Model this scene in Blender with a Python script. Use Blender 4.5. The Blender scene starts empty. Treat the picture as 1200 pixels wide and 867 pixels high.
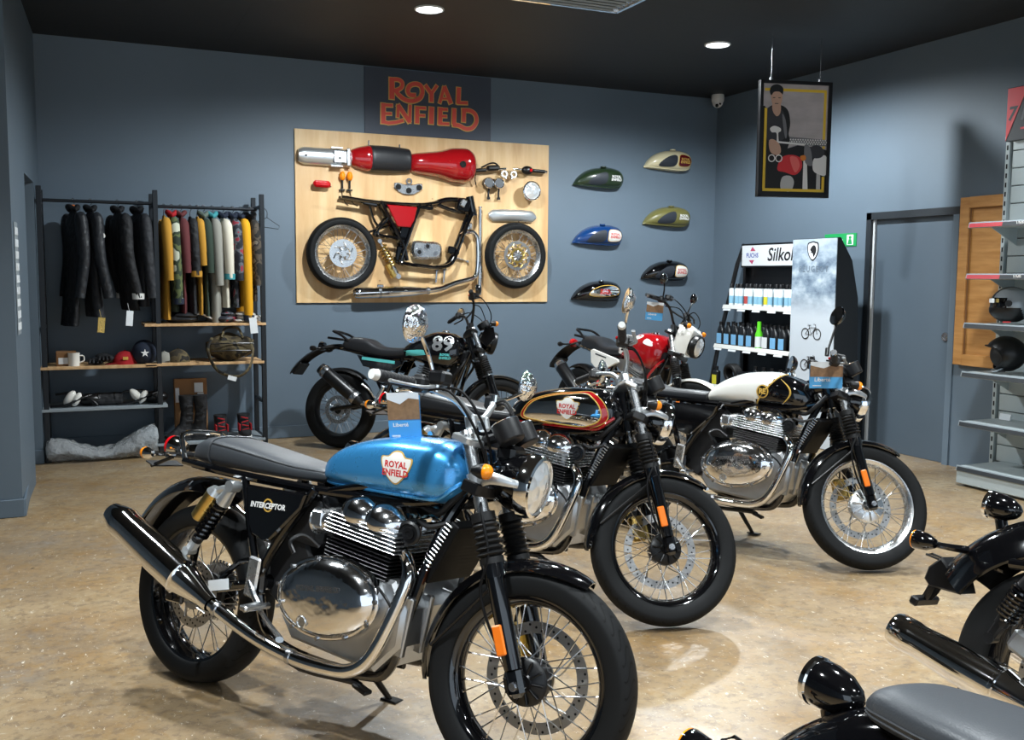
import bpy, bmesh, math, random
from mathutils import Vector, Matrix
random.seed(7)
R = math.radians
PI = math.pi
scene = bpy.context.scene
COL = scene.collection
V = Vector

# ------------------------------------------------------------------ materials
def lin(c):
    return c / 12.92 if c <= 0.04045 else ((c + 0.055) / 1.055) ** 2.4
def hx(h):
    h = h.lstrip('#')
    return tuple(lin(int(h[i:i + 2], 16) / 255) for i in (0, 2, 4)) + (1.0,)
def pm(name, col, metal=0.0, rough=0.5, coat=0.0, noise=0.0, scale=20.0, rvar=0.08, bump=0.0, bscale=200.0, bdist=0.002, emit=None, spec=0.5, trans=0.0, ior=1.45, flake=0.0):
    m = bpy.data.materials.new(name)
    m.use_nodes = True
    nt = m.node_tree
    b = nt.nodes['Principled BSDF']
    c = hx(col) if isinstance(col, str) else tuple(col) + (1.0,)
    b.inputs['Base Color'].default_value = c
    b.inputs['Metallic'].default_value = metal
    b.inputs['Roughness'].default_value = rough
    b.inputs['Coat Weight'].default_value = coat
    b.inputs['Coat Roughness'].default_value = 0.04
    b.inputs['Specular IOR Level'].default_value = spec
    b.inputs['IOR'].default_value = ior
    b.inputs['Transmission Weight'].default_value = trans
    tc = nt.nodes.new('ShaderNodeTexCoord')
    n = nt.nodes.new('ShaderNodeTexNoise')
    n.inputs['Scale'].default_value = scale
    n.inputs['Detail'].default_value = 3
    nt.links.new(tc.outputs['Object'], n.inputs['Vector'])
    mr = nt.nodes.new('ShaderNodeMapRange')
    mr.inputs['To Min'].default_value = max(0.0, rough - rvar * 0.5)
    mr.inputs['To Max'].default_value = min(1.0, rough + rvar * 0.5)
    nt.links.new(n.outputs['Fac'], mr.inputs['Value'])
    nt.links.new(mr.outputs['Result'], b.inputs['Roughness'])
    if noise:
        mx = nt.nodes.new('ShaderNodeMix'); mx.data_type = 'RGBA'
        mx.inputs[6].default_value = tuple(min(1, v * (1 - noise)) for v in c[:3]) + (1,)
        mx.inputs[7].default_value = tuple(min(1, v * (1 + noise)) for v in c[:3]) + (1,)
        nt.links.new(n.outputs['Fac'], mx.inputs[0])
        nt.links.new(mx.outputs[2], b.inputs['Base Color'])
    if bump:
        n2 = nt.nodes.new('ShaderNodeTexNoise')
        n2.inputs['Scale'].default_value = bscale
        nt.links.new(tc.outputs['Object'], n2.inputs['Vector'])
        bp = nt.nodes.new('ShaderNodeBump')
        bp.inputs['Strength'].default_value = bump
        bp.inputs['Distance'].default_value = bdist
        nt.links.new(n2.outputs['Fac'], bp.inputs['Height'])
        nt.links.new(bp.outputs['Normal'], b.inputs['Normal'])
    if emit:
        b.inputs['Emission Color'].default_value = hx(emit[0])
        b.inputs['Emission Strength'].default_value = emit[1]
    return m

M = {}
def mat(k, *a, **kw):
    M[k] = pm(k, *a, **kw)
mat('black_gloss', '#08080a', rough=0.08, coat=1.0)
mat('black_satin', '#0c0c0e', rough=0.35)
mat('black_matte', '#141416', rough=0.6, bump=0.1)
mat('black_plastic', '#101012', rough=0.45)
mat('rubber', '#151516', rough=0.62, noise=0.15, bump=0.15, bscale=300)
mat('boot_rubber', '#0e0e0f', rough=0.5)
mat('cable', '#08080a', rough=0.55, spec=0.25)
mat('cooler_black', '#09090a', rough=0.6, spec=0.2)
mat('chrome', (0.86, 0.86, 0.86), metal=1.0, rough=0.05, rvar=0.03)
mat('polished', (0.85, 0.85, 0.86), metal=1.0, rough=0.11, rvar=0.12, scale=12, bump=.35, bscale=16, bdist=.012)
mat('wrapped_chrome', (0.86, 0.86, 0.86), metal=1.0, rough=0.06, bump=.8, bscale=55, bdist=.012)
mat('alloy', (0.74, 0.75, 0.76), metal=1.0, rough=0.27, noise=0.08)
mat('cast_alloy', (0.48, 0.49, 0.50), metal=1.0, rough=0.4, noise=0.12, bump=0.15, bscale=250)
mat('steel', (0.50, 0.51, 0.53), metal=1.0, rough=0.25)
mat('spoke_steel', (0.75, 0.75, 0.75), metal=1.0, rough=0.2)
mat('disc_steel', (0.42, 0.415, 0.41), metal=1.0, rough=0.36, bump=.3, bscale=90, noise=0.1)
mat('dark_hole', '#050505', rough=0.8)
mat('gold', (0.75, 0.52, 0.16), metal=1.0, rough=0.28)
mat('amber', '#f08a10', rough=0.15, coat=0.5, emit=None)
mat('orange', '#e8741c', rough=0.3)
mat('red_lens', '#c01018', rough=0.12, coat=0.6)
mat('seat_vinyl', '#222326', rough=0.42, bump=0.2, bscale=260)
mat('seat_grey', '#3b3e42', rough=0.42, bump=0.2, bscale=260)
mat('piping', '#3a3c3f', rough=0.45)
mat('white_gloss', '#e9e7e0', rough=0.15, coat=0.8)
mat('white_matte', '#dcdcd8', rough=0.6)
mat('cream', '#e6dcc0', rough=0.3, coat=0.3)
mat('red_gloss', '#9c1016', rough=0.12, coat=1.0)
mat('red_text', '#c4282a', rough=0.4)
mat('gold_text', '#c9a14a', rough=0.35)
mat('turquoise', '#5fc4c4', rough=0.35)
mat('silver_paint', (0.6, 0.62, 0.63), metal=0.8, rough=0.3)
mat('dark_text', '#1a1a1c', rough=0.6)
mat('white_text', '#e8e8e6', rough=0.5)
mat('paper_white', '#dfe3e6', rough=0.6)
mat('paper_blue', '#4f9fd6', rough=0.4)
mat('paper_brown', '#8a6a4c', rough=0.5, noise=0.5, scale=60)
mat('plastic_grey', '#55585c', rough=0.5)
mat('tan_leather', '#9a7a55', rough=0.5)

def lens_material():
    m = pm('headlight_glass', (0.85, 0.87, 0.88), metal=0.55, rough=0.12)
    nt = m.node_tree; b = nt.nodes['Principled BSDF']
    tc = nt.nodes.new('ShaderNodeTexCoord')
    vo = nt.nodes.new('ShaderNodeTexVoronoi'); vo.inputs['Scale'].default_value = 38
    nt.links.new(tc.outputs['Object'], vo.inputs['Vector'])
    bp = nt.nodes.new('ShaderNodeBump'); bp.inputs['Strength'].default_value = 0.5; bp.inputs['Distance'].default_value = 0.01
    nt.links.new(vo.outputs['Distance'], bp.inputs['Height'])
    nt.links.new(bp.outputs['Normal'], b.inputs['Normal'])
    b.inputs['Coat Weight'].default_value = 1.0
    return m
M['lens'] = lens_material()

def metallic_paint(name, dark, light):
    """flake paint: two tones by a fine noise under a clear coat"""
    m = pm(name, dark, metal=0.55, rough=0.28, coat=1.0)
    nt = m.node_tree; b = nt.nodes['Principled BSDF']
    tc = nt.nodes.new('ShaderNodeTexCoord')
    n = nt.nodes.new('ShaderNodeTexNoise'); n.inputs['Scale'].default_value = 900
    nt.links.new(tc.outputs['Object'], n.inputs['Vector'])
    mx = nt.nodes.new('ShaderNodeMix'); mx.data_type = 'RGBA'
    mx.inputs[6].default_value = hx(dark); mx.inputs[7].default_value = hx(light)
    nt.links.new(n.outputs['Fac'], mx.inputs[0]); nt.links.new(mx.outputs[2], b.inputs['Base Color'])
    return m
M['blue_paint'] = metallic_paint('blue_paint', '#1f7cc4', '#55b0ea')

def tyre_material():
    """black rubber; scalloped grooves from the revolved UV, only over the crown"""
    m = pm('tyre_rubber', '#121314', rough=0.62, spec=0.22)
    nt = m.node_tree; b = nt.nodes['Principled BSDF']
    uv = nt.nodes.new('ShaderNodeUVMap')
    sep = nt.nodes.new('ShaderNodeSeparateXYZ'); nt.links.new(uv.outputs['UV'], sep.inputs[0])
    def mth(op, a, bb=None):
        n = nt.nodes.new('ShaderNodeMath'); n.operation = op
        for i, s in enumerate((a, bb)):
            if s is None: continue
            if isinstance(s, (int, float)): n.inputs[i].default_value = s
            else: nt.links.new(s, n.inputs[i])
        return n.outputs[0]
    d = mth('ABSOLUTE', mth('SUBTRACT', sep.outputs['Y'], 0.5))
    ph = mth('ADD', mth('MULTIPLY', sep.outputs['X'], 44.0), mth('MULTIPLY', mth('SINE', mth('MULTIPLY', d, 26.0)), 0.55))
    g = mth('LESS_THAN', mth('FRACT', ph), 0.16)
    crown = mth('LESS_THAN', d, 0.2)
    deep = mth('GREATER_THAN', d, 0.03)
    groove = mth('MULTIPLY', mth('MULTIPLY', g, crown), deep)
    bp = nt.nodes.new('ShaderNodeBump'); bp.inputs['Strength'].default_value = 1.0; bp.inputs['Distance'].default_value = 0.004; bp.invert = True
    mx = nt.nodes.new('ShaderNodeMix'); mx.data_type = 'RGBA'; mx.inputs[6].default_value = hx('#141516'); mx.inputs[7].default_value = hx('#040404')
    nt.links.new(groove, mx.inputs[0]); nt.links.new(mx.outputs[2], b.inputs['Base Color'])
    nt.links.new(groove, bp.inputs['Height']); nt.links.new(bp.outputs['Normal'], b.inputs['Normal'])
    return m
M['tyre'] = tyre_material()

# ------------------------------------------------------------------ mesh builder
def frame_from(d, up=None):
    d = V(d).normalized()
    up = V(up) if up is not None else (V((0, 0, 1)) if abs(d.z) < 0.95 else V((1, 0, 0)))
    x = up.cross(d)
    if x.length < 1e-6: x = V((0, 1, 0)).cross(d)
    x.normalize(); y = d.cross(x)
    return x, y, d
def catmull(pts, k, closed=False):
    pts = [tuple(p) for p in pts]
    n = len(pts)
    if n < 3 or k < 2: return [V(p) for p in pts] if len(pts[0]) == 3 else pts
    dim = len(pts[0]); out = []
    segs = n if closed else n - 1
    for i in range(segs):
        P = []
        for j in (-1, 0, 1, 2):
            q = i + j
            if closed: P.append(pts[q % n])
            elif q < 0: P.append(tuple(2 * pts[0][c] - pts[1][c] for c in range(dim)))
            elif q >= n: P.append(tuple(2 * pts[-1][c] - pts[-2][c] for c in range(dim)))
            else: P.append(pts[q])
        for s in range(k):
            t = s / k
            out.append(tuple(0.5 * (2 * P[1][c] + (P[2][c] - P[0][c]) * t + (2 * P[0][c] - 5 * P[1][c] + 4 * P[2][c] - P[3][c]) * t * t + (3 * P[1][c] - P[0][c] - 3 * P[2][c] + P[3][c]) * t ** 3) for c in range(dim)))
    if not closed: out.append(pts[-1])
    return [V(p) for p in out] if dim == 3 else out
def interp(xs, ys, x):
    """smooth (monotone cubic) interpolation through control stations"""
    n = len(xs)
    if x <= xs[0]: return ys[0]
    if x >= xs[-1]: return ys[-1]
    d = [(ys[i + 1] - ys[i]) / (xs[i + 1] - xs[i]) for i in range(n - 1)]
    ms = [d[0]] + [0 if d[i - 1] * d[i] <= 0 else 2 * d[i - 1] * d[i] / (d[i - 1] + d[i]) for i in range(1, n - 1)] + [d[-1]]
    for i in range(n - 1):
        if x <= xs[i + 1]:
            h = xs[i + 1] - xs[i]; t = (x - xs[i]) / h
            return (2 * t ** 3 - 3 * t * t + 1) * ys[i] + (t ** 3 - 2 * t * t + t) * h * ms[i] + (-2 * t ** 3 + 3 * t * t) * ys[i + 1] + (t ** 3 - t * t) * h * ms[i + 1]

class MB:
    def __init__(s, xf=None):
        s.v = []; s.f = []; s.m = []; s.uv = None; s.xf = xf; s.cur = 0
    def add(s, vs, fs, uv=None):
        o = len(s.v)
        for p in vs:
            p = V(p)
            s.v.append(s.xf(p) if s.xf else p)
        if uv is not None and s.uv is None: s.uv = [(0, 0)] * o
        if s.uv is not None: s.uv += (list(uv) if uv is not None else [(0, 0)] * len(vs))
        for f in fs:
            s.f.append(tuple(i + o for i in f)); s.m.append(s.cur)
        return s
    def mi(s, i): s.cur = i; return s
    def box(s, c, size, rot=None, bev=0.0):
        c = V(c); hx_, hy, hz = (q / 2 for q in size)
        rm = rot if rot is not None else Matrix.Identity(3)
        b = min(bev, hx_ * .98, hy * .98, hz * .98)
        if b <= 0:
            vs = [V((x * hx_, y * hy, z * hz)) for x in (-1, 1) for y in (-1, 1) for z in (-1, 1)]
            fs = [(0, 1, 3, 2), (4, 6, 7, 5), (0, 4, 5, 1), (2, 3, 7, 6), (0, 2, 6, 4), (1, 5, 7, 3)]
        else:
            vs = []; idx = {}
            for x in (-1, 1):
                for y in (-1, 1):
                    for z in (-1, 1):
                        for a in range(3):
                            p = [x * (hx_ - b), y * (hy - b), z * (hz - b)]
                            p[a] = (x * hx_, y * hy, z * hz)[a]
                            idx[(x, y, z, a)] = len(vs); vs.append(V(p))
            fs = []
            for a in range(3):
                o = [i for i in range(3) if i != a]
                for sg in (-1, 1):
                    q = []
                    for u, w in ((-1, -1), (1, -1), (1, 1), (-1, 1)):
                        k = [0, 0, 0]; k[a] = sg; k[o[0]] = u; k[o[1]] = w
                        q.append(idx[(*k, a)])
                    flip = (sg == 1) == (a == 1)
                    fs.append(tuple(reversed(q)) if flip else tuple(q))
            for a in range(3):
                p, q2 = [i for i in range(3) if i != a]
                for sp in (-1, 1):
                    for sq in (-1, 1):
                        f = []
                        for sa, ax in ((-1, p), (1, p), (1, q2), (-1, q2)):
                            k = [0, 0, 0]; k[a] = sa; k[p] = sp; k[q2] = sq
                            f.append(idx[(*k, ax)])
                        fs.append(tuple(f))
            for x in (-1, 1):
                for y in (-1, 1):
                    for z in (-1, 1):
                        fs.append(tuple(idx[(x, y, z, a)] for a in range(3)))
        return s.add([c + rm @ p for p in vs], fs)
    def cyl(s, p0, p1, r0, r1=None, n=16, caps=True):
        p0, p1 = V(p0), V(p1); r1 = r0 if r1 is None else r1
        x, y, d = frame_from(p1 - p0)
        vs = []
        for p, r in ((p0, r0), (p1, r1)):
            for i in range(n):
                a = 2 * PI * i / n
                vs.append(p + x * (r * math.cos(a)) + y * (r * math.sin(a)))
        fs = [(i, (i + 1) % n, n + (i + 1) % n, n + i) for i in range(n)]
        if caps: fs += [tuple(reversed(range(n))), tuple(range(n, 2 * n))]
        return s.add(vs, fs)
    def tube(s, pts, r, n=8, k=6, closed=False, caps=True, flat=None):
        """swept tube through pts (smoothed k-fold); r number or list per control point; flat=(sx,sy) squashes the section"""
        rs = r if isinstance(r, (list, tuple)) else [r] * len(pts)
        if k > 1 and len(pts) > 2:
            q = catmull([tuple(p) + (rr,) for p, rr in zip(pts, rs)], k, closed)
            P = [V(p[:3]) for p in q]; rs = [p[3] for p in q]
        else: P = [V(p) for p in pts]
        N = len(P); vs = []
        up = None
        for i in range(N):
            a = P[(i - 1) % N] if (closed or i > 0) else P[i]
            b = P[(i + 1) % N] if (closed or i < N - 1) else P[i]
            d = (b - a).normalized()
            if up is None: x, y, _ = frame_from(d)
            else:
                x = (up - d * up.dot(d))
                x = x.normalized() if x.length > 1e-6 else frame_from(d)[0]
                y = d.cross(x)
            up = x
            fx, fy = flat or (1, 1)
            for j in range(n):
                t = 2 * PI * j / n
                vs.append(P[i] + x * (rs[i] * fx * math.cos(t)) + y * (rs[i] * fy * math.sin(t)))
        fs = []
        for i in range(N if closed else N - 1):
            for j in range(n):
                a, b = i * n + j, i * n + (j + 1) % n
                c, d = ((i + 1) % N) * n + (j + 1) % n, ((i + 1) % N) * n + j
                fs.append((a, b, c, d))
        if caps and not closed: fs += [tuple(reversed(range(n))), tuple(range((N - 1) * n, N * n))]
        return s.add(vs, fs)
    def lathe(s, prof, o, axis, n=32, closed=False, a0=0, a1=2 * PI, up=None, uv=False):
        """revolve (r,h) profile about axis through o; closed joins profile ends"""
        o = V(o); x, y, d = frame_from(axis, up)
        full = abs(a1 - a0 - 2 * PI) < 1e-6
        cols = n + 1 if (not full or uv) else n
        vs = []; uvs = []
        for i in range(cols):
            a = a0 + (a1 - a0) * i / n
            e = x * math.cos(a) + y * math.sin(a)
            for j, (r, h) in enumerate(prof):
                vs.append(o + e * r + d * h); uvs.append((i / n, j / (len(prof) - 1)))
        m = len(prof); fs = []
        mm = m if closed else m - 1
        for i in range(n):
            i2 = (i + 1) % cols
            for j in range(mm):
                j2 = (j + 1) % m
                f = (i * m + j, i2 * m + j, i2 * m + j2, i * m + j2)
                if prof[j][0] == 0 and prof[j2][0] == 0: continue
                fs.append(f)
        return s.add(vs, fs, uvs if uv else None)
    def torus(s, c, axis, RR, r, n=32, m=8):
        return s.lathe([(RR + r * math.cos(2 * PI * j / m), r * math.sin(2 * PI * j / m)) for j in range(m)], c, axis, n, closed=True)
    def ell(s, c, rad, rot=None, nu=20, nv=10, zmin=-1.0, zmax=1.0):
        c = V(c); rm = rot if rot is not None else Matrix.Identity(3)
        t0, t1 = math.asin(max(-1, zmin)), math.asin(min(1, zmax))
        vs = []
        for i in range(nv + 1):
            t = t0 + (t1 - t0) * i / nv
            for j in range(nu):
                a = 2 * PI * j / nu
                vs.append(c + rm @ V((rad[0] * math.cos(t) * math.cos(a), rad[1] * math.cos(t) * math.sin(a), rad[2] * math.sin(t))))
        fs = [(i * nu + j, i * nu + (j + 1) % nu, (i + 1) * nu + (j + 1) % nu, (i + 1) * nu + j) for i in range(nv) for j in range(nu)]
        if zmin > -0.999: fs.append(tuple(reversed(range(nu))))
        if zmax < 0.999: fs.append(tuple(range(nv * nu, (nv + 1) * nu)))
        return s.add(vs, fs)
    def loft(s, secs, caps=True, closed=True):
        n = len(secs[0]); vs = [p for sec in secs for p in sec]
        fs = []
        for i in range(len(secs) - 1):
            for j in range(n if closed else n - 1):
                fs.append((i * n + j, i * n + (j + 1) % n, (i + 1) * n + (j + 1) % n, (i + 1) * n + j))
        if caps and closed: fs += [tuple(reversed(range(n))), tuple(range((len(secs) - 1) * n, len(secs) * n))]
        return s.add(vs, fs)
    def prism(s, poly, o, u, v, d, bev=0.0):
        """polygon in plane (o,u,v) extruded by d along u x v, optionally with an inset bevel on the far face"""
        o, u, v = V(o), V(u).normalized(), V(v).normalized(); w = u.cross(v)
        n = len(poly)
        area = sum(poly[i][0] * poly[(i + 1) % n][1] - poly[(i + 1) % n][0] * poly[i][1] for i in range(n))
        if area < 0: poly = list(reversed(poly))
        if d < 0:
            o = o + w * d; d = -d
        rings = [(0, 0), (0, d)] if bev <= 0 else [(bev, 0), (0, bev), (0, d - bev), (bev, d)]
        vs = []
        for ins, h in rings:
            for i in range(n):
                p = V(poly[i]).to_2d()
                if ins:
                    e0 = (V(poly[i]) - V(poly[i - 1])); e1 = (V(poly[(i + 1) % n]) - V(poly[i]))
                    e0 = e0.normalized() if e0.length > 1e-9 else e1.normalized(); e1 = e1.normalized() if e1.length > 1e-9 else e0
                    n0 = V((-e0.y, e0.x)); n1 = V((-e1.y, e1.x)); nn = n0 + n1
                    nn = nn.normalized() if nn.length > 1e-6 else n0
                    p = p + nn * (ins / max(0.4, nn.dot(n0)))
                vs.append(o + u * p.x + v * p.y + w * h)
        fs = [tuple(reversed(range(n)))]
        for k in range(len(rings) - 1):
            for i in range(n):
                fs.append((k * n + i, k * n + (i + 1) % n, (k + 1) * n + (i + 1) % n, (k + 1) * n + i))
        fs.append(tuple(range((len(rings) - 1) * n, len(rings) * n)))
        return s.add(vs, fs)
    def patch(s, outline, fn, rings=5):
        """fill of a star-shaped 2-D outline laid on a surface: fn(a,b) -> 3-D point"""
        n = len(outline); cx = sum(p[0] for p in outline) / n; cy = sum(p[1] for p in outline) / n
        vs = [fn(cx, cy)]; fs = []
        for k in range(1, rings + 1):
            t = k / rings
            for p in outline: vs.append(fn(cx + (p[0] - cx) * t, cy + (p[1] - cy) * t))
        for i in range(n): fs.append((0, 1 + i, 1 + (i + 1) % n))
        for k in range(rings - 1):
            for i in range(n):
                a = 1 + k * n
                fs.append((a + i, a + n + i, a + n + (i + 1) % n, a + (i + 1) % n))
        return s.add(vs, fs)
    def text(s, body, fn, size, align='CENTER', bold=0.0, res=2, shear=0.0, space=1.0):
        """letters as a mesh, laid out by fn(x, y, z) -> 3-D point (x along the line, y up, z out)"""
        cu = bpy.data.curves.new('lettering', 'FONT')
        cu.body = body; cu.size = size; cu.align_x = align; cu.align_y = 'CENTER'
        cu.offset = bold; cu.resolution_u = res; cu.shear = shear; cu.space_character = space
        ob = bpy.data.objects.new('lettering', cu); COL.objects.link(ob)
        dg = bpy.context.evaluated_depsgraph_get()
        me = bpy.data.meshes.new_from_object(ob.evaluated_get(dg))
        vs = [fn(q.co.x, q.co.y, q.co.z) for q in me.vertices]; fs = [tuple(p.vertices) for p in me.polygons]
        bpy.data.objects.remove(ob); bpy.data.curves.remove(cu); bpy.data.meshes.remove(me)
        return s.add(vs, fs)
    def build(s, name, mats, parent=None, smooth=35, label=None, split=None):
        if split is not None:
            return s.build_split(name, mats, parent, smooth, label, split)
        me = bpy.data.meshes.new(name)
        me.from_pydata([tuple(p) for p in s.v], [], s.f)
        for m in (mats if isinstance(mats, (list, tuple)) else [mats]):
            me.materials.append(M[m] if isinstance(m, str) else m)
        if any(s.m): me.polygons.foreach_set('material_index', s.m)
        if s.uv is not None:
            uvl = me.uv_layers.new(name='UVMap')
            li = [0] * len(me.loops); me.loops.foreach_get('vertex_index', li)
            flat = []
            for i in li: flat += s.uv[i]
            uvl.data.foreach_set('uv', flat)
        me.validate()
        bm = bmesh.new(); bm.from_mesh(me); bmesh.ops.recalc_face_normals(bm, faces=bm.faces); bm.to_mesh(me); bm.free()
        if smooth:
            me.polygons.foreach_set('use_smooth', [True] * len(me.polygons))
            me.set_sharp_from_angle(angle=R(smooth))
        me.update()
        o = bpy.data.objects.new(name, me); COL.objects.link(o)
        if parent is not None: o.parent = parent
        if label: o['label'] = label
        return o

def _split(s, name, mats, parent, smooth, label, gap):
    """one object per separate piece (pieces closer than gap stay together)"""
    p = list(range(len(s.v)))
    def fd(a):
        while p[a] != a: p[a] = p[p[a]]; a = p[a]
        return a
    for f in s.f:
        for i in f[1:]: p[fd(i)] = fd(f[0])
    bb = {}
    for i, v in enumerate(s.v):
        b = bb.setdefault(fd(i), [list(v), list(v)])
        for k in range(3): b[0][k] = min(b[0][k], v[k]); b[1][k] = max(b[1][k], v[k])
    ks = list(bb)
    for i, a in enumerate(ks):
        for b in ks[:i]:
            if all(bb[a][0][k] - gap <= bb[b][1][k] and bb[b][0][k] - gap <= bb[a][1][k] for k in range(3)): p[fd(a)] = fd(b)
    out = {}
    for f, mi_ in zip(s.f, s.m):
        q = out.setdefault(fd(f[0]), (MB(), {}))
        for i in f:
            if i not in q[1]: q[1][i] = len(q[0].v); q[0].v.append(s.v[i])
        q[0].f.append(tuple(q[1][i] for i in f)); q[0].m.append(mi_)
    r = [q[0].build(name, mats, parent, smooth, label) for q in out.values()]
    return r[0]
MB.build_split = _split

def thing(name, label, cat, loc=(0, 0, 0), rot=None, group=None):
    o = bpy.data.objects.new(name, None); COL.objects.link(o)
    o.empty_display_size = 0.1; o.location = loc
    if rot is not None: o.rotation_euler = rot if not isinstance(rot, Matrix) else rot.to_euler()
    return tag(o, label, cat, group)
def tag(o, label, cat, group=None):
    o['label'] = label; o['category'] = cat
    if group: o['group'] = group
    return o
def struct(o):
    o['kind'] = 'structure'; return o
def stuff(o):
    o['kind'] = 'stuff'; return o
def mirror_y(p): return V((p[0], -p[1], p[2]))
def rotm(ax, a): return Matrix.Rotation(a, 3, ax)
def superell(w, h, n, cnt, c=(0, 0)):
    out = []
    for i in range(cnt):
        t = 2 * PI * i / cnt
        a, b = math.cos(t), math.sin(t)
        out.append((c[0] + w * math.copysign(abs(a) ** (2 / n), a), c[1] + h * math.copysign(abs(b) ** (2 / n), b)))
    return out
def ellipse(cx, cy, a, b, cnt=32, rot=0.0):
    return [(cx + a * math.cos(t) * math.cos(rot) - b * math.sin(t) * math.sin(rot), cy + a * math.cos(t) * math.sin(rot) + b * math.sin(t) * math.cos(rot)) for t in (2 * PI * i / cnt for i in range(cnt))]
def rounded(w, h, r, c=(0, 0), k=4):
    out = []
    for sx, sy, a in ((1, 1, 0), (-1, 1, 90), (-1, -1, 180), (1, -1, 270)):
        for i in range(k + 1):
            t = R(a + 90 * i / k)
            out.append((c[0] + sx * (w / 2 - r) + r * math.cos(t), c[1] + sy * (h / 2 - r) + r * math.sin(t)))
    return out
def copy_tree(o, parent=None):
    c = o.copy(); COL.objects.link(c)
    if parent is not None: c.parent = parent
    for ch in list(o.children): copy_tree(ch, c)
    return c
LAMP_W = 470.0; WORLD_S = 1.5; EXPOSURE = 0.0
CRUB = (1.13293, 1.00092, -1.374, .15)
# ------------------------------------------------------------------ motorcycles
# bike frame: x forward from the rear contact point, y left, z up
AX0 = V((1.506, 0, 0)); AXD = V((-math.sin(R(24)), 0, math.cos(R(24))))
def steerer(a):
    q = Matrix.Rotation(a, 3, AXD)
    return lambda p: AX0 + q @ (p - AX0)
def bike_root(name, label, pose, group=None):
    x, y, yaw, lean = pose
    # lean to the left = negative rotation about the bike's own x axis
    rm = Matrix.Rotation(yaw, 3, 'Z') @ Matrix.Rotation(-lean, 3, 'X')
    return thing(name, label, 'motorcycle', (x, y, 0.0), rm, group)

def wheel(root, name, cx, Rt, w, rimr, rim_m, hub_m, disc_side, disc_r, xf=None, hub='drum', nsp=36, stripe=None, hs=1.0):
    c = V((cx, 0, Rt)); ay = V((0, 1, 0))
    h = w / 2
    m = MB(xf)
    rim_prof = [(rimr + .012, -h * .78), (rimr + .012, -h * .70), (rimr - .004, -h * .62), (rimr - .010, -h * .3), (rimr - .016, 0), (rimr - .010, h * .3), (rimr - .004, h * .62), (rimr + .012, h * .70), (rimr + .012, h * .78), (rimr - .002, h * .74), (rimr - .016, h * .34), (rimr - .024, 0), (rimr - .016, -h * .34), (rimr - .002, -h * .74)]
    m.lathe(rim_prof, c, ay, 64, closed=True)
    part = m.build(name, rim_m, root, 50)
    t = MB(xf)
    prof = []
    half = [(rimr + .006, .72), (rimr + .012, .86), (rimr + .03, .97), ((rimr + Rt) / 2 + .01, 1.0), (Rt - .022, .93), (Rt - .010, .74), (Rt - .003, .4), (Rt, 0.0)]
    prof = [(r, -k * h) for r, k in half] + [(r, k * h) for r, k in reversed(half[:-1])]
    prof = catmull(prof, 3)
    t.lathe(prof, c, ay, 96, uv=True)
    t.build('tyre', 'tyre', part, 50)
    # sidewall ridge rings are part of the tyre surface
    sp = MB(xf)
    for i in range(nsp):
        sd = 1 if i % 2 else -1
        lean = 1 if (i // 2) % 2 else -1
        a = 2 * PI * i / nsp
        b = a + lean * R(42)
        p0 = c + V((.05 * math.cos(b), sd * .034, .05 * math.sin(b)))
        p1 = c + V(((rimr - .012) * math.cos(a), sd * .008, (rimr - .012) * math.sin(a)))
        sp.cyl(p0, p1, .0021, n=5, caps=False)
        sp.cyl(p1, p1 + (p0 - p1).normalized() * .014, .0036, n=6, caps=False)
    sp.build('spokes', 'spoke_steel', part)
    hb = MB(xf)
    s = -disc_side      # the ribbed cover sits opposite the disc
    if hub == 'drum':
        pr = [(0, .052), (.022, .052), (.026, .046), (.060, .040), (.068, .034), (.070, .018), (.055, .012), (.042, 0), (.042, -.03), (.055, -.036), (.055, -.044), (.02, -.05), (0, -.05)]
        pr = [(r * hs, h) for r, h in pr]
        hb.lathe(pr, c, ay * s, 40)
        for i in range(10):
            a = 2 * PI * i / 10
            e = V((math.cos(a), 0, math.sin(a)))
            hb.box(c + e * .044 * hs + ay * (s * .046), (.038 * hs, .012, .006), Matrix.Rotation(-a, 3, 'Y'), .002)
    else:
        hb.lathe([(0, .06), (.02, .06), (.026, .04), (.04, .036), (.04, -.036), (.026, -.04), (.02, -.06), (0, -.06)], c, ay * s, 32)
    hb.cyl(c - ay * .115, c + ay * .115, .009, n=12)
    hb.build('hub', hub_m, part)
    if disc_r:
        d = MB(xf); y0 = disc_side * (.052)
        n = 96
        inner, outer = disc_r - .034, disc_r
        def dprof(): return [(inner, -.002), (outer, -.002), (outer, .002), (inner, .002)]
        d.lathe(dprof(), c + ay * y0, ay, n, closed=True)
        for i in range(5):
            a = 2 * PI * i / 5 + .3
            e = V((math.cos(a), 0, math.sin(a))); e2 = V((math.cos(a + .3), 0, math.sin(a + .3)))
            d.tube([c + ay * y0 + e * .045, c + ay * y0 + e * (inner * .62) , c + ay * y0 + e2 * (inner + .006)], [.010, .007, .006], 6, 3, flat=(1, .4))
        d.lathe([(.036, -.004), (.056, -.004), (.056, .004), (.036, .004)], c + ay * y0, ay, 32, closed=True)
        do = d.build('brake_disc', 'disc_steel', part)
        hl = MB(xf)
        for i in range(48):
            a = 2 * PI * i / 48
            rr = inner + .008 + .009 * (i % 3)
            e = c + ay * y0 + V((rr * math.cos(a), 0, rr * math.sin(a)))
            hl.cyl(e - ay * .0024, e + ay * .0024, .0040, n=8)
        hl.build('disc_vents', 'dark_hole', part)
    if stripe:
        st = MB(xf)
        st.lathe([(rimr + .011, -h * .72), (rimr + .001, -h * .6), (rimr + .0005, -h * .61), (rimr + .0112, -h * .735)], c, ay, 64, closed=True, a0=.2, a1=2 * PI * .62)
        st.build('rim_stripe', stripe, part)
    return part

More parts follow.
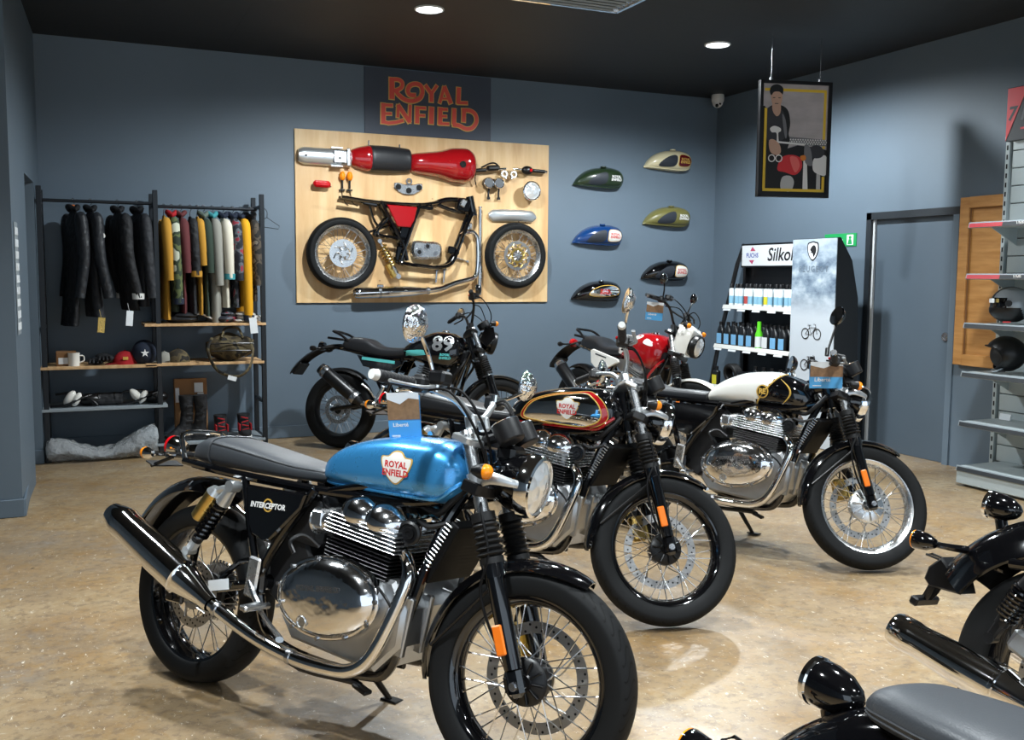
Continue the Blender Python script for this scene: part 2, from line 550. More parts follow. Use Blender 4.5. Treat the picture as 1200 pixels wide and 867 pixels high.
def fender(root, name, cx, cz, rad, w, a0, a1, m, xf=None, depth=.03, steps=28, taper=0.0, thick=.004):
    """curved mudguard: arc of rounded section about (cx,cz); angles from +x towards +z"""
    b = MB(xf); secs = []
    N = 12
    for i in range(steps + 1):
        t = i / steps; a = a0 + (a1 - a0) * t
        e = V((math.cos(a), 0, math.sin(a)))
        ww = w / 2 * (1 - taper * max(0, (abs(2 * t - 1) - .7) / .3) ** 2.2)
        out = []; inn = []
        for j in range(N + 1):
            u = -1 + 2 * j / N
            drop = depth * (1 - .75 * taper * max(0, (abs(2 * t - 1) - .6) / .4) ** 1.5) * (abs(u) ** 3)
            out.append(V((cx, ww * u, cz)) + e * (rad - drop))
            inn.append(V((cx, (ww - thick) * u, cz)) + e * (rad - drop - thick))
        secs.append(out + list(reversed(inn)))
    b.loft(secs)
    return b.build(name, m, root, 50)

def coil(m, p0, p1, r, wire, turns, n=6):
    p0, p1 = V(p0), V(p1); x, y, d = frame_from(p1 - p0); L = (p1 - p0).length
    k = int(turns * 10)
    pts = [p0 + d * (L * i / k) + x * (r * math.cos(2 * PI * turns * i / k)) + y * (r * math.sin(2 * PI * turns * i / k)) for i in range(k + 1)]
    m.tube(pts, wire, n, 1)

def shock(root, top, bot, y, m_spring='black_gloss', reservoir=None, r=.024, m_cap='silver_paint'):
    t, b = V((top[0], y, top[1])), V((bot[0], y, bot[1])); d = (b - t); L = d.length; d.normalize()
    m = MB(); m.cyl(t + d * .07, t + d * (L - .03), .011, n=12)
    m.cyl(t + d * (L * .55), t + d * (L - .05), .02, n=16)
    p = m.build('shock_absorber', 'black_satin', root)
    s = MB(); coil(s, t + d * .075, t + d * (L - .075), r, .0058, 8); s.build('spring', m_spring, p)
    c = MB()
    c.cyl(t - V((0, .02, 0)), t + V((0, .02, 0)), .02, n=20)
    c.cyl(t + d * .01, t + d * .075, .019, .027, 16)
    c.cyl(b - V((0, .02, 0)), b + V((0, .02, 0)), .016, n=20)
    c.box(b - d * .045, (.028, .036, .085), Matrix.Rotation(math.atan2(d.x, d.z), 3, 'Y'), .006)
    c.build('shock_mount', m_cap, p, split=.004)
    if reservoir:
        q = V((reservoir[0], y - .012 if y < 0 else y + .012, reservoir[1])); e = d
        g = MB(); g.cyl(q - e * .055, q + e * .055, .026, n=24); g.cyl(q + e * .055, q + e * .062, .026, .02, 24); g.build('reservoir', 'gold', p)
        w = MB(); w.cyl(q - e * .056, q - e * .075, .027, .018, 24)
        w.tube([q - e * .06, (q + t) / 2 - e * .03, t + d * .02], .014, 8, 4); w.build('reservoir_cap', 'silver_paint', p)
    return p

class TankShape:
    """teardrop fuel tank as stations along x: half width, bottom z, top z"""
    def __init__(s, xs, ws, zb, zt, n=2.6): s.xs, s.ws, s.zb, s.zt, s.n = xs, ws, zb, zt, n
    def at(s, x):
        return interp(s.xs, s.ws, x), interp(s.xs, s.zb, x), interp(s.xs, s.zt, x)
    def y(s, x, z):
        w, b, t = s.at(x); h = (t - b) / 2; c = (t + b) / 2
        k = min(.999, abs((z - c) / max(h, 1e-4)))
        return w * (1 - k ** s.n) ** (1 / s.n)
    def mesh(s, N=40, cnt=48):
        m = MB(); secs = []
        x0, x1 = s.xs[0], s.xs[-1]
        for i in range(N + 1):
            t = i / N; x = x0 + (x1 - x0) * (0.5 - 0.5 * math.cos(PI * t))
            w, b, tt = s.at(x)
            secs.append([V((x, p[0], p[1])) for p in superell(max(w, .002), max((tt - b) / 2, .002), s.n, cnt, (0, (tt + b) / 2))])
        m.loft(secs); return m
    def side(s, off, sgn=-1):
        return lambda a, b: V((a, sgn * (s.y(a, b) + off), b))

def shield(cx, cz, w, h, k=1.0):
    pts = [(-.5, .30), (-.28, .34), (-.12, .5), (.12, .5), (.28, .34), (.5, .30), (.42, -.05), (.2, -.36), (0, -.5), (-.2, -.36), (-.42, -.05)]
    return [(cx + a * w * k, cz + b * h * k) for a, b in catmull([p for p in pts], 3, True)]

def shield_badge(parent, T, cx, cz, w=.085, h=.075, sgn=-1, tilt=0.0):
    b = MB(); b.patch(shield(cx, cz, w, h, 1.06), T.side(.0022, sgn), 3); o = b.build('tank_badge', 'gold_text', parent, label='gold edged shield badge')
    c = MB(); c.patch(shield(cx, cz, w, h, .97), T.side(.0032, sgn), 3); c.build('badge_field', 'white_gloss', parent)
    f = T.side(.0042, sgn); fl = -sgn
    t = MB()
    for body, dz in (('ROYAL', .008 * w / .1), ('ENFIELD', -.014 * w / .1)):
        t.text(body, lambda x, y, z, dz=dz: f(cx + fl * x, cz + dz + y), .0235 * w / .1, bold=.0008)
    t.build('badge_lettering', 'red_text', parent)

def engine(root, polished='polished'):
    """parallel twin with finned block, polished oval side covers"""
    e = MB()
    e.prism([(.55, .36), (.60, .30), (.95, .27), (1.04, .36), (1.05, .47), (1.0, .55), (.70, .57), (.58, .52)], (0, .165, 0), (1, 0, 0), (0, 0, 1), .33, .012)
    for y in (-.14, -.05, .05, .14):
        e.box((1.03, y, .42), (.05, .02, .18), rotm('Y', .15), .004)
    part = e.build('engine', 'cast_alloy', root, 30)
    for sg in (-1, 1):
        c = MB(); secs = []
        for off, k in ((.15, 1.0), (.198, 1.0), (.204, .97), (.205, .93), (.222, .86), (.236, .72), (.243, .5), (.246, .2)):
            secs.append([V((a, sg * off, b)) for a, b in ellipse(.77, .462, .208 * k, .128 * k, 48, .12)])
        c.loft(secs)
        cov = c.build('engine_cover', polished, part, 40)
        s = MB()
        for i in range(11):
            a = 2 * PI * i / 11 + .2
            q = ellipse(.77, .462, .203, .123, 11, .12)[i]
            s.cyl((q[0], sg * .203, q[1]), (q[0], sg * .212, q[1]), .0065, n=8)
        s.build('cover_bolt', 'steel', cov, split=.001)
        if sg < 0:
            g = MB(); g.cyl((.72, -.232, .385), (.72, -.243, .385), .017, n=20); g.torus((.72, -.243, .385), (0, 1, 0), .017, .004, 20, 6); g.build('oil_sight', 'alloy', cov)
            tx = MB(); f = lambda x, y, z: V((.775 + x * math.cos(.12) - y * math.sin(.12), -.2485, .495 + x * math.sin(.12) + y * math.cos(.12)))
            tx.text('ROYAL ENFIELD', f, .024, bold=.0008); tx.build('cover_lettering', 'steel', cov)
    tilt = rotm('Y', .125)
    ax = tilt @ V((0, 0, 1)); o = V((.845, 0, .555))
    core = MB()
    core.box(o + ax * .05, (.19, .27, .12), tilt, .01)
    for i in range(7):
        core.box(o + ax * (.006 + i * .0115), (.262 - .004 * (i == 0), .345, .0045), tilt, .02)
    core.build('cylinder_block', 'black_satin', part, 30)
    hd = MB()
    hd.box(o + ax * .13, (.19, .28, .09), tilt, .012)
    for i in range(6):
        hd.box(o + ax * (.092 + i * .0118), (.296 - .010 * max(0, i - 2), .355, .0046), tilt, .03)
    hd.build('cylinder_head', 'alloy', part, 30)
    rc = MB()
    rc.box(o + ax * .178, (.22, .30, .03), tilt, .01)
    for y in (-.085, .085):
        for dx, rx in ((-.046, .066), (.048, .062)):
            q = o + ax * .160 + tilt @ V((dx, y, 0))
            rc.ell(q, (rx + .024, .098, .068), tilt, 28, 14, -.3, 1)
    rc.box(o + ax * .196, (.07, .26, .022), tilt, .008)
    rc.build('rocker_cover', polished, part, 40)
    it = MB()
    for y in (-.13, .13):
        it.cyl((.735, y, .690), (.640, y, .678), .042, .038, 24); it.torus((.648, y, .679), (1, 0, .1), .038, .007, 24, 6)
        it.box((.672, y * 1.25, .69), (.05, .02, .05), None, .006)
    it.build('intake_stub', 'alloy', part, split=.004)
    br = MB(); br.box((.575, 0, .675), (.16, .25, .17), rotm('Y', .1), .02); br.prism([(.40, .60), (.56, .61), (.60, .55), (.57, .42), (.50, .36), (.42, .40)], (0, .10, 0), (1, 0, 0), (0, 0, 1), .20, .01)
    br.build('airbox', 'black_matte', part)
    pl = MB()
    for y in (-.11, .11):
        pl.tube([(.83, y, .755), (.81, y * 1.25, .735), (.70, y * 1.3, .72), (.62, y, .76)], .005, 6, 5)
    pl.tube([(.62, -.2, .575), (.60, -.2, .61), (.63, -.17, .63), (.68, -.15, .60)], .007, 8, 5)
    pl.tube([(1.03, -.17, .44), (1.0, -.19, .50), (.93, -.18, .54)], .005, 6, 5)
    pl.build('engine_hose', 'black_satin', part, split=.001)
    return part

def oil_cooler(root):
    p = V((1.115, 0, .648)); rm = rotm('Y', .50)
    m = MB(); m.box(p, (.036, .22, .205), rm, .004)
    for i in range(14):
        m.box(p + rm @ V((.012, 0, -.09 + i * .0138)), (.012, .215, .003), rm)
    part = m.build('oil_cooler', 'cooler_black', root, 30)
    for sg in (-1, 1):
        f = MB()
        for i in range(15):
            f.box(p + rm @ V((-.012, sg * .114, -.091 + i * .013)), (.026, .016, .006), rm, .002)
        f.build('cooler_fins', 'alloy', part, 30)
    return part

def exhaust(root, pts, r, tip, m='chrome', mr=(.030, .054, .060, .056, .040), L=None):
    """one header each side running into a tapering silencer"""
    for sg in (-1, 1):
        f = (lambda p: V(p)) if sg < 0 else mirror_y
        h = MB(); h.tube([f(p) for p in pts], r, 14, 8)
        ho = h.build('exhaust_header', m, root)
        k = MB()
        for q in (3,):
            a, b = V(f(pts[-2])), V(f(pts[-1])); dd = (b - a).normalized()
            k.cyl(b - dd * .05, b - dd * .035, r + .004, n=20)
            a2 = V(f(pts[-4])); b2 = V(f(pts[-3])); d2 = (b2 - a2).normalized()
            k.cyl(b2 - d2 * .008, b2 + d2 * .008, r + .003, n=20)
        p0 = V(f(pts[0])); d0 = (p0 - V(f(pts[1]))).normalized()
        k.cyl(p0, p0 - d0 * .012, r + .012, n=20)
        k.build('pipe_clamp', 'steel', ho, split=.004)
        s0 = V(f(pts[-1])); e = V(f(tip)); ax = e - s0; L = ax.length
        prof = [(mr[0], -.01), (mr[0] + .002, .0), (mr[0] + .004, .05 * L)] + [(mr[1], .24 * L), (mr[2] - .002, .255 * L), (mr[2] + .002, .26 * L), (mr[2] + .002, .275 * L), (mr[2], .28 * L), (mr[2] + .001, .5 * L), (mr[3], .80 * L), (mr[3] + .003, .86 * L), (mr[3] + .003, .88 * L), (mr[4] + .006, .965 * L), (mr[4], 1.0 * L), (mr[4] - .012, 1.0 * L), (mr[4] - .014, .9 * L), (0, .88 * L)]
        sm = MB(); sm.lathe(prof, s0, ax, 40)
        so = sm.build('silencer', m, root, 25)

def fork(root, xf, y=.095, top=(1.144, .993), axle=(1.395, .318), boots=True, leg_m='black_gloss', tube_m='chrome', boot=(.775, .635), clamp_m='silver_paint', refl=True, disc_side=1):
    def at(z): return axle[0] + (top[0] - axle[0]) * (z - axle[1]) / (top[1] - axle[1])
    d = V((top[0] - axle[0], 0, top[1] - axle[1])).normalized()
    for sg in (-1, 1):
        Y = sg * y
        m = MB(xf); A = V((axle[0], Y, axle[1]))
        m.cyl(V((at(.36), Y, .36)), V((at(.64), Y, .64)), .026, .029, 20)
        m.box(A + d * .01, (.05, .036, .085), rotm('Y', math.atan2(d.x, d.z)), .012)
        m.cyl(V((at(.60), Y, .60)), V((at(.645), Y, .645)), .034, n=20)
        leg = m.build('fork_leg', leg_m, root)
        a = MB(xf); a.cyl(A - V((0, sg * .006, 0)), A + V((0, sg * .026, 0)), .013, n=16); a.cyl(A + V((0, sg * .026, 0)), A + V((0, sg * .032, 0)), .010, n=6); a.build('axle_bolt', 'steel', leg)
        t = MB(xf); t.cyl(V((at(.62), Y, .62)), V((at(top[1]), Y, top[1])), .0205, n=20); t.cyl(V((at(top[1]), Y, top[1])), V((at(top[1] + .014), Y, top[1] + .014)), .024, .02, 20)
        t.build('fork_tube', tube_m, leg)
        if boots:
            b = MB(xf); o = V((at(boot[1]), Y, boot[1])); L = (boot[0] - boot[1]) / d.z
            pr = [(.028, 0), (.036, .002), (.036, .02)]
            n = 6
            for i in range(n):
                z0 = .022 + (L - .05) * i / n; dz = (L - .05) / n
                pr += [(.031, z0), (.043 - .001 * i, z0 + dz * .5), (.031, z0 + dz * .98)]
            pr += [(.036, L - .026), (.036, L), (.022, L + .002)]
            b.lathe(pr, o, d, 24); b.build('fork_gaiter', 'boot_rubber', leg, 20)
        if refl:
            q = V((at(.435), Y + sg * .031, .435)); r_ = MB(xf); r_.box(q + V((-.012, 0, 0)), (.030, .010, .085), rotm('Y', math.atan2(d.x, d.z)), .004); r_.build('reflector', 'orange', leg)
    for z, hh, cm_ in ((.845, .036, 'black_satin'), (top[1] - .012, .022, clamp_m)):
        x = at(z); c = MB(xf)
        c.prism([(-.13, -.02), (-.1, -.045), (.1, -.045), (.13, -.02), (.13, .03), (.06, .045), (-.06, .045), (-.13, .03)], (x - .01, 0, z - hh / 2), (0, 1, 0), (-1, 0, .25), hh, .004)
        c.build('fork_yoke', cm_, root, 40)
    # caliper on the disc leg
    k = MB(xf); s = disc_side
    k.box((1.29, s * .075, .40), (.07, .05, .11), rotm('Y', -.3), .012); k.cyl((1.29, s * .05, .43), (1.29, s * .105, .43), .02, n=16); k.cyl((1.285, s * .05, .38), (1.285, s * .105, .38), .02, n=16)
    k.box((1.335, s * .088, .40), (.06, .016, .07), None, .004)
    ko = k.build('brake_caliper', 'gold', root)
    return at

def headlight(root, xf, c, r=.095, tilt=.12, shell='black_gloss', rim='chrome', depth=.15):
    ax = V((math.cos(tilt), 0, -math.sin(tilt)))
    m = MB(xf); m.lathe([(0, -depth), (r * .35, -depth * .97), (r * .7, -depth * .75), (r * .92, -depth * .4), (r * .98, 0), (r * .98, .005)], c, ax, 40)
    p = m.build('headlight', shell, root)
    b = MB(xf); b.lathe([(r * .98, -.025), (r * 1.03, -.02), (r * 1.04, .0), (r * .98, .018), (r * .89, .022), (r * .87, .012)], c, ax, 48); b.build('headlight_rim', rim, p)
    g = MB(xf); g.lathe([(r * .88, .012), (r * .8, .019), (r * .5, .03), (0, .036)], c, ax, 48); g.build('headlight_lens', 'lens', p)
    return p
def indicator(root, xf, c, stem_from, m='amber', body='chrome', r=.022, L=.055, fwd=1):
    c = V(c); s = MB(xf); s.tube([V(stem_from), (V(stem_from) * .4 + c * .6), c], [.010, .008, .010], 10, 3)
    ax = V((fwd, 0, 0))
    s.lathe([(0, -L * .7), (r * .5, -L * .66), (r * .95, -L * .2), (r, 0), (r * .96, .004)], c, ax, 20)
    p = s.build('indicator', body, root)
    l = MB(xf); l.lathe([(r * .96, .002), (r, .008), (r * .9, L * .32), (r * .5, L * .48), (0, L * .52)], c, ax, 20); l.build('indicator_lens', m, p)
    return p
def gauge(root, xf, c, r=.043, h=.06, ax=(-.55, 0, .83), m='black_plastic'):
    c = V(c); a = V(ax).normalized()
    g = MB(xf); g.lathe([(0, -h * .62), (r * .86, -h * .62), (r * .97, -h * .54), (r, -h * .3), (r * 1.03, h * .2), (r * 1.03, h * .38), (r * .95, h * .4)], c, a, 32)
    p = g.build('gauge', m, root)
    f = MB(xf); f.lathe([(r * .95, h * .36), (0, h * .36)], c, a, 32); f.build('gauge_face', 'dark_hole', p)
    q = MB(xf); q.torus(c + a * (h * .4), a, r * .99, .0025, 32, 6); q.build('gauge_rim', 'chrome', p)
    return p
def mirror(root, xf, base, mid, head, r=.056, m='chrome', stalk='chrome', back=(-1, 0, .05), sx=1.0):
    s = MB(xf); s.tube([V(base), V(mid), V(head) + V((.012, 0, -.01))], .0062, 8, 6); s.cyl(V(base) - V((0, 0, .02)), V(base) + V((0, 0, .02)), .011, n=10)
    p = s.build('mirror', stalk, root)
    b = V(back).normalized(); x, y, d = frame_from(b)
    h = MB(xf); h.lathe([(0, -.034), (r * .5, -.029), (r * .85, -.015), (r, 0), (r * .98, .006), (0, .007)], head, b, 32)
    h.build('mirror_shell', 'wrapped_chrome' if m == 'chrome' else m, p)
    g = MB(xf); g.lathe([(r * .93, .0075), (0, .008)], head, b, 32); g.build('mirror_glass', 'chrome', p)
def grip_set(bar, xf, inner, outer, root, sg, grip_m='black_matte', cap='white_matte', lever=True, r=.0175, brake=True, lever_m='silver_paint'):
    i, o = V(inner), V(outer); d = (o - i).normalized()
    g = MB(xf); n = 10
    pr = [(r * .9, 0)]
    L = (o - i).length
    for k in range(n): pr += [(r, L * (k + .1) / n), (r, L * (k + .75) / n), (r * .93, L * (k + .85) / n), (r * .93, L * (k + .98) / n)]
    pr += [(r * 1.08, L), (r * .9, L + .003), (0, L + .003)]
    g.lathe(pr, i, d, 20); go = g.build('grip', grip_m, bar, 25)
    e = MB(xf); e.cyl(o + d * .003, o + d * .022, r * .95, r * .8, 16); e.build('bar_end', cap, bar)
    s = MB(xf); s.box(i - d * .03, (.05, .045, .045), None, .008); s.box(i - d * .03 + V((.0, 0, .02)), (.03, .03, .02), None, .005)
    so = s.build('switchgear', 'black_plastic', bar)
    if brake:
        k = MB(xf); k.box(i - d * .03 + V((-.026, 0, .012)), (.012, .014, .010), None, .002); k.build('switch_button', 'red_lens', bar)
        k = MB(xf); k.box(i - d * .085 + V((.02, 0, .03)), (.055, .06, .04), None, .008); k.cyl(i - d * .085 + V((-.009, 0, .032)), i - d * .085 + V((-.012, 0, .032)), .014, n=16); k.build('brake_reservoir', 'black_satin', bar)
    if lever:
        l = MB(xf); l.tube([i - d * .05 + V((.03, 0, 0)), i + d * .02 + V((.06, 0, -.01)), i + d * .08 + V((.055, 0, -.012)), i + d * .14 + V((.05, 0, -.012))], [.010, .008, .007, .009], 8, 4, flat=(1, .6)); l.build('lever', lever_m, bar)
def frame_tubes(root, twin=True):
    f = MB()
    hd = V((1.15, 0, .93))
    f.cyl((1.185, 0, .80), (1.135, 0, .965), .03, n=20)
    f.tube([(1.13, 0, .90), (.95, 0, .85), (.72, 0, .80), (.55, 0, .79)], .022, 10, 4)
    for s in (-1, 1):
        f.tube([(1.16, s * .03, .86), (1.10, s * .09, .70), (1.035, s * .125, .45), (.99, s * .13, .29), (.90, s * .13, .245), (.62, s * .13, .245), (.46, s * .13, .30), (.40, s * .13, .46)], .017, 10, 5)
        f.tube([(1.15, s * .03, .82), (1.0, s * .10, .78), (.80, s * .12, .775), (.60, s * .13, .772), (.30, s * .135, .778), (.10, s * .13, .785), (-.06, s * .10, .79)], .015, 10, 4)
        f.tube([(.30, s * .14, .775), (.345, s * .142, .64), (.405, s * .14, .46)], .014, 10, 4)
        f.tube([(.63, s * .14, .775), (.56, s * .145, .68), (.47, s * .142, .56), (.405, s * .138, .44)], .017, 10, 4)
        f.tube([(.90, s * .10, .82), (.78, s * .12, .80), (.68, s * .13, .775)], .012, 8, 3)
        f.box((.405, s * .135, .455), (.07, .03, .11), None, .01)
    return f.build('frame', 'black_gloss', root)

def swingarm(root):
    m = MB()
    for s in (-1, 1):
        m.tube([(.42, s * .12, .44), (.20, s * .125, .385), (-.02, s * .125, .322)], [.024, .022, .020], 10, 3, flat=(1, .8))
        m.box((-.01, s * .125, .32), (.09, .018, .05), None, .006)
        m.cyl((0, s * .11, .32), (0, s * .155, .32), .013, n=12)
        m.box((.085, s * .14, .46), (.03, .02, .16), rotm('Y', .15), .006)
        m.tube([(.20, s * .12, .40), (.30, s * .12, .49), (.40, s * .12, .50)], .010, 8, 3)
    m.cyl((.42, -.13, .44), (.42, .13, .44), .026, n=16)
    p = m.build('swingarm', 'black_gloss', root)
    c = MB(); c.box((.20, .125, .40), (.36, .03, .06), rotm('Y', -.2), .008); c.build('chain_guard', 'black_plastic', root)
    w = MB(); w.box((.235, -.149, .402), (.10, .002, .036), rotm('Y', -.24), 0); w.build('rating_plate', 'paper_white', p)
    return p

def footpeg(root, x=.50, z=.385, y=.25):
    for s in (-1, 1):
        m = MB(); m.box((x - .09, s * .165, z + .075), (.055, .014, .135), rotm('Y', .1), .008)
        m.tube([(x - .10, s * .165, z + .06), (x - .06, s * .175, z + .02), (x - .02, s * .19, z)], .012, 8, 3)
        m.tube([(x, s * .17, z), (x, s * .27, z)], .011, 8, 1); m.box((x, s * .235, z + .004), (.034, .09, .018), None, .005)
        p = m.build('footrest', 'alloy', root)
        k = MB(); k.tube([(x - .02, s * .19, z - .01), (x + .04, s * .20, z - .045), (x + .11, s * .215, z - .075), (x + .125, s * .23, z - .075)], [.009, .009, .011, .014], 8, 4, flat=(1, .7)); k.build('pedal', 'alloy', p)

def seat_block(root, xs, ws, zb, zt, m='seat_vinyl', seam=None, name='seat', n=3.2):
    T = TankShape(xs, ws, zb, zt, n)
    p = T.mesh(36, 40).build(name, m, root, 50)
    if seam is not None:
        s = MB()
        w, b, t = T.at(seam)
        sec = superell(w + .002, (t - b) / 2 + .002, n, 40, (0, (t + b) / 2))
        s.tube([V((seam, q[0], q[1])) for q in sec], .0035, 6, 1, closed=True)
        for sg in (-1, 1):
            pts = []
            for i in range(15):
                x = seam + (xs[-1] - .02 - seam) * i / 14
                w, b, t = T.at(x); z = b + (t - b) * .80
                pts.append((x, sg * (T.y(x, z) + .0015), z))
            s.tube(pts, .0035, 6, 1)
        s.build('seat_piping', 'piping', p, split=.004)
    return T

def cables(root, xf, pts_list, r=.0045):
    m = MB(xf)
    for pts in pts_list: m.tube(pts, r, 6, 6)
    return m.build('control_cable', 'cable', root, split=.0)

def twin(style, pose, steer, name, label):
    root = bike_root(name, label, pose, 'twin cylinder motorcycles on the shop floor')
    xf = steerer(steer)
    gt = style == 'white'
    rim_m = 'alloy' if gt else 'black_gloss'
    hub_m = 'alloy' if gt else 'black_satin'
    wheel(root, 'rear_wheel', 0, .319, .13, .232, rim_m, hub_m, -1, .12, None)
    spk = MB(); spk.lathe([(.03, .0), (.098, .0), (.102, .004), (.098, .008), (.03, .008)], (0, .06, .319), (0, 1, 0), 40)
    for i in range(38):
        a = 2 * PI * i / 38; spk.box((.104 * math.cos(a), .064, .319 + .104 * math.sin(a)), (.012, .006, .007), rotm('Y', -a))
    spk.build('sprocket', 'steel', root)
    wheel(root, 'front_wheel', 1.395, .319, .105, .232, rim_m, hub_m, 1, .16, xf, hs=1.28 if gt else 1.0)
    frame_tubes(root); swingarm(root); engine(root); oil_cooler(root); footpeg(root)
    exhaust(root, [(.94, -.10, .625), (1.0, -.125, .622), (1.04, -.15, .57), (1.02, -.17, .47), (.965, -.19, .33), (.90, -.20, .272), (.80, -.205, .258), (.66, -.21, .262), (.49, -.22, .295), (.29, -.23, .362)], .0215, (-.243, -.245, .586), mr=(.026, .054, .061, .055, .036))
    shock(root, (.276, .741), (.091, .497), -.165, reservoir=(.165, .665)); shock(root, (.276, .741), (.091, .497), .165, reservoir=(.165, .665))
    fender(root, 'rear_mudguard', 0, .319, .42, .17, R(62), R(160), 'black_gloss', depth=.05, taper=.2)
    # side panels
    for s in (-1, 1):
        m = MB(); poly = [(.345, .757), (.618, .757), (.60, .71), (.475, .59), (.455, .582), (.39, .60), (.372, .63)]
        m.prism(poly, (0, s * .155 + (0 if s < 0 else .018), 0), (1, 0, 0), (0, 0, 1), .018 , .006)
        p = m.build('side_panel', 'black_gloss', root, 30)
        if s < 0:
            if not gt:
                t = MB(); f = lambda x, y, z: V((.458 + x, -.1765, .70 + y + .04 * x)); t.text('INTERCEPTOR', f, .0245, bold=.001, shear=.15); t.build('panel_lettering', 'white_text', p)
                e = MB(); e.lathe([(.017, 0), (.022, 0), (.022, .0008), (.017, .0008)], (.458, -.1745, .702), (0, -1, 0), 28, closed=True); e.build('panel_emblem', 'gold_text', p)
    # tail
    if gt:
        T = seat_block(root, [-.10, -.04, .10, .25, .40, .50], [.06, .10, .115, .115, .105, .08], [.80, .785, .77, .765, .765, .77], [.83, .875, .865, .835, .835, .83], 'seat_vinyl')
    else:
        T = seat_block(root, [-.035, .0, .06, .16, .34, .5, .6, .635], [.085, .108, .118, .122, .12, .115, .105, .09], [.800, .792, .787, .785, .783, .785, .79, .80], [.822, .872, .892, .885, .862, .842, .838, .826], 'seat_grey' if style == 'blue' else 'seat_vinyl', seam=.085)
    lp = MB(); lp.tube([(-.06, -.10, .79), (-.085, -.10, .85), (-.10, -.085, .885), (-.105, 0, .893), (-.10, .085, .885), (-.085, .10, .85), (-.06, .10, .79)], .0095, 10, 5); lp.build('grab_rail', 'chrome', root)
    tb = MB(); tb.box((-.17, 0, .80), (.20, .075, .022), rotm('Y', -.05), .008); tb.box((-.30, 0, .755), (.05, .14, .006), rotm('Y', .3), .002); tb.tube([(-.20, -.045, .79), (-.26, -.05, .765), (-.31, -.05, .745)], .007, 6, 3); tb.build('tail_bracket', 'black_satin', root)
    tl = MB(); tl.lathe([(0, -.05), (.028, -.048), (.040, -.02), (.041, .0)], (-.25, 0, .825), (-1, 0, .1), 28); tl.box((-.225, 0, .80), (.06, .05, .03), None, .008); p = tl.build('tail_light', 'chrome', root)
    t2 = MB(); t2.lathe([(.041, 0), (.040, .014), (.026, .024), (0, .027)], (-.25, 0, .825), (-1, 0, .1), 28); t2.build('tail_lens', 'red_lens', p)
    for s in (-1, 1): indicator(root, None, (-.245, s * .125, .80), (-.20, s * .03, .80), fwd=-1)
    # tank
    if gt:
        TK = TankShape([.50, .53, .62, .75, .88, .99, 1.06, 1.105], [.05, .105, .135, .148, .150, .128, .10, .05], [.785, .778, .772, .77, .768, .768, .772, .80], [.80, .848, .915, .958, .968, .945, .905, .84], 2.7)
        body = TK.mesh(52, 56)
        body.m = []
        for f in body.f:
            c = sum((body.v[i] for i in f), V()) / len(f)
            body.m.append(1 if c.x - (c.z - .77) * .75 > .80 else 0)
        tk = body.build('fuel_tank', ['white_gloss', 'black_gloss'], root, 50)
        st = MB()
        for s in (-1, 1):
            pts = []
            for i in range(19):
                z = .772 + (.958 - .772) * i / 18; x = .806 + (z - .77) * .75
                pts.append(V((x, s * (TK.y(x, z) + .001), z)))
            st.tube(pts, .0045, 6, 1)
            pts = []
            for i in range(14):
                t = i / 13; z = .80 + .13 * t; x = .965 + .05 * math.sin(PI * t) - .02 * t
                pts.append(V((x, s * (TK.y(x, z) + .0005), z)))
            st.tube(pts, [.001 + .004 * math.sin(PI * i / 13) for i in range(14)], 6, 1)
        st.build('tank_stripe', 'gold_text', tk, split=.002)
        bd = MB(); bd.patch(ellipse(.862, .858, .034, .036, 28), TK.side(.0035), 3); bo = bd.build('tank_badge', 'gold_text', tk, label='round gold monogram badge')
        b2 = MB(); b2.patch(ellipse(.862, .858, .027, .029, 28), TK.side(.0048), 3); b2.build('badge_field', 'black_gloss', bo)
        b3 = MB(); f = TK.side(.0058); b3.text('RE', lambda x, y, z: f(.862 + x, .858 + y), .040, bold=.002, space=.85); b3.build('badge_lettering', 'gold_text', bo)
    else:
        TK = TankShape([.60, .622, .70, .82, .95, 1.06, 1.12, 1.155, 1.17], [.05, .10, .130, .145, .150, .146, .128, .095, .03], [.815, .793, .785, .782, .780, .780, .790, .818, .862], [.845, .880, .928, .962, .978, .978, .958, .922, .885], 3.0)
        tk = TK.mesh(52, 56).build('fuel_tank', 'blue_paint' if style == 'blue' else 'black_gloss', root, 50)
        fl = MB()
        for s in (-1, 1):
            pts = []
            for i in range(30):
                t = i / 29
                x = .615 + (1.158 - .615) * t
                w, b, tt = TK.at(x); z = b + (tt - b) * (.10 + .25 * max(0, (t - .86) / .14) ** 2)
                pts.append(V((x, s * (TK.y(x, z) + .002), z)))
            fl.tube(pts, .0075, 8, 1, flat=(1, 1))
        fl.build('tank_seam', 'blue_paint' if style == 'blue' else 'red_gloss', tk)
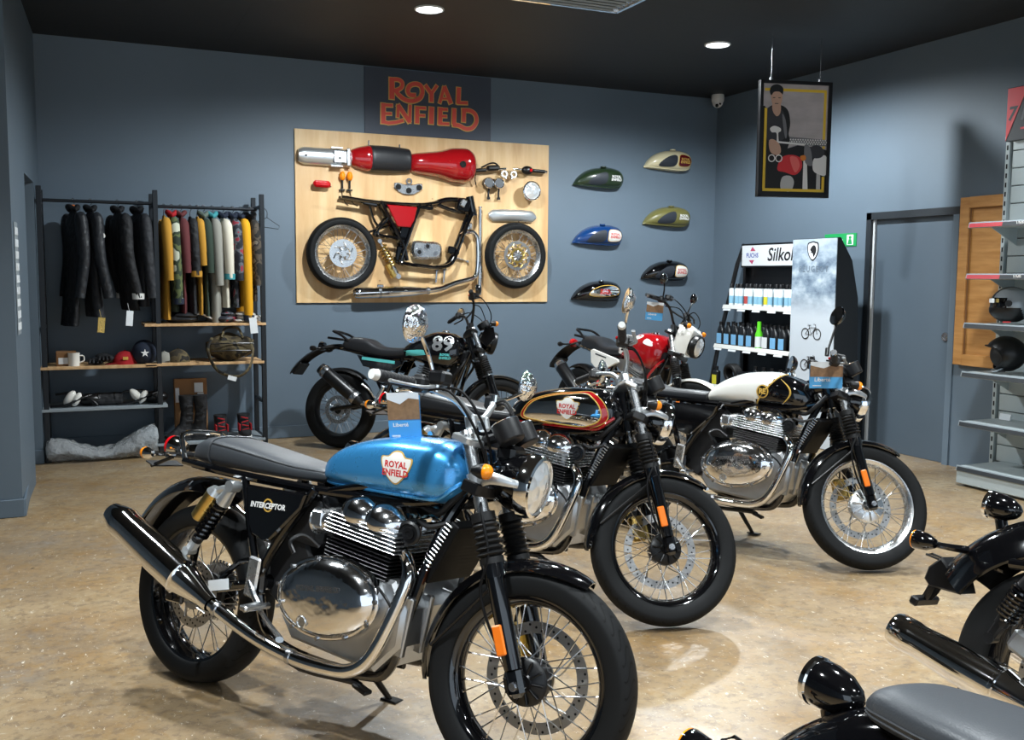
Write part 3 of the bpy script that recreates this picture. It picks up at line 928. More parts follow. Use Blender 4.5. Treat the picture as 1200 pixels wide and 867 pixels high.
        if style == 'chrome':
            for s in (-1, 1):
                def outl(k, fr=0.0):
                    return [(x, z) for x, z in catmull([(.71 - fr, .825), (.80, .808), (.95, .800), (1.06, .803), (1.125 + fr, .842), (1.115 + fr, .91), (1.05 + fr * .5, .952 + k), (.96, .945 + k), (.86, .93 + k), (.75, .895 + k * .5)], 5, True)]
                a = MB(); a.patch([(x, z) for x, z in catmull([(.66, .806), (.78, .800), (.95, .796), (1.07, .802), (1.128, .846), (1.118, .905), (1.07, .945), (1.03, .952), (1.05, .918), (1.075, .875), (1.04, .838), (.92, .828), (.76, .828)], 4, True)], TK.side(.0012, s), 1)
                # red border ring between two outlines
                ro = outl(.008, .012); ri = [(.885 + (x - .885) * .90, .868 + (z - .868) * .90) for x, z in ro]
                rg = MB(); n = len(ro); fs = TK.side(.0016, s)
                lv = [0, .5, 1.0]
                vs = [fs(ro[i][0] + (ri[i][0] - ro[i][0]) * t, ro[i][1] + (ri[i][1] - ro[i][1]) * t) for t in lv for i in range(n)]
                rg.add(vs, [(k * n + i, k * n + (i + 1) % n, (k + 1) * n + (i + 1) % n, (k + 1) * n + i) for k in range(2) for i in range(n)])
                rg.build('tank_panel', 'red_gloss', tk, 50, label='red border around the chrome panel')
                cp = MB(); cp.patch(ri, TK.side(.0022, s), 6); cp.build('tank_panel', 'chrome', tk, 50, label='chrome side panel')
                gp = MB(); gp.tube([TK.side(.0024, s)(x, z) for x, z in ri], .0028, 6, 1, closed=True); gp.tube([TK.side(.0018, s)(x, z) for x, z in ro], .0018, 6, 1, closed=True); gp.build('pinstripe', 'gold_text', tk)
        shield_badge(tk, TK, .955, .88, .115, .095)
    cap = MB(); cap.lathe([(.034, -.008), (.034, .006), (.028, .011), (0, .013)], (.93 if gt else .955, 0, (.962 if gt else .972)), (0, 0, 1), 32); cap.cyl((.93 if gt else .955, 0, .985), (.93 if gt else .955, .012, .985), .01, n=10); cap.build('filler_cap', 'chrome', tk)
    # horn
    h = MB(); h.lathe([(0, -.02), (.034, -.02), (.037, -.01), (.037, 0), (.030, .004), (.028, 0), (.020, 0), (.018, .006), (.008, .006), (.006, .003), (0, .003)], (1.01, -.13, .69), (.3, -1, 0), 32); h.box((1.01, -.09, .72), (.03, .06, .02), None, .004); h.build('horn', 'black_satin', root)
    # front end
    at = fork(root, xf, clamp_m='silver_paint', tube_m='alloy')
    fender(root, 'front_mudguard', 1.395, .319, .344, .125, R(62), R(190), 'black_gloss', xf, depth=.032, taper=.45)
    stay = MB(xf)
    for s in (-1, 1): stay.tube([(1.395 - .30, s * .062, .37), (1.30, s * .085, .60), (1.30, s * .085, .62)], .005, 6, 3); stay.box((1.285, s * .075, .635), (.05, .03, .03), None, .006)
    stay.build('mudguard_stay', 'black_satin', root, split=.004)
    hc = (1.335, 0, .868) if not gt else (1.33, 0, .855)
    headlight(root, xf, hc, .094)
    ears = MB(xf)
    for s in (-1, 1):
        ears.tube([(1.20, s * .105, .865), (1.245, s * .118, .878), (1.305, s * .105, .872), (1.33, s * .09, .868)], [.024, .018, .012, .010], 10, 4, flat=(.45, 1.1))
        ears.cyl((at(.835), s * .095, .835), (at(.885), s * .095, .885), .0265, n=20)
    ears.build('headlight_bracket', 'silver_paint', root, split=.004)
    for s in (-1, 1): indicator(root, xf, (1.245, s * .165, .895), (1.225, s * .115, .885), r=.023, body='black_satin')
    for s in (-1, 1): gauge(root, xf, (1.255, s * .058, 1.022), .042 if s < 0 else .038, .062)
    gb = MB(xf); gb.box((1.215, 0, .995), (.09, .13, .03), rotm('Y', -.35), .008); gb.box((1.25, 0, .955), (.06, .10, .05), None, .012); gb.build('gauge_bracket', 'black_satin', root)
    bar = MB(xf)
    if gt:
        for s in (-1, 1):
            bar.tube([(1.135, s * .10, .985), (1.12, s * .16, .985), (1.075, s * .27, .965), (1.02, s * .41, .95)], .011, 10, 4)
            bar.cyl((at(.975), s * .095, .965), (at(1.01), s * .095, 1.0), .028, n=16)
    else:
        bar.tube([(1.00, -.41, 1.121), (1.045, -.26, 1.118), (1.10, -.14, 1.098), (1.12, -.05, 1.055), (1.122, 0, 1.05), (1.12, .05, 1.055), (1.10, .14, 1.098), (1.045, .26, 1.118), (1.00, .41, 1.121)], .011, 12, 6)
        for s in (-1, 1): bar.box((1.125, s * .045, 1.035), (.034, .026, .045), rotm('Y', -.3), .006)
    br = bar.build('handlebar', 'silver_paint' if not gt else 'black_satin', root)
    for s in (-1, 1):
        if gt: grip_set(br, xf, (1.075, s * .28, .965), (1.022, s * .41, .95), root, s, cap='steel', brake=s < 0)
        else: grip_set(br, xf, (1.040, s * .28, 1.118), (1.003, s * .405, 1.121), root, s, brake=s < 0)
    for s in (-1, 1):
        if gt:
            if s > 0: mirror(root, xf, (1.06, s * .22, .99), (1.05, s * .25, 1.04), (1.045, s * .30, 1.11), .05, 'black_gloss', 'black_satin')
            else: mirror(root, xf, (1.035, s * .28, 1.0), (1.055, s * .29, 1.10), (1.06, s * .31, 1.19), .05, 'black_gloss', 'black_satin', back=(-1, -.35, .1))
        elif s < 0: mirror(root, xf, (1.075, s * .20, 1.125), (1.055, s * .235, 1.21), (1.035, s * .30, 1.285), .056)
        else: mirror(root, xf, (1.075, s * .20, 1.12), (1.085, s * .29, 1.14), (1.10, s * .39, 1.195), .052)
    z0 = 1.10 if not gt else .97
    cables(root, xf, [[(1.05, -.24, z0), (1.12, -.20, z0 + .01), (1.19, -.155, z0 - .08), (1.215, -.09, .91), (1.16, -.04, .85), (1.10, -.03, .80)],
                      [(1.06, -.20, z0), (1.13, -.16, z0 + .02), (1.195, -.12, z0 - .06), (1.21, -.05, .93), (1.17, 0, .85), (1.08, .02, .8)],
                      [(1.05, .24, z0), (1.12, .20, z0 + .01), (1.19, .15, z0 - .08), (1.21, .08, .91), (1.15, .04, .84), (1.06, .04, .76)],
                      [(1.06, .2, z0), (1.14, .15, z0 + .02), (1.20, .10, z0 - .05), (1.20, .03, .92), (1.16, .01, .82)],
                      [(1.19, -.06, .85), (1.235, -.125, .78), (1.275, -.128, .66), (1.26, -.12, .56), (1.30, -.1, .45), (1.36, -.075, .36)],
                      [(1.2, .04, .86), (1.24, .11, .74), (1.29, .11, .58), (1.29, .09, .45)]])
    wr = MB()
    wr.tube([(1.17, -.05, .86), (1.13, -.09, .80), (1.08, -.08, .76), (1.0, -.06, .77)], .011, 8, 4); wr.tube([(1.18, .03, .88), (1.12, .06, .82), (1.02, .06, .78)], .010, 8, 4)
    wr.tube([(1.14, -.1, .74), (1.08, -.12, .72), (1.03, -.11, .73)], .008, 6, 4); wr.box((1.09, 0, .80), (.12, .10, .05), None, .012); wr.box((.93, -.03, .775), (.12, .12, .03), None, .008)
    wr.build('wiring_loom', 'black_matte', root, split=.004)
    # side stand on the left, centre stand tucked up
    sd = MB(); sd.tube([(.60, .14, .25), (.66, .21, .12), (.69, .262, .045)], [.014, .012, .010], 8, 3); sd.box((.695, .268, .043), (.07, .05, .008), rotm('X', .0), .003); sd.build('side_stand', 'black_satin', root)
    cs = MB(); cs.tube([(.52, -.12, .24), (.64, -.14, .21), (.84, -.13, .215), (.875, -.12, .205)], .011, 8, 3); cs.tube([(.52, .12, .24), (.64, .14, .21), (.84, .13, .215)], .011, 8, 3); cs.box((.885, -.125, .20), (.06, .035, .014), rotm('Y', .3), .004); cs.build('centre_stand', 'black_satin', root, split=.004)
    return root
def scram(name, label, pose, steer, pal):
    """trail-styled single: long tail, upswept silencer, high wide bars"""
    root = bike_root(name, label, pose)
    xf = steerer(steer)
    wheel(root, 'rear_wheel', 0, .324, .12, .225, 'black_satin', 'black_satin', -1, .12, None, hub='plain', stripe=pal['stripe'])
    wheel(root, 'front_wheel', 1.43, .332, .10, .25, 'black_satin', 'black_satin', 1, .15, xf, hub='plain', stripe=pal['stripe'])
    f = MB()
    f.tube([(1.14, 0, .92), (1.0, 0, .86), (.78, 0, .80), (.60, 0, .77)], .022, 10, 4)
    f.cyl((1.19, 0, .80), (1.13, 0, .97), .03, n=16)
    for s in (-1, 1):
        f.tube([(1.16, s * .03, .84), (1.08, s * .07, .62), (1.0, s * .10, .34), (.90, s * .11, .26), (.60, s * .11, .26), (.46, s * .11, .34)], .016, 10, 4)
        f.tube([(.66, s * .09, .78), (.40, s * .11, .78), (.10, s * .10, .83), (-.05, s * .07, .85)], .014, 10, 4)
        f.tube([(.60, s * .10, .77), (.52, s * .11, .60), (.45, s * .11, .42)], .018, 10, 4)
        f.tube([(.24, s * .105, .81), (.36, s * .11, .62), (.45, s * .11, .46)], .013, 10, 4)
    f.build('frame', 'black_gloss', root)
    sw = MB()
    for s in (-1, 1): sw.tube([(.46, s * .10, .42), (.20, s * .11, .37), (-.03, s * .11, .324)], .024, 10, 3, flat=(1, .75))
    sw.cyl((0, -.14, .324), (0, .14, .324), .012, n=10); sw.build('swingarm', 'black_satin', root)
    e = MB(); e.prism([(.52, .34), (.58, .27), (.88, .26), (.97, .34), (.98, .46), (.90, .54), (.64, .54), (.54, .48)], (0, .12, 0), (1, 0, 0), (0, 0, 1), .24, .015)
    for i in range(9): e.box((.80 + .006 * i, 0, .55 + i * .018), (.20, .24, .006), rotm('Y', .3), .02)
    e.box((.83, 0, .64), (.15, .18, .22), rotm('Y', .3), .015); e.box((.87, 0, .755), (.17, .2, .05), rotm('Y', .3), .015)
    en = e.build('engine', pal['engine'], root, 30)
    c = MB(); c.lathe([(.10, 0), (.10, .02), (.085, .032), (.04, .036), (0, .036)], (.66, -.12, .42), (0, -1, 0), 32); c.lathe([(.075, 0), (.075, .02), (.06, .03), (0, .032)], (.83, -.12, .40), (0, -1, 0), 32); c.build('engine_cover', pal['cover'], en)
    x = MB(); x.tube([(.93, -.06, .66), (1.02, -.10, .60), (1.03, -.13, .48), (.95, -.16, .36), (.75, -.17, .32), (.50, -.175, .36), (.29, -.20, .395)], .021, 12, 6); x.build('exhaust_header', 'steel', root)
    s0 = V((.29, -.205, .393)); tp = V((-.085, -.23, .668)); L = (tp - s0).length
    x = MB(); x.lathe([(.025, -.01), (.034, .02), (.05, .07), (.056, .12), (.056, L * .86), (.05, L * .93), (.046, L), (.03, L), (.028, L * .9), (0, L * .9)], s0, tp - s0, 28)
    so = x.build('silencer', 'black_satin', root, 30)
    x = MB(); d = (tp - s0).normalized(); x.lathe([(.058, 0), (.058, .035), (.05, .05), (.05, .0)], s0 + d * (L * .84), d, 28); x.lathe([(.056, 0), (.060, .03), (.052, .05), (.04, 0)], s0 + d * .05, d, 28); x.build('silencer_trim', 'steel', so, split=.003)
    fp = MB(); fp.box((.47, -.13, .43), (.09, .012, .11), rotm('Y', .6), .008); fp.tube([(.45, -.14, .40), (.47, -.25, .395)], .011, 8, 1); fp.box((.42, -.14, .47), (.03, .02, .16), rotm('Y', .5), .006); fp.tube([(.38, -.14, .44), (.34, -.16, .50), (.27, -.17, .55)], .008, 6, 3); fp.build('footrest', 'alloy', root, split=.004)
    for s in (-1, 1):
        pass
    sh = MB(); coil(sh, (.40, 0, .50), (.34, 0, .74), .035, .008, 6); sh.build('shock_absorber', pal['spring'], root)
    # bodywork
    T = TankShape([.58, .62, .74, .90, 1.0, 1.07, 1.11], [.08, .115, .14, .155, .145, .12, .06], [.80, .785, .745, .71, .70, .73, .80], [.86, .895, .965, 1.01, 1.0, .965, .90], 2.8)
    tk = T.mesh(44, 44).build('fuel_tank', pal['tank'], root, 50)
    cap = MB(); cap.lathe([(.034, 0), (.034, .012), (.026, .016), (0, .016)], (.93, 0, 1.005), (0, 0, 1), 24); cap.build('filler_cap', 'chrome', tk)
    T.side(0)
    for s in (-1, 1):
        if pal['kind'] == 'black':
            m = MB(); fs = T.side(.002, s); m.patch([(x, z) for x, z in ((.60, .81), (.63, .80), (.72, .80), (.82, .81), (.80, .85), (.74, .85), (.66, .845), (.61, .84))], fs, 3); m.build('tank_stripe', 'turquoise', tk)
            n = MB(); fl = -s; n.text('89', lambda x, y, z: fs(.965 + fl * x * 1.1, .90 + y), .165, bold=.005); n.build('tank_number', 'silver_paint', tk)
            n = MB(); n.text('ROYAL', lambda x, y, z: fs(.985 + fl * x, .815 + y), .026, bold=.0015, shear=.2); n.text('ENFIELD', lambda x, y, z: fs(.985 + fl * x, .788 + y), .026, bold=.0015, shear=.2); n.build('tank_lettering', 'turquoise', tk)
        else:
            m = MB(); fs = T.side(.002, s); m.patch(catmull([(.61, .85), (.66, .90), (.76, .95), (.90, .985), (.93, .965), (.84, .92), (.74, .85), (.66, .81), (.61, .82)], 3, True), fs, 4); m.build('tank_stripe', 'white_gloss', tk)
            m = MB(); m.patch(catmull([(.98, .955), (1.03, .94), (1.06, .90), (1.02, .90), (.96, .92)], 3, True), fs, 3); m.build('tank_flash', 'white_gloss', tk)
    seat_block(root, [.02, .06, .14, .26, .34, .42, .55, .68, .73], [.08, .105, .115, .12, .12, .118, .105, .09, .06], [.845, .825, .80, .78, .77, .765, .775, .80, .83], [.88, .925, .945, .935, .89, .868, .865, .90, .92], 'seat_vinyl')
    for s in (-1, 1):
        m = MB(); m.prism([(.20, .79), (.60, .755), (.62, .72), (.50, .66), (.26, .70)] if pal['kind'] == 'black' else [(.26, .81), (.30, .825), (.66, .76), (.68, .735), (.52, .67), (.36, .66), (.29, .70)], (0, s * .13 + (.018 if s > 0 else 0), 0), (1, 0, 0), (0, 0, 1), .018, .006)
        p = m.build('side_panel', pal['panel'], root, 30)
        if pal['kind'] == 'black':
            q = MB(); q.box((.40, s * .1495, .752), (.30, .004, .024), rotm('Y', .09)); q.build('panel_stripe', 'turquoise', p)
        else:
            q = MB(); q.box((.42, s * .149, .772), (.16, .002, .012), rotm('Y', .15)); q.build('panel_marking', 'piping', p)
    rk = MB()
    rk.tube([(.10, -.10, .90), (.02, -.10, .955), (-.06, -.085, .985), (-.08, 0, .99), (-.06, .085, .985), (.02, .10, .955), (.10, .10, .90)], .011, 8, 5); rk.box((-.05, 0, .925), (.16, .13, .02), rotm('Y', .1), .006)
    rk.build('grab_rail', 'black_satin', root)
    fender(root, 'rear_mudguard', -.02, .324, .56, .15, R(88), R(148), pal['rear'], depth=.03, taper=.3)
    fender(root, 'rear_hugger', 0, .324, .36, .13, R(50), R(120), 'black_plastic', depth=.03, taper=.3)
    tl = MB(); tl.lathe([(0, -.03), (.035, -.028), (.042, 0), (.038, .016), (0, .022)], (-.21, 0, .86), (-1, 0, .1), 24); tl.build('tail_light', 'red_lens' if pal['kind'] != 'black' else 'black_gloss', root)
    for s in (-1, 1): indicator(root, None, (-.22, s * .14, .835), (-.16, s * .04, .845), fwd=-1, m='black_gloss', body='black_satin')
    pb = MB(); pb.box((-.40, 0, .66), (.02, .15, .12), rotm('Y', .6), .004); pb.build('plate_holder', 'black_plastic', root)
    # front
    fork(root, xf, top=(1.14, 1.02), axle=(1.43, .332), boots=True, boot=(.80, .66), clamp_m='black_satin', leg_m='black_gloss', tube_m='alloy')
    fender(root, 'front_mudguard', 1.43, .332, .355, .125, R(35) if pal['kind'] != 'black' else R(48), R(165), pal['front'], xf, depth=.03, taper=.3)
    hc = (1.335 if pal['kind'] == 'black' else 1.36, 0, .952 if pal['kind'] == 'black' else .94)
    headlight(root, xf, hc, .092, .15, 'black_gloss', 'black_satin', .12)
    cw = MB(xf)
    if pal['kind'] == 'black':
        for s in (-1, 1): cw.prism([(1.20, .93), (1.24, 1.05), (1.31, 1.06), (1.33, .97), (1.26, .88)], (0, s * .10 + (.008 if s > 0 else 0), 0), (1, 0, 0), (0, 0, 1), .008, .003)
        cw.build('headlight_bracket', 'black_gloss', root, split=.003)
    else:
        secs = []
        for z, w, xa in ((.86, .085, 1.27), (.93, .105, 1.285), (1.0, .115, 1.30), (1.055, .11, 1.31), (1.085, .09, 1.29), (1.10, .05, 1.27)):
            outer = [(xa - .09, -w), (xa - .02, -w * 1.02), (xa + .03, -w * .8), (xa + .03, w * .8), (xa - .02, w * 1.02), (xa - .09, w), (xa - .085, w * .94), (xa - .02, w * .94), (xa + .022, w * .75), (xa + .022, -w * .75), (xa - .02, -w * .94), (xa - .085, -w * .94)]
            secs.append([V((p[0], p[1], z)) for p in outer])
        cw.loft(secs); cw.build('headlight_cowl', 'white_gloss', root, 40)
    for s in (-1, 1): indicator(root, xf, (1.31, s * .15, 1.075), (1.25, s * .07, 1.05), body='black_satin')
    g = gauge(root, xf, (1.24, -.03, 1.09), .05, .05)
    b = MB(xf); b.tube([(1.035, -.41, 1.225), (1.075, -.27, 1.235), (1.12, -.16, 1.20), (1.135, -.06, 1.10), (1.137, 0, 1.085), (1.135, .06, 1.10), (1.12, .16, 1.20), (1.075, .27, 1.235), (1.035, .41, 1.225)], .011, 10, 5)
    b.tube([(1.125, -.14, 1.185), (1.13, 0, 1.18), (1.125, .14, 1.185)], .008, 8, 2)
    for s in (-1, 1): b.box((1.137, s * .045, 1.05), (.04, .03, .08), rotm('Y', -.2), .006)
    br = b.build('handlebar', 'black_satin' , root)
    for s in (-1, 1):
        grip_set(br, xf, (1.072, s * .28, 1.235), (1.038, s * .40, 1.226), root, s, cap='black_satin' if pal['kind'] == 'black' else 'steel', brake=s < 0, lever_m='black_satin')
        if pal['kind'] == 'black': mirror(root, xf, (1.085, s * .24, 1.24), (1.10, s * .27, 1.26), (1.11, s * .31, 1.285), .045, 'black_gloss', 'black_satin', back=(-1, -s * .5, 0))
        else: mirror(root, xf, (1.085, s * .24, 1.24), (1.09, s * .26, 1.32), (1.08, s * .30, 1.40), .045, 'black_gloss', 'black_satin')
    cables(root, xf, [[(1.08, -.24, 1.22), (1.17, -.2, 1.26), (1.28, -.12, 1.15), (1.25, -.06, 1.0), (1.16, -.03, .86)], [(1.08, .24, 1.22), (1.17, .2, 1.26), (1.28, .12, 1.15), (1.25, .06, 1.0), (1.16, .03, .86)], [(1.1, -.2, 1.2), (1.2, -.1, 1.2), (1.27, -.05, 1.02), (1.2, 0, .9)], [(1.2, -.05, .9), (1.25, -.12, .78), (1.28, -.12, .6), (1.36, -.09, .42)]])
    w = MB(); w.box((1.03, 0, .66), (.07, .16, .16), rotm('Y', .35), .01); w.box((1.10, 0, .80), (.10, .12, .12), None, .02); w.build('front_ducting', 'black_satin', root)
    gd = MB()
    for s in (-1, 1): gd.tube([(1.13, s * .04, .80), (1.14, s * .13, .74), (1.06, s * .15, .62), (1.0, s * .12, .48)], .011, 8, 4)
    gd.build('crash_bar', 'black_satin' if pal['kind'] == 'black' else 'red_gloss', root)
    sd = MB(); sd.tube([(.60, .12, .28), (.63, .20, .12), (.65, .255, .045)], [.014, .012, .010], 8, 3); sd.box((.655, .26, .04), (.07, .05, .008), None, .003); sd.build('side_stand', 'black_satin', root)
    return root

def cruiser(name, label, pose, spec):
    """low cruiser with deep mudguards, bullet lamps and long chrome silencers"""
    root = bike_root(name, label, pose)
    xf = steerer(spec.get('steer', .1))
    wheel(root, 'rear_wheel', 0, .33, .15, .215, 'black_gloss', 'black_satin', -1, .13, None, hub='plain', nsp=spec.get('nsp', 36))
    wheel(root, 'front_wheel', 1.48, .335, .12, .245, 'black_gloss', 'black_satin', 1, .15, xf, hub='plain')
    f = MB()
    f.cyl((1.21, 0, .78), (1.16, 0, .94), .03, n=16); f.tube([(1.15, 0, .88), (.95, 0, .82), (.7, 0, .74), (.5, 0, .70)], .024, 10, 4)
    for s in (-1, 1):
        f.tube([(1.18, s * .03, .80), (1.12, s * .08, .55), (1.05, s * .12, .26), (.90, s * .13, .20), (.6, s * .13, .20), (.44, s * .13, .28), (.40, s * .13, .44), (.48, s * .12, .66)], .018, 10, 5)
        f.tube([(.60, s * .11, .70), (.3, s * .13, .66), (.05, s * .135, .66), (-.16, s * .12, .64)], .016, 10, 4)
        pass
    f.build('frame', 'black_gloss', root)
    sw = MB()
    for s in (-1, 1): sw.tube([(.44, s * .12, .38), (.2, s * .13, .35), (-.03, s * .13, .33)], .024, 10, 3, flat=(1, .75)); sw.box((-.02, s * .135, .33), (.10, .02, .06), None, .008)
    sw.cyl((0, -.16, .33), (0, .16, .33), .013, n=12); sw.build('swingarm', 'black_satin', root)
    for s in (-1, 1): shock(root, (-.055, .655), (-.165, .425), s * .165, m_cap='black_satin', r=.029)
    k = MB(); k.box((-.08, -.125, .42), (.10, .04, .07), rotm('Y', .4), .012); k.tube([(-.02, -.165, .44), (.08, -.17, .36), (.14, -.17, .28)], .022, 10, 3); k.cyl((.09, -.14, .33), (.09, -.20, .33), .012, n=12); k.build('brake_caliper', 'cast_alloy', root)
    e = MB(); e.prism([(.50, .34), (.56, .24), (.95, .22), (1.02, .32), (1.02, .44), (.92, .50), (.62, .50), (.52, .46)], (0, .15, 0), (1, 0, 0), (0, 0, 1), .30, .015)
    for i in range(10): e.box((.80, 0, .51 + i * .02), (.24, .30, .007), None, .02)
    e.box((.80, 0, .62), (.17, .22, .26), None, .02); en = e.build('engine', 'black_satin', root, 30)
    c = MB(); secs = []
    for off, kk in ((.14, 1), (.19, 1), (.205, .93), (.22, .75), (.226, .3)): secs.append([V((a, -off, b)) for a, b in ellipse(.74, .37, .19 * kk, .12 * kk, 40)])
    c.loft(secs); c.build('engine_cover', spec['metal'], en)
    exhaust(root, [(.93, -.09, .60), (.99, -.12, .60), (1.03, -.15, .54), (1.0, -.17, .42), (.94, -.19, .28), (.86, -.20, .225), (.70, -.205, .215), (.45, -.21, .235), (.22, -.215, .262), (.02, -.22, .285)], .022, spec['tip'], m='chrome', mr=(.034, .062, .058, .050, .046))
    T = TankShape([.52, .56, .66, .82, .96, 1.06, 1.12, 1.15], [.04, .09, .13, .155, .155, .13, .09, .03], [.72, .705, .70, .70, .715, .75, .79, .82], [.76, .80, .86, .91, .925, .91, .88, .85], 2.6)
    tk = T.mesh(40, 44).build('fuel_tank', spec['paint'], root, 50)
    cap = MB(); cap.lathe([(.034, 0), (.034, .012), (.026, .016), (0, .016)], (.93, 0, .92), (0, 0, 1), 24); cap.build('filler_cap', 'chrome', tk)
    fender(root, 'rear_mudguard', 0, .33, .472, .21, R(50), R(150), spec['paint'], depth=.11, steps=40, thick=.006)
    st = spec['seat']
    S = TankShape(st['x'], st['w'], st['b'], st['t'], 3.0); so = S.mesh(36, 44).build('pillion_seat' if 'rider' in st else 'seat', 'seat_grey', root, 50)
    pp = MB()
    for s in (-1, 1):
        for fr in (.30, .42):
            pts = []
            for i in range(22):
                x = st['x'][0] + .012 + (st['x'][-1] - st['x'][0] - .03) * i / 21; w, b, t = S.at(x); z = b + (t - b) * fr
                pts.append((x, s * (S.y(x, z) + .0005), z))
            pp.tube(pts, .0022, 6, 1)
    pp.build('seat_piping', 'piping', so)
    if 'rider' in st:
        q = st['rider']; S2 = TankShape(q['x'], q['w'], q['b'], q['t'], 3.0); S2.mesh(30, 40).build('rider_seat', 'seat_grey', root, 50)
    # lamps
    tl = V(spec['tail'])
    b = MB(); b.lathe([(.041, .0), (.0425, -.004), (.042, -.025), (.036, -.055), (.022, -.080), (.010, -.090), (0, -.092)], tl, (-1, 0, .08), 32); b.cyl(tl + V((.02, 0, 0)), tl + V((.04, 0, -.07)), .018, n=16); p = b.build('tail_light', 'black_gloss', root)
    b = MB(); b.lathe([(.041, -.002), (.044, .002), (.0435, .012), (.038, .014)], tl, (-1, 0, .08), 32); b.build('tail_light_rim', 'chrome', p)
    b = MB(); b.lathe([(.038, .010), (.03, .018), (0, .022)], tl, (-1, 0, .08), 32); b.build('tail_lens', 'red_lens', p)
    iy, iz, ix = spec['ind']
    for s in (-1, 1):
        iy, iz, ix = spec['ind'] if s < 0 else (.125, .60, -.37)
        m = MB(); m.tube([(ix + .10, s * .075, iz - .01), (ix + .05, s * (iy * .6 + .02), iz - .008), (ix + .012, s * iy, iz)], [.013, .010, .010], 10, 4)
        m.lathe([(0, -.065), (.014, -.06), (.026, -.035), (.030, 0), (.029, .004)], (ix, s * iy, iz), (-1, 0, 0), 24); p = m.build('indicator', 'black_gloss', root)
        m = MB(); m.lathe([(.029, .003), (.0285, .008), (.018, .013), (0, .014)], (ix, s * iy, iz), (-1, 0, 0), 24); m.build('indicator_lens', 'amber', p)
    pb = MB(); pb.prism([(-.36, .55), (-.41, .60), (-.45, .56), (-.46, .52), (-.44, .50), (-.34, .50)], (0, .055, 0), (1, 0, 0), (0, 0, 1), .11, .006); pb.tube([(-.44, .02, .52), (-.455, .02, .48), (-.472, .01, .45)], .012, 8, 2); pb.tube([(-.44, -.02, .52), (-.455, -.02, .48), (-.472, -.01, .45)], .012, 8, 2)
    pb.box((-.478, 0, .443), (.03, .13, .03), rotm('Y', .3), .006); pb.tube([(-.43, -.02, .585), (-.48, -.02, .592), (-.485, .02, .592), (-.43, .02, .585)], .004, 6, 1)
    pb.build('plate_bracket', 'black_satin', root)
    fork(root, xf, top=(1.17, .97), axle=(1.48, .335), boots=False, clamp_m='black_gloss', leg_m='black_gloss', refl=True)
    fender(root, 'front_mudguard', 1.48, .335, .365, .15, R(40), R(185), spec['paint'], xf, depth=.06)
    headlight(root, xf, (1.36, 0, .87), .095)
    for s in (-1, 1): indicator(root, xf, (1.26, s * .16, .86), (1.24, s * .1, .86), body='black_gloss')
    gauge(root, xf, (1.23, 0, 1.0), .055, .06)
    b = MB(xf); b.tube([(.96, -.42, 1.06), (1.0, -.30, 1.08), (1.10, -.18, 1.09), (1.16, -.06, 1.02), (1.162, 0, 1.01), (1.16, .06, 1.02), (1.10, .18, 1.09), (1.0, .30, 1.08), (.96, .42, 1.06)], .012, 10, 5); br = b.build('handlebar', 'chrome', root)
    for s in (-1, 1):
        grip_set(br, xf, (1.005, s * .29, 1.08), (.965, s * .41, 1.062), root, s, brake=s < 0)
        mirror(root, xf, (1.05, s * .24, 1.09), (1.04, s * .28, 1.18), (1.03, s * .34, 1.25), .05, 'black_gloss', 'black_satin')
    fp = MB()
    for s in (-1, 1): fp.tube([(.62, s * .13, .27), (.62, s * .28, .27)], .012, 8, 1); fp.box((.62, s * .24, .275), (.04, .10, .02), None, .006)
    fp.build('footrest', 'black_satin', root)
    sd = MB(); sd.tube([(.60, .13, .22), (.63, .20, .10), (.65, .262, .045)], [.014, .012, .010], 8, 3); sd.box((.655, .267, .04), (.07, .05, .008), None, .003); sd.build('side_stand', 'black_satin', root)
    for s in (-1, 1):
        m = MB(); m.prism([(.46, .66), (.58, .62), (.56, .48), (.44, .46), (.38, .54)], (0, s * .12 + (.02 if s > 0 else 0), 0), (1, 0, 0), (0, 0, 1), .02, .008); m.build('side_panel', spec['paint'], root)
    return root
BLUE = (.3589, 3.6106, -.99887, .15594); CHROME = (1.50604, 4.65095, -1.0372, .12601); WHITE = (2.9588, 4.9776, -1.0929, .12255)
twin('blue', BLUE, .16344, 'motorcycle', 'metallic blue tank motorcycle nearest the camera with chrome exhausts')
twin('chrome', CHROME, .80, 'motorcycle', 'motorcycle with chrome and red fuel tank parked between the blue and white ones')
twin('white', WHITE, .767, 'motorcycle', 'white and black tank cafe racer motorcycle with silver wheel rims')
scram('motorcycle', 'black and turquoise trail motorcycle parked under the plywood board', (2.0168, 8.162, -.7312, .12805), .62,
      dict(kind='black', tank='black_gloss', stripe='turquoise', engine='black_satin', cover='cast_alloy', panel='black_gloss', rear='black_plastic', front='black_gloss', spring='black_satin'))
scram('motorcycle', 'red and white trail motorcycle with white headlight cowl at the back wall', (4.14, 7.88, -1.43, .13294), .42,
      dict(kind='red', tank='red_gloss', stripe=None, engine='cast_alloy', cover='alloy', panel='white_gloss', rear='black_plastic', front='white_gloss', spring='red_gloss'))
cruiser('motorcycle', 'black cruiser motorcycle at right edge showing rear wheel and chrome silencer', (2.5033, 1.7994, -1.374, .15614),
        dict(paint='black_gloss', metal='black_satin', tip=(-.425, -.235, .381), tail=(-.300, 0, .788), ind=(.19, .653, -.417), steer=.1,
             seat=dict(x=[-.175, -.15, -.10, .0, .14, .19, .205], w=[.045, .075, .10, .125, .135, .13, .10], b=[.76, .752, .75, .75, .745, .745, .76], t=[.79, .812, .825, .828, .82, .81, .79], rider=dict(x=[.19, .22, .30, .42, .52, .57], w=[.12, .15, .165, .15, .11, .07], b=[.70, .68, .67, .67, .68, .70], t=[.80, .785, .745, .735, .75, .76]))))
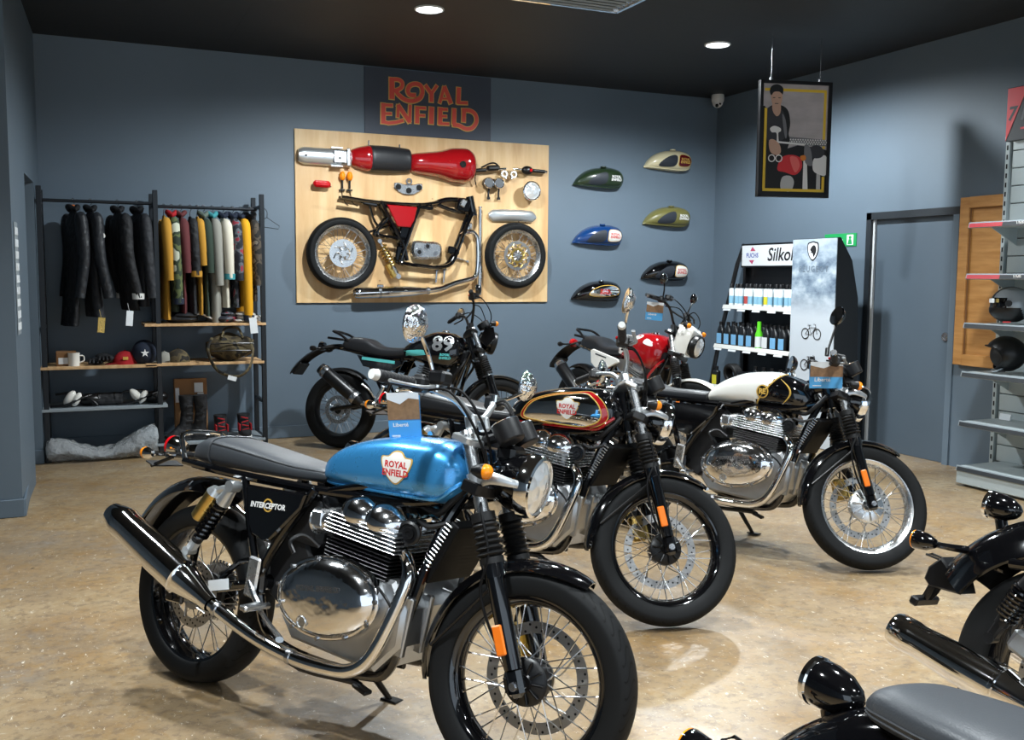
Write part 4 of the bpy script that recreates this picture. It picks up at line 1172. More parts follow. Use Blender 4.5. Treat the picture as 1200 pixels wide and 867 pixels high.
cruiser('motorcycle', 'dark cruiser motorcycle at bottom right corner showing grey seat and bullet lamps', CRUB,
        dict(paint='black_gloss', metal='polished', tip=(-.425, -.235, .381), tail=(-.300, 0, .765), ind=(.19, .632, -.405), steer=-.2,
             seat=dict(x=[-.175, -.15, -.10, .0, .14, .19, .205], w=[.045, .075, .10, .125, .135, .13, .10], b=[.76, .752, .75, .75, .745, .745, .76], t=[.79, .812, .825, .828, .82, .81, .79], rider=dict(x=[.19, .22, .30, .42, .52, .57], w=[.12, .15, .165, .15, .11, .07], b=[.70, .68, .67, .67, .68, .70], t=[.80, .785, .745, .735, .75, .76]))))
# ------------------------------------------------------------------ room shell
YB, XR, ZC = 8.841, 6.286, 3.345
def node_mat(name, fn, rough=.5):
    m = bpy.data.materials.new(name); m.use_nodes = True
    nt = m.node_tree; b = nt.nodes['Principled BSDF']; b.inputs['Roughness'].default_value = rough
    fn(nt, b); return m
def N(nt, t, **kw):
    n = nt.nodes.new('ShaderNode' + t)
    for k, v in kw.items():
        if hasattr(n, k): setattr(n, k, v)
    return n
def noise(nt, vec, scale, detail=4, rough=.55):
    n = N(nt, 'TexNoise'); n.inputs['Scale'].default_value = scale; n.inputs['Detail'].default_value = detail; n.inputs['Roughness'].default_value = rough
    nt.links.new(vec, n.inputs['Vector']); return n.outputs['Fac']
def ramp(nt, fac, stops):
    r = N(nt, 'ValToRGB')
    while len(r.color_ramp.elements) < len(stops): r.color_ramp.elements.new(.5)
    for e, (p, c) in zip(r.color_ramp.elements, stops):
        e.position = p; e.color = hx(c) if isinstance(c, str) else (c, c, c, 1)
    nt.links.new(fac, r.inputs[0]); return r.outputs[0]
def mixc(nt, fac, a, b, mode='MIX'):
    m = N(nt, 'Mix'); m.data_type = 'RGBA'; m.blend_type = mode
    for i, s in ((0, fac), (6, a), (7, b)):
        if isinstance(s, str): m.inputs[i].default_value = hx(s)
        elif isinstance(s, (int, float)): m.inputs[i].default_value = s
        else: nt.links.new(s, m.inputs[i])
    return m.outputs[2]
def mapping(nt, sc=(1, 1, 1), rot=(0, 0, 0), loc=(0, 0, 0)):
    tc = N(nt, 'TexCoord'); mp = N(nt, 'Mapping'); mp.inputs['Scale'].default_value = sc; mp.inputs['Rotation'].default_value = rot; mp.inputs['Location'].default_value = loc
    nt.links.new(tc.outputs['Object'], mp.inputs[0]); return mp.outputs[0]
def floor_fn(nt, b):
    v = mapping(nt)
    c = ramp(nt, noise(nt, v, 1.0, 9, .72), [(.30, '#72634f'), (.44, '#877359'), (.55, '#937e60'), (.70, '#a39276')])
    # ochre staining, grey wear, veins
    c = mixc(nt, ramp(nt, noise(nt, mapping(nt, (1, 1, 1), (0, 0, .4), (3, 1, 0)), 2.0, 9, .75), [(.48, 0.0), (.64, .75)]), c, '#86683f')
    c = mixc(nt, ramp(nt, noise(nt, mapping(nt, (1, 1, 1), (0, 0, 1.1), (7, 2, 0)), 1.6, 9, .78), [(.52, 0.0), (.66, .7)]), c, '#79726a')
    ve = noise(nt, mapping(nt, (1, 1, 1), (0, 0, .2), (1, 8, 0)), 3.4, 4, .6)
    c = mixc(nt, ramp(nt, ve, [(.482, 0.0), (.497, .35), (.503, .35), (.518, 0.0)]), c, '#8a6c3e')
    c = mixc(nt, ramp(nt, noise(nt, v, 22, 6, .75), [(.40, .65), (.50, 0.0)]), c, '#6b5a48')
    c = mixc(nt, ramp(nt, noise(nt, mapping(nt, (5, 14, 1), (0, 0, .55)), 3.0, 8, .85), [(.585, 0.0), (.64, .8)]), c, '#b9af9d')
    c = mixc(nt, ramp(nt, noise(nt, mapping(nt, (12, 5, 1), (0, 0, 1.0), (5, 5, 0)), 4.0, 6, .8), [(.615, 0.0), (.645, .95)]), c, '#d9d1c2')
    c = mixc(nt, ramp(nt, noise(nt, mapping(nt, (1.6, 1, 1), (0, 0, .8), (2, 9, 0)), 7.5, 5, .7), [(.665, 0.0), (.70, .85)]), c, '#55473a')
    br = N(nt, 'TexBrick'); br.inputs['Scale'].default_value = 1.0; br.inputs['Mortar Size'].default_value = .004; br.inputs['Brick Width'].default_value = 1.7; br.inputs['Row Height'].default_value = 1.25; br.offset = .5
    nt.links.new(mapping(nt, (1, 1, 1), (0, 0, .06)), br.inputs['Vector'])
    c = mixc(nt, mixc(nt, br.outputs['Fac'], '#000000', '#505050'), c, '#5f4e3d')
    nt.links.new(c, b.inputs['Base Color'])
    r = ramp(nt, noise(nt, v, 3.5, 6, .65), [(.3, .26), (.7, .50)])
    nt.links.new(r, b.inputs['Roughness'])
    bp = N(nt, 'Bump'); bp.inputs['Strength'].default_value = .15; bp.inputs['Distance'].default_value = .01
    nt.links.new(noise(nt, v, 14, 6), bp.inputs['Height']); nt.links.new(bp.outputs['Normal'], b.inputs['Normal'])
def wall_fn(col, col2):
    def fn(nt, b):
        v = mapping(nt)
        c = mixc(nt, ramp(nt, noise(nt, v, 1.2, 4), [(.3, 0.0), (.7, 1.0)]), col, col2)
        nt.links.new(c, b.inputs['Base Color'])
        bp = N(nt, 'Bump'); bp.inputs['Strength'].default_value = .10; bp.inputs['Distance'].default_value = .004
        nt.links.new(noise(nt, v, 160, 3), bp.inputs['Height']); nt.links.new(bp.outputs['Normal'], b.inputs['Normal'])
    return fn
def ceil_fn(nt, b):
    br = N(nt, 'TexBrick'); br.inputs['Scale'].default_value = 1; br.inputs['Mortar Size'].default_value = .006; br.inputs['Brick Width'].default_value = 2.4; br.inputs['Row Height'].default_value = 1.2
    br.inputs['Color1'].default_value = hx('#1b1d20'); br.inputs['Color2'].default_value = hx('#1d1f22'); br.inputs['Mortar'].default_value = hx('#101113')
    nt.links.new(mapping(nt), br.inputs['Vector']); nt.links.new(br.outputs['Color'], b.inputs['Base Color'])
def ply_fn(nt, b):
    v = mapping(nt, (1.0, 1, .35))
    c = ramp(nt, noise(nt, mapping(nt, (7, 1, .8)), 1.6, 5, .6), [(.3, '#c99f6c'), (.5, '#d9b684'), (.7, '#e2c597')])
    w = N(nt, 'TexWave'); w.wave_type = 'RINGS'; w.inputs['Scale'].default_value = 2.6; w.inputs['Distortion'].default_value = 7; w.inputs['Detail'].default_value = 2; w.inputs['Detail Scale'].default_value = .7
    nt.links.new(mapping(nt, (2.2, 1, .45), (0, 0, 0), (-3.2, 0, .8)), w.inputs['Vector'])
    c = mixc(nt, ramp(nt, w.outputs['Fac'], [(.0, .0), (.9, .35)]), c, '#b98a58')
    k = N(nt, 'TexVoronoi'); k.inputs['Scale'].default_value = 3.6; nt.links.new(mapping(nt, (1, 0, 1.2)), k.inputs['Vector'])
    c = mixc(nt, ramp(nt, k.outputs['Distance'], [(.02, .8), (.05, 0.0)]), c, '#7b5232')
    nt.links.new(c, b.inputs['Base Color'])
def wood_fn(a, bcol, sc):
    def fn(nt, b):
        c = ramp(nt, noise(nt, mapping(nt, sc), 3.0, 5, .6), [(.3, a), (.7, bcol)])
        nt.links.new(c, b.inputs['Base Color'])
    return fn
M['floor'] = node_mat('concrete_floor', floor_fn)
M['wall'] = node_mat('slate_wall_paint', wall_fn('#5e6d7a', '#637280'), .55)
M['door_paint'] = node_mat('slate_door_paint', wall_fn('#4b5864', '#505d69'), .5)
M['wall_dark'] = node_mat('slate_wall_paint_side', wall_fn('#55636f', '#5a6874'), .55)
M['ceiling'] = node_mat('black_ceiling', ceil_fn, .6)
M['ply'] = node_mat('plywood', ply_fn, .5)
M['pine'] = node_mat('pine', wood_fn('#a8743c', '#c8955a', (1, 1, 8)), .4)
M['shelf_wood'] = node_mat('shelf_wood', wood_fn('#b98f5f', '#d6b184', (8, 1, 1)), .5)
mat('trim_white', '#c9cdd0', rough=.4)
mat('frame_dark', '#23292f', rough=.45)
mat('rack_steel', '#22262b', rough=.4, metal=.3)
mat('grey_shelf', '#8e979d', rough=.45)
mat('gondola', '#aab4b6', rough=.45, noise=.04)
mat('gondola_dark', '#2c3034', rough=.5)
def glow(name, col, s):
    m = pm(name, col, rough=.4, emit=(col, s)); return m
M['lamp_glow'] = glow('lamp_glow', '#f4fbff', 14.0)
mat('lamp_ring', '#e9ecee', rough=.4)

m = MB(); m.box((1.1, 2.4, -.06), (10.6, 13.0, .12)); struct(m.build('floor', 'floor', smooth=0))
m = MB(); m.box((1.1, 2.4, ZC + .06), (10.6, 13.0, .12)); struct(m.build('ceiling', 'ceiling', smooth=0))
m = MB(); m.box((3.0, YB + .1, ZC / 2), (6.9, .2, ZC)); struct(m.build('wall_back', 'wall', smooth=0))
# right wall with the door opening
D0, D1, DH = 5.62, 6.60, 2.03
m = MB(); w = .25
m.box((XR + w / 2, (D1 + YB) / 2, ZC / 2), (w, YB - D1, ZC)); m.box((XR + w / 2, (D0 - 4) / 2, ZC / 2), (w, D0 + 4, ZC)); m.box((XR + w / 2, (D0 + D1) / 2, (ZC + DH) / 2), (w, D1 - D0, ZC - DH))
struct(m.build('wall_right', 'wall', smooth=0))
# left: pillar side, opening with a soffit, then the jamb to the back wall
def lx(y): return -.325 + .0388 * (y - 6.52)
m = MB(); U, W_ = (1, 0, 0), (0, 1, 0)
m.prism([(-4.3, 6.52), (lx(6.52), 6.52), (lx(7.52), 7.52), (-4.3, 7.52)], (0, 0, 0), U, W_, ZC)
m.prism([(-.64, 7.52), (lx(7.52), 7.52), (lx(8.3), 8.3), (-.64, 8.3)], (0, 0, 2.14), U, W_, ZC - 2.14)
m.prism([(-.64, 8.3), (lx(8.3), 8.3), (lx(8.86), 8.86), (-.64, 8.86)], (0, 0, 0), U, W_, ZC)
m.box((-.88, 8.10, ZC / 2), (.06, 1.3, ZC))
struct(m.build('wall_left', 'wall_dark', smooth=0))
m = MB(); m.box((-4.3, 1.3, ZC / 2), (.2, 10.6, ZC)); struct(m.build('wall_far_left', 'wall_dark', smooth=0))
# skirting
def skirt(name, a, b, nrm, h=.11, t=.014, mt='wall'):
    a, b = V(a), V(b); d = b - a; m = MB(); c = (a + b) / 2 + V(nrm) * (t / 2)
    m.box((c.x, c.y, h / 2), (abs(d.x) + t if abs(d.x) > abs(d.y) else t, abs(d.y) + t if abs(d.y) >= abs(d.x) else t, h), None, .004)
    struct(m.build(name, mt))
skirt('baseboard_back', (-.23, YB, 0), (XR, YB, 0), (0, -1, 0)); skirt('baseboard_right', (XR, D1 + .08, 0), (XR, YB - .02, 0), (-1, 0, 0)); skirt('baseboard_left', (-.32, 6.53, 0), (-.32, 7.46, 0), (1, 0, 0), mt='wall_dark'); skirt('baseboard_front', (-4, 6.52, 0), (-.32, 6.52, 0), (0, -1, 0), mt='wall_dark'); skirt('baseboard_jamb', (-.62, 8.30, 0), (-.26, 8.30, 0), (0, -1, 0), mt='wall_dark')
# door
m = MB(); fw_ = .055
m.box((XR + .06, D1 - fw_ / 2, DH / 2), (.15, fw_, DH))
m.box((XR + .06, (D0 + D1) / 2, DH - .03), (.15, D1 - D0, .06)); struct(m.build('trim_1', 'frame_dark', smooth=0))
m = MB(); m.box((XR + .06, D0 + fw_ / 2, DH / 2 - .03), (.15, fw_, DH - .06)); struct(m.build('trim_3', 'wall', smooth=0))
m = MB(); m.box((XR + .020, D1 - fw_ - .012, DH / 2 - .03), (.02, .022, DH - .06)); m.box((XR + .03, D1 - .008, DH / 2 - .02), (.07, .016, DH - .04)); struct(m.build('trim_2', 'trim_white', smooth=0))
m = MB(); m.box((XR + .055, (D0 + D1) / 2 + .0, (DH - .055) / 2), (.045, D1 - D0 - 2 * fw_ + .02, DH - .055), None, .003)
door = struct(m.build('door_1', 'door_paint', smooth=0))
m = MB(); m.lathe([(0, .006), (.018, .006), (.022, .012), (.034, .012), (.036, 0)], (XR + .0335, D0 + .115, 1.012), (-1, 0, 0), 28); m.cyl((XR + .030, D0 + .115, 1.012), (XR + .016, D0 + .115, 1.012), .010, n=16); m.build('door_handle', 'steel', door)
# ceiling downlights (the two in view and the rest of the grid)
def downlight(x, y, label):
    t = thing('downlight', label, 'ceiling light', (x, y, ZC), None, 'round ceiling downlights')
    m = MB(); m.lathe([(.105, 0), (.105, -.008), (.095, -.012), (.088, -.006), (.088, 0)], (0, 0, 0), (0, 0, 1), 40); m.build('lamp_ring', 'lamp_ring', t)
    m = MB(); m.lathe([(.088, -.006), (0, -.006)], (0, 0, 0), (0, 0, 1), 40); m.build('lamp_disc', 'lamp_glow', t)
    L = bpy.data.lights.new('downlight_beam', 'SPOT'); L.energy = LAMP_W * {6.80: 1.05, 4.35: .8, 1.90: .95, -.55: .95, -3.0: .8}[y]; L.spot_size = R(168 if y == 6.80 else 122); L.spot_blend = .5 if y == 6.80 else .8; L.shadow_soft_size = .08; L.color = (.90, .97, 1.0)
    lo = bpy.data.objects.new('downlight_beam', L); COL.objects.link(lo); lo.parent = t; lo.location = (0, 0, -.03)
for i, x in enumerate((-.10, 2.36, 4.82)):
    for j, y in enumerate((6.80, 4.35, 1.90, -.55, -3.0)):
        if (i, j) == (0, 0): continue
        lab = {(1, 0): 'round ceiling downlight above the plywood board, left of the two in view', (2, 0): 'round ceiling downlight near the back right corner, right of the two in view'}.get((i, j), 'round ceiling downlight out of view overhead')
        downlight(x, y, lab)
# dome camera in the corner
t = thing('security_camera', 'small white dome security camera at the back ceiling corner', 'camera', (6.13, 8.62, ZC))
m = MB(); m.lathe([(.03, 0), (.062, -.004), (.066, -.03), (.062, -.07), (.055, -.085)], (0, 0, 0), (0, 0, 1), 28); m.build('camera_base', 'white_matte', t)
m = MB(); m.ell((0, 0, -.085), (.054, .054, .05), None, 24, 8, -1, .0); m.build('camera_dome', 'white_matte', t)
m = MB(); m.cyl((-.03, -.03, -.115), (-.038, -.042, -.125), .016, n=16); m.cyl((-.005, -.047, -.10), (-.008, -.058, -.105), .010, n=12); m.build('camera_lens', 'dark_hole', t)
# metal cassette unit hanging at the ceiling
t = thing('ceiling_heater', 'long metal heater unit hanging from the ceiling at the top edge', 'heater', (2.5, 5.5, 3.1))
m = MB(); m.box((0, -.22, .09), (1.28, .44, .17), None, .012); m.build('heater_casing', 'steel', t, 30)
m = MB()
for i in range(7): m.box((0, -.05 - .055 * i, -.002), (1.16, .03, .012), rotm('X', .4))
m.build('heater_louvres', 'grey_shelf', t)
m = MB(); m.box((0, -.012, .003), (1.26, .02, .016)); m.box((0, -.43, .003), (1.26, .02, .016)); m.box((.63, -.22, .003), (.02, .42, .016)); m.box((-.63, -.22, .003), (.02, .42, .016)); m.build('heater_rim', 'chrome', t)
m = MB()
for x in (-.5, .5): m.cyl((x, -.22, .17), (x, -.22, ZC - 3.1), .008, n=8)
m.build('hanger_rods', 'steel', t)
# pillar notices
t = thing('notice_strip', 'narrow sheet of small pale notices on the left pillar', 'notice', (lx(6.60) + .002, 6.60, 1.10), Matrix.Rotation(-.0388, 3, 'Z'))
m = MB(); m.box((.002, .12, .33), (.003, .20, .68)); m.build('notice_sheet', 'grey_shelf', t)
m = MB()
for i in range(9):
    for j in range(3): m.box((.005, .055 + .065 * j, .04 + .072 * i), (.003, .045, .045))
m.build('notice_marks', 'paper_white', t)
m = MB(); m.cyl((-.45, 6.51, 2.155), (-.45, 6.522, 2.155), .012, n=12); m.box((-.452, 6.5145, 2.115), (.010, .01, .018), None, .002); tag(m.build('wall_hook', 'steel'), 'tiny metal hook on the left pillar face', 'hook')
# ------------------------------------------------------------------ plywood board with a taken-apart motorcycle
m = MB(); m.box((3.055, YB - .0101, 1.978), (2.485, .020, 1.53), None, .001); tag(m.build('plywood_board', 'ply', smooth=0), 'big plywood board on the back wall carrying motorcycle parts', 'board')
YF = YB - .0190           # face of the board
FR = lambda x, z, d=0.0: V((x, YF - d, z))
def wallthing(name, label, cat, x, z, group=None): return thing(name, label, cat, (x, YF, z), None, group)
SIGN_Y = YB - .012
t = thing('sign', 'dark shop sign with red brand lettering above the plywood board', 'sign', (3.065, YB, 3.04))
m = MB(); m.box((0, -.007, .0), (1.235, .012, .588), None, .001); m.build('sign_panel', pm('sign_panel', '#404754', rough=.5, noise=.08), t)
SIGN = [([(-0.3632,0.2149),(-0.364,0.0229)],0.0313),([(-0.3693,0.1955),(-0.3037,0.2011),(-0.2652,0.1786),(-0.2714,0.1352),(-0.3141,0.1078),(-0.3597,0.1022)],0.0212),([(-0.3324,0.1064),(-0.294,0.0618),(-0.233,0.0254),(-0.1613,0.0214),(-0.0942,0.0535),(-0.0703,0.1113),(-0.0889,0.1646),(-0.1404,0.1767),(-0.1917,0.1561),(-0.2123,0.1113),(-0.192,0.0747),(-0.1354,0.0743)],0.0243),([(-0.0423,0.1733),(0.017,0.1009)],0.0228),([(0.0724,0.1809),(0.017,0.1009)],0.0168),([(0.017,0.1058),(0.017,0.0254)],0.0261),([(0.1429,0.1771),(0.0988,0.0219)],0.0179),([(0.1429,0.1771),(0.2098,0.0265)],0.0253),([(0.1093,0.0646),(0.1991,0.0686)],0.0126),([(0.2872,0.1792),(0.2822,0.0291)],0.0267),([(0.2737,0.0382),(0.3756,0.043)],0.0182),([(-0.4457,-0.0195),(-0.4467,-0.2022)],0.0271),([(-0.4508,-0.037),(-0.3572,-0.0337)],0.0181),([(-0.4512,-0.1121),(-0.3676,-0.1089)],0.0161),([(-0.4566,-0.1858),(-0.3963,-0.194),(-0.3254,-0.1825),(-0.254,-0.1603)],0.0191),([(-0.3045,-0.0221),(-0.309,-0.1373)],0.0173),([(-0.3065,-0.0252),(-0.1946,-0.1735)],0.0254),([(-0.1901,-0.0164),(-0.1967,-0.1775)],0.0185),([(-0.1222,-0.0238),(-0.1246,-0.1784)],0.0269),([(-0.1305,-0.0379),(-0.0393,-0.035)],0.0165),([(-0.1306,-0.1054),(-0.0477,-0.1034)],0.0145),([(0.017,-0.0211),(0.0127,-0.1749)],0.0314),([(0.103,-0.0186),(0.0989,-0.1749)],0.0274),([(0.0946,-0.0348),(0.1748,-0.0328)],0.0169),([(0.0946,-0.0971),(0.1675,-0.0949)],0.0148),([(0.0925,-0.1656),(0.1899,-0.1629)],0.0169),([(0.2407,-0.0182),(0.2367,-0.1636)],0.0267),([(0.2261,-0.1663),(0.2902,-0.1718),(0.3602,-0.1967),(0.4251,-0.1806),(0.465,-0.1204),(0.4517,-0.0569),(0.3974,-0.0263),(0.3167,-0.0283)],0.0235),([(0.3371,-0.0268),(0.3353,-0.1352)],0.0258)]
def brand(mb, grow, yy):
    """the two lettering lines as broad strokes (each: polyline in sign coordinates, width)"""
    for si, (pts, w) in enumerate(SIGN):
        q = catmull(pts, 6) if len(pts) > 4 else [tuple(p) for p in pts]
        n = len(q); vs = []
        for i, p in enumerate(q):
            a = V(q[max(0, i - 1)]); b_ = V(q[min(n - 1, i + 1)]); d = (b_ - a).normalized(); nn = V((-d.y, d.x))
            e = d * (-grow if i == 0 else grow if i == n - 1 else 0)
            h = w * .74 + grow
            for sg in (1, -1): vs.append(V((p[0] + nn.x * h * sg + e.x, yy - .00025 * si, p[1] + nn.y * h * sg + e.y)))
        mb.add(vs, [(2 * i, 2 * i + 1, 2 * i + 3, 2 * i + 2) for i in range(n - 1)])
m = MB(); brand(m, .0075, -.0135); m.build('sign_outline', pm('sign_gold', '#e0b862', rough=.45), t, 0)
m = MB(); brand(m, 0.0, -.0225); m.build('sign_lettering', pm('sign_red', '#dd5546', rough=.45), t, 0)

# rear mudguard seen from above
t = wallthing('rear_mudguard', 'bare silver rear mudguard at the top left of the plywood board', 'motorcycle part', 2.07, 2.51)
m = MB(); secs = []
for i in range(20):
    u = i / 19; x = -.235 + .47 * u; w = .078 * (1 - .35 * max(0, (.12 - u) / .12) ** 2); zz = -.006 * u
    secs.append([V((x, -(.02 + .055 * math.cos(k * PI / 2)), zz + w * math.sin(k * PI / 2))) for k in [q / 6 for q in range(-6, 7)]] + [V((x, -.012, zz + w * .96)), V((x, -.012, zz - w * .96))])
m.loft(secs); g = m.build('mudguard_blade', 'silver_paint', t, 50)
m = MB(); m.box((.15, -.066, .0), (.17, .03, .115), None, .01); m.box((.205, -.07, 0), (.035, .035, .155), None, .006); m.box((.10, -.06, .078), (.10, .05, .012)); m.box((.10, -.06, -.082), (.10, .05, .012)); m.build('mounting_bracket', 'alloy', t, split=.003)
m = MB()
for p in ((-.175, .0), (.125, -.012)): m.cyl((p[0], -.07, p[1]), (p[0], -.083, p[1]), .010, n=14)
m.build('grommet', 'dark_hole', t, split=.003)
# seat with red tail hump
t = wallthing('motorcycle_saddle', 'black seat with a red tail hump on the plywood board', 'motorcycle part', 2.57, 2.515)
def plan_loft(xs, ws, hs, mt, name, par, cx=0, N_=30, n=2.4):
    m = MB(); secs = []
    for i in range(N_ + 1):
        x = xs[0] + (xs[-1] - xs[0]) * (.5 - .5 * math.cos(PI * i / N_)); w = interp(xs, ws, x); h = interp(xs, hs, x)
        secs.append([V((cx + x, -.008 - h * max(0, abs(math.sin(a)) ** (2 / n) if math.sin(a) > 0 else 0), w * math.copysign(abs(math.cos(a)) ** (2 / n), math.cos(a)))) for a in [PI * k / 16 for k in range(17)]] + [V((cx + x, -.004, -w * .9)), V((cx + x, -.004, w * .9))])
    m.loft(secs); return m.build(name, mt, par, 50)
plan_loft([-.275, -.25, -.17, -.10, -.085], [.055, .075, .105, .118, .118], [.05, .075, .10, .115, .11], 'red_gloss', 'tail_hump', t)
plan_loft([-.105, -.06, .05, .18, .28, .295], [.119, .122, .122, .116, .106, .095], [.10, .118, .12, .115, .10, .07], 'seat_vinyl', 'seat_pad', t)
m = MB(); m.box((-.09, -.012, .135), (.012, .012, .06), None, .003); m.box((.20, -.012, .12), (.012, .012, .05), None, .003); m.build('fixing_strap', 'steel', t)
# tank from above
t = wallthing('fuel_tank', 'deep red fuel tank seen from above on the plywood board', 'motorcycle part', 3.18, 2.497)
g = plan_loft([-.325, -.30, -.18, -.02, .10, .22, .29, .32], [.055, .085, .105, .128, .160, .165, .135, .07], [.06, .10, .14, .165, .18, .175, .14, .08], 'red_gloss', 'tank_shell', t, N_=40, n=2.3)
m = MB(); m.lathe([(.030, 0), (.030, .012), (.022, .014), (.018, .008), (0, .006)], (.145, -.185, -.005), (0, -1, 0), 24); m.build('filler_neck', 'dark_hole', t)
m = MB(); m.text('R', lambda a, b, c: V((.03 + a, -.178, .0 + b)), .05); m.build('tank_monogram', 'gold_text', t)
# small lamps
t = wallthing('tail_light', 'red rear lamp fixed under the silver mudguard on the plywood board', 'motorcycle part', 2.042, 2.262)
m = MB(); m.box((0, -.03, 0), (.10, .05, .045), None, .01); m.tube([(.04, -.02, -.01), (.09, -.01, -.012)], .004, 6, 1); m.build('lamp_base', 'black_satin', t)
m = MB(); m.box((-.005, -.058, .004), (.155, .05, .06), rotm('Y', .04), .018); m.build('lamp_lens', 'red_lens', t)
for k, (x, lab) in enumerate(((2.228, 'left amber indicator lamp above the bare frame on the plywood board'), (2.295, 'right amber indicator lamp above the bare frame on the plywood board'))):
    t = wallthing('indicator_lamp', lab, 'motorcycle part', x, 2.345, 'amber indicators on the board')
    m = MB(); m.cyl((0, -.03, -.03), (0, -.03, -.11), .009, n=10); m.box((0, -.02, -.12), (.05, .03, .012)); m.tube([(0, -.02, -.12), (.004 + .01 * k, -.015, -.17), (.03, -.01, -.23), (.06 + .02 * k, -.008, -.255)], .0035, 6, 4); m.build('stem', 'black_satin', t)
    m = MB(); m.lathe([(0, .045), (.018, .038), (.027, .012), (.028, -.01), (.02, -.03), (.011, -.036)], (0, -.035, 0), (0, 0, 1), 20); m.build('lens', 'amber', t)
t = wallthing('triple_clamp', 'silver fork clamp plate in the middle of the plywood board', 'motorcycle part', 2.853, 2.265)
m = MB(); m.prism([(-.135, .045), (-.10, .05), (-.04, .035), (.04, .035), (.10, .05), (.135, .045), (.14, .0), (.10, -.03), (.05, -.055), (.0, -.06), (-.05, -.055), (-.10, -.03), (-.14, 0)], (0, 0, 0), (1, 0, 0), (0, 0, 1), .022, .005); g = m.build('clamp_plate', 'alloy', t, 30)
m = MB()
for x, z in ((-.10, .01), (.10, .01), (0, -.02)): m.cyl((x, -.018, z), (x, -.030, z), .026, n=20)
m.build('clamp_bore', 'dark_hole', t, split=.003)
m = MB(); m.lathe([(.018, 0), (.030, 0), (.030, .02), (.018, .02)], (0, -.02, .062), (0, -1, 0), 20, closed=True); m.build('steering_stem_nut', 'steel', t)
# frame
t = wallthing('motorcycle_chassis', 'bare black motorcycle frame with red side panel on the plywood board', 'motorcycle part', 0, 0); t.location.x = 0; t.location.z = 0
T3 = lambda x, z, d=.07: V((x, -d, z))
m = MB()
for d in (.04, .14):
    m.tube([T3(2.19, 2.155, d), T3(2.45, 2.125, d), T3(2.75, 2.11, d), T3(2.96, 2.115, d), T3(3.10, 2.14, d)], .016, 8, 4)
    m.tube([T3(2.55, 2.13, d), T3(2.66, 1.93, d), T3(2.76, 1.74, d), T3(2.80, 1.60, d)], .018, 8, 4)
    m.tube([T3(2.92, 2.11, d), T3(2.85, 1.92, d), T3(2.80, 1.78, d), T3(2.74, 1.62, d), T3(2.76, 1.575, d), T3(2.95, 1.55, d), T3(3.10, 1.54, d), T3(3.23, 1.58, d), T3(3.30, 1.72, d), T3(3.38, 1.92, d), T3(3.44, 2.06, d)], .019, 8, 6)
    m.tube([T3(2.62, 1.98, d), T3(2.52, 1.86, d), T3(2.56, 1.82, d), T3(2.78, 1.80, d)], .014, 8, 4)
m.tube([T3(2.46, 2.12), T3(2.50, 1.98), T3(2.55, 1.90)], .012, 8, 3); m.tube([T3(2.42, 1.84), T3(2.60, 1.90), T3(2.70, 1.92)], .012, 8, 3)
m.tube([T3(3.02, 2.10), T3(3.20, 2.17), T3(3.42, 2.17)], .024, 10, 4); m.tube([T3(3.12, 2.12), T3(3.28, 2.07), T3(3.42, 2.06)], .020, 10, 3)
m.cyl(T3(3.43, 2.21, .09), T3(3.47, 2.03, .09), .036, n=18)
for a, b in (((2.46, 2.11), (.14, .05)), ((2.62, 2.10), (.16, .06)), ((2.78, 1.85), (.10, .18)), ((2.74, 1.66), (.09, .14)), ((3.26, 1.70), (.12, .07)), ((2.98, 2.09), (.16, .04)), ((3.36, 2.12), (.13, .12))): m.box((a[0], -.09, a[1]), (b[0], .09, b[1]), rotm('Y', .15), .012)
m.build('frame_tubes', 'black_gloss', t, 40)
m = MB(); m.prism([(2.60, 2.10), (2.885, 2.085), (2.86, 1.97), (2.82, 1.90), (2.70, 1.905)], (0, -.155, 0), (1, 0, 0), (0, 0, 1), .02, .007); m.build('side_panel', 'red_gloss', t)
m = MB(); m.box((3.42, -.13, 1.93), (.04, .04, .06), None, .01); m.cyl((3.40, -.13, 1.90), (3.40, -.13, 1.95), .018, n=12); m.box((3.35, -.14, 2.14), (.05, .02, .07), rotm('Y', .5), .006); m.build('coil_bracket', 'alloy', t, split=.003)
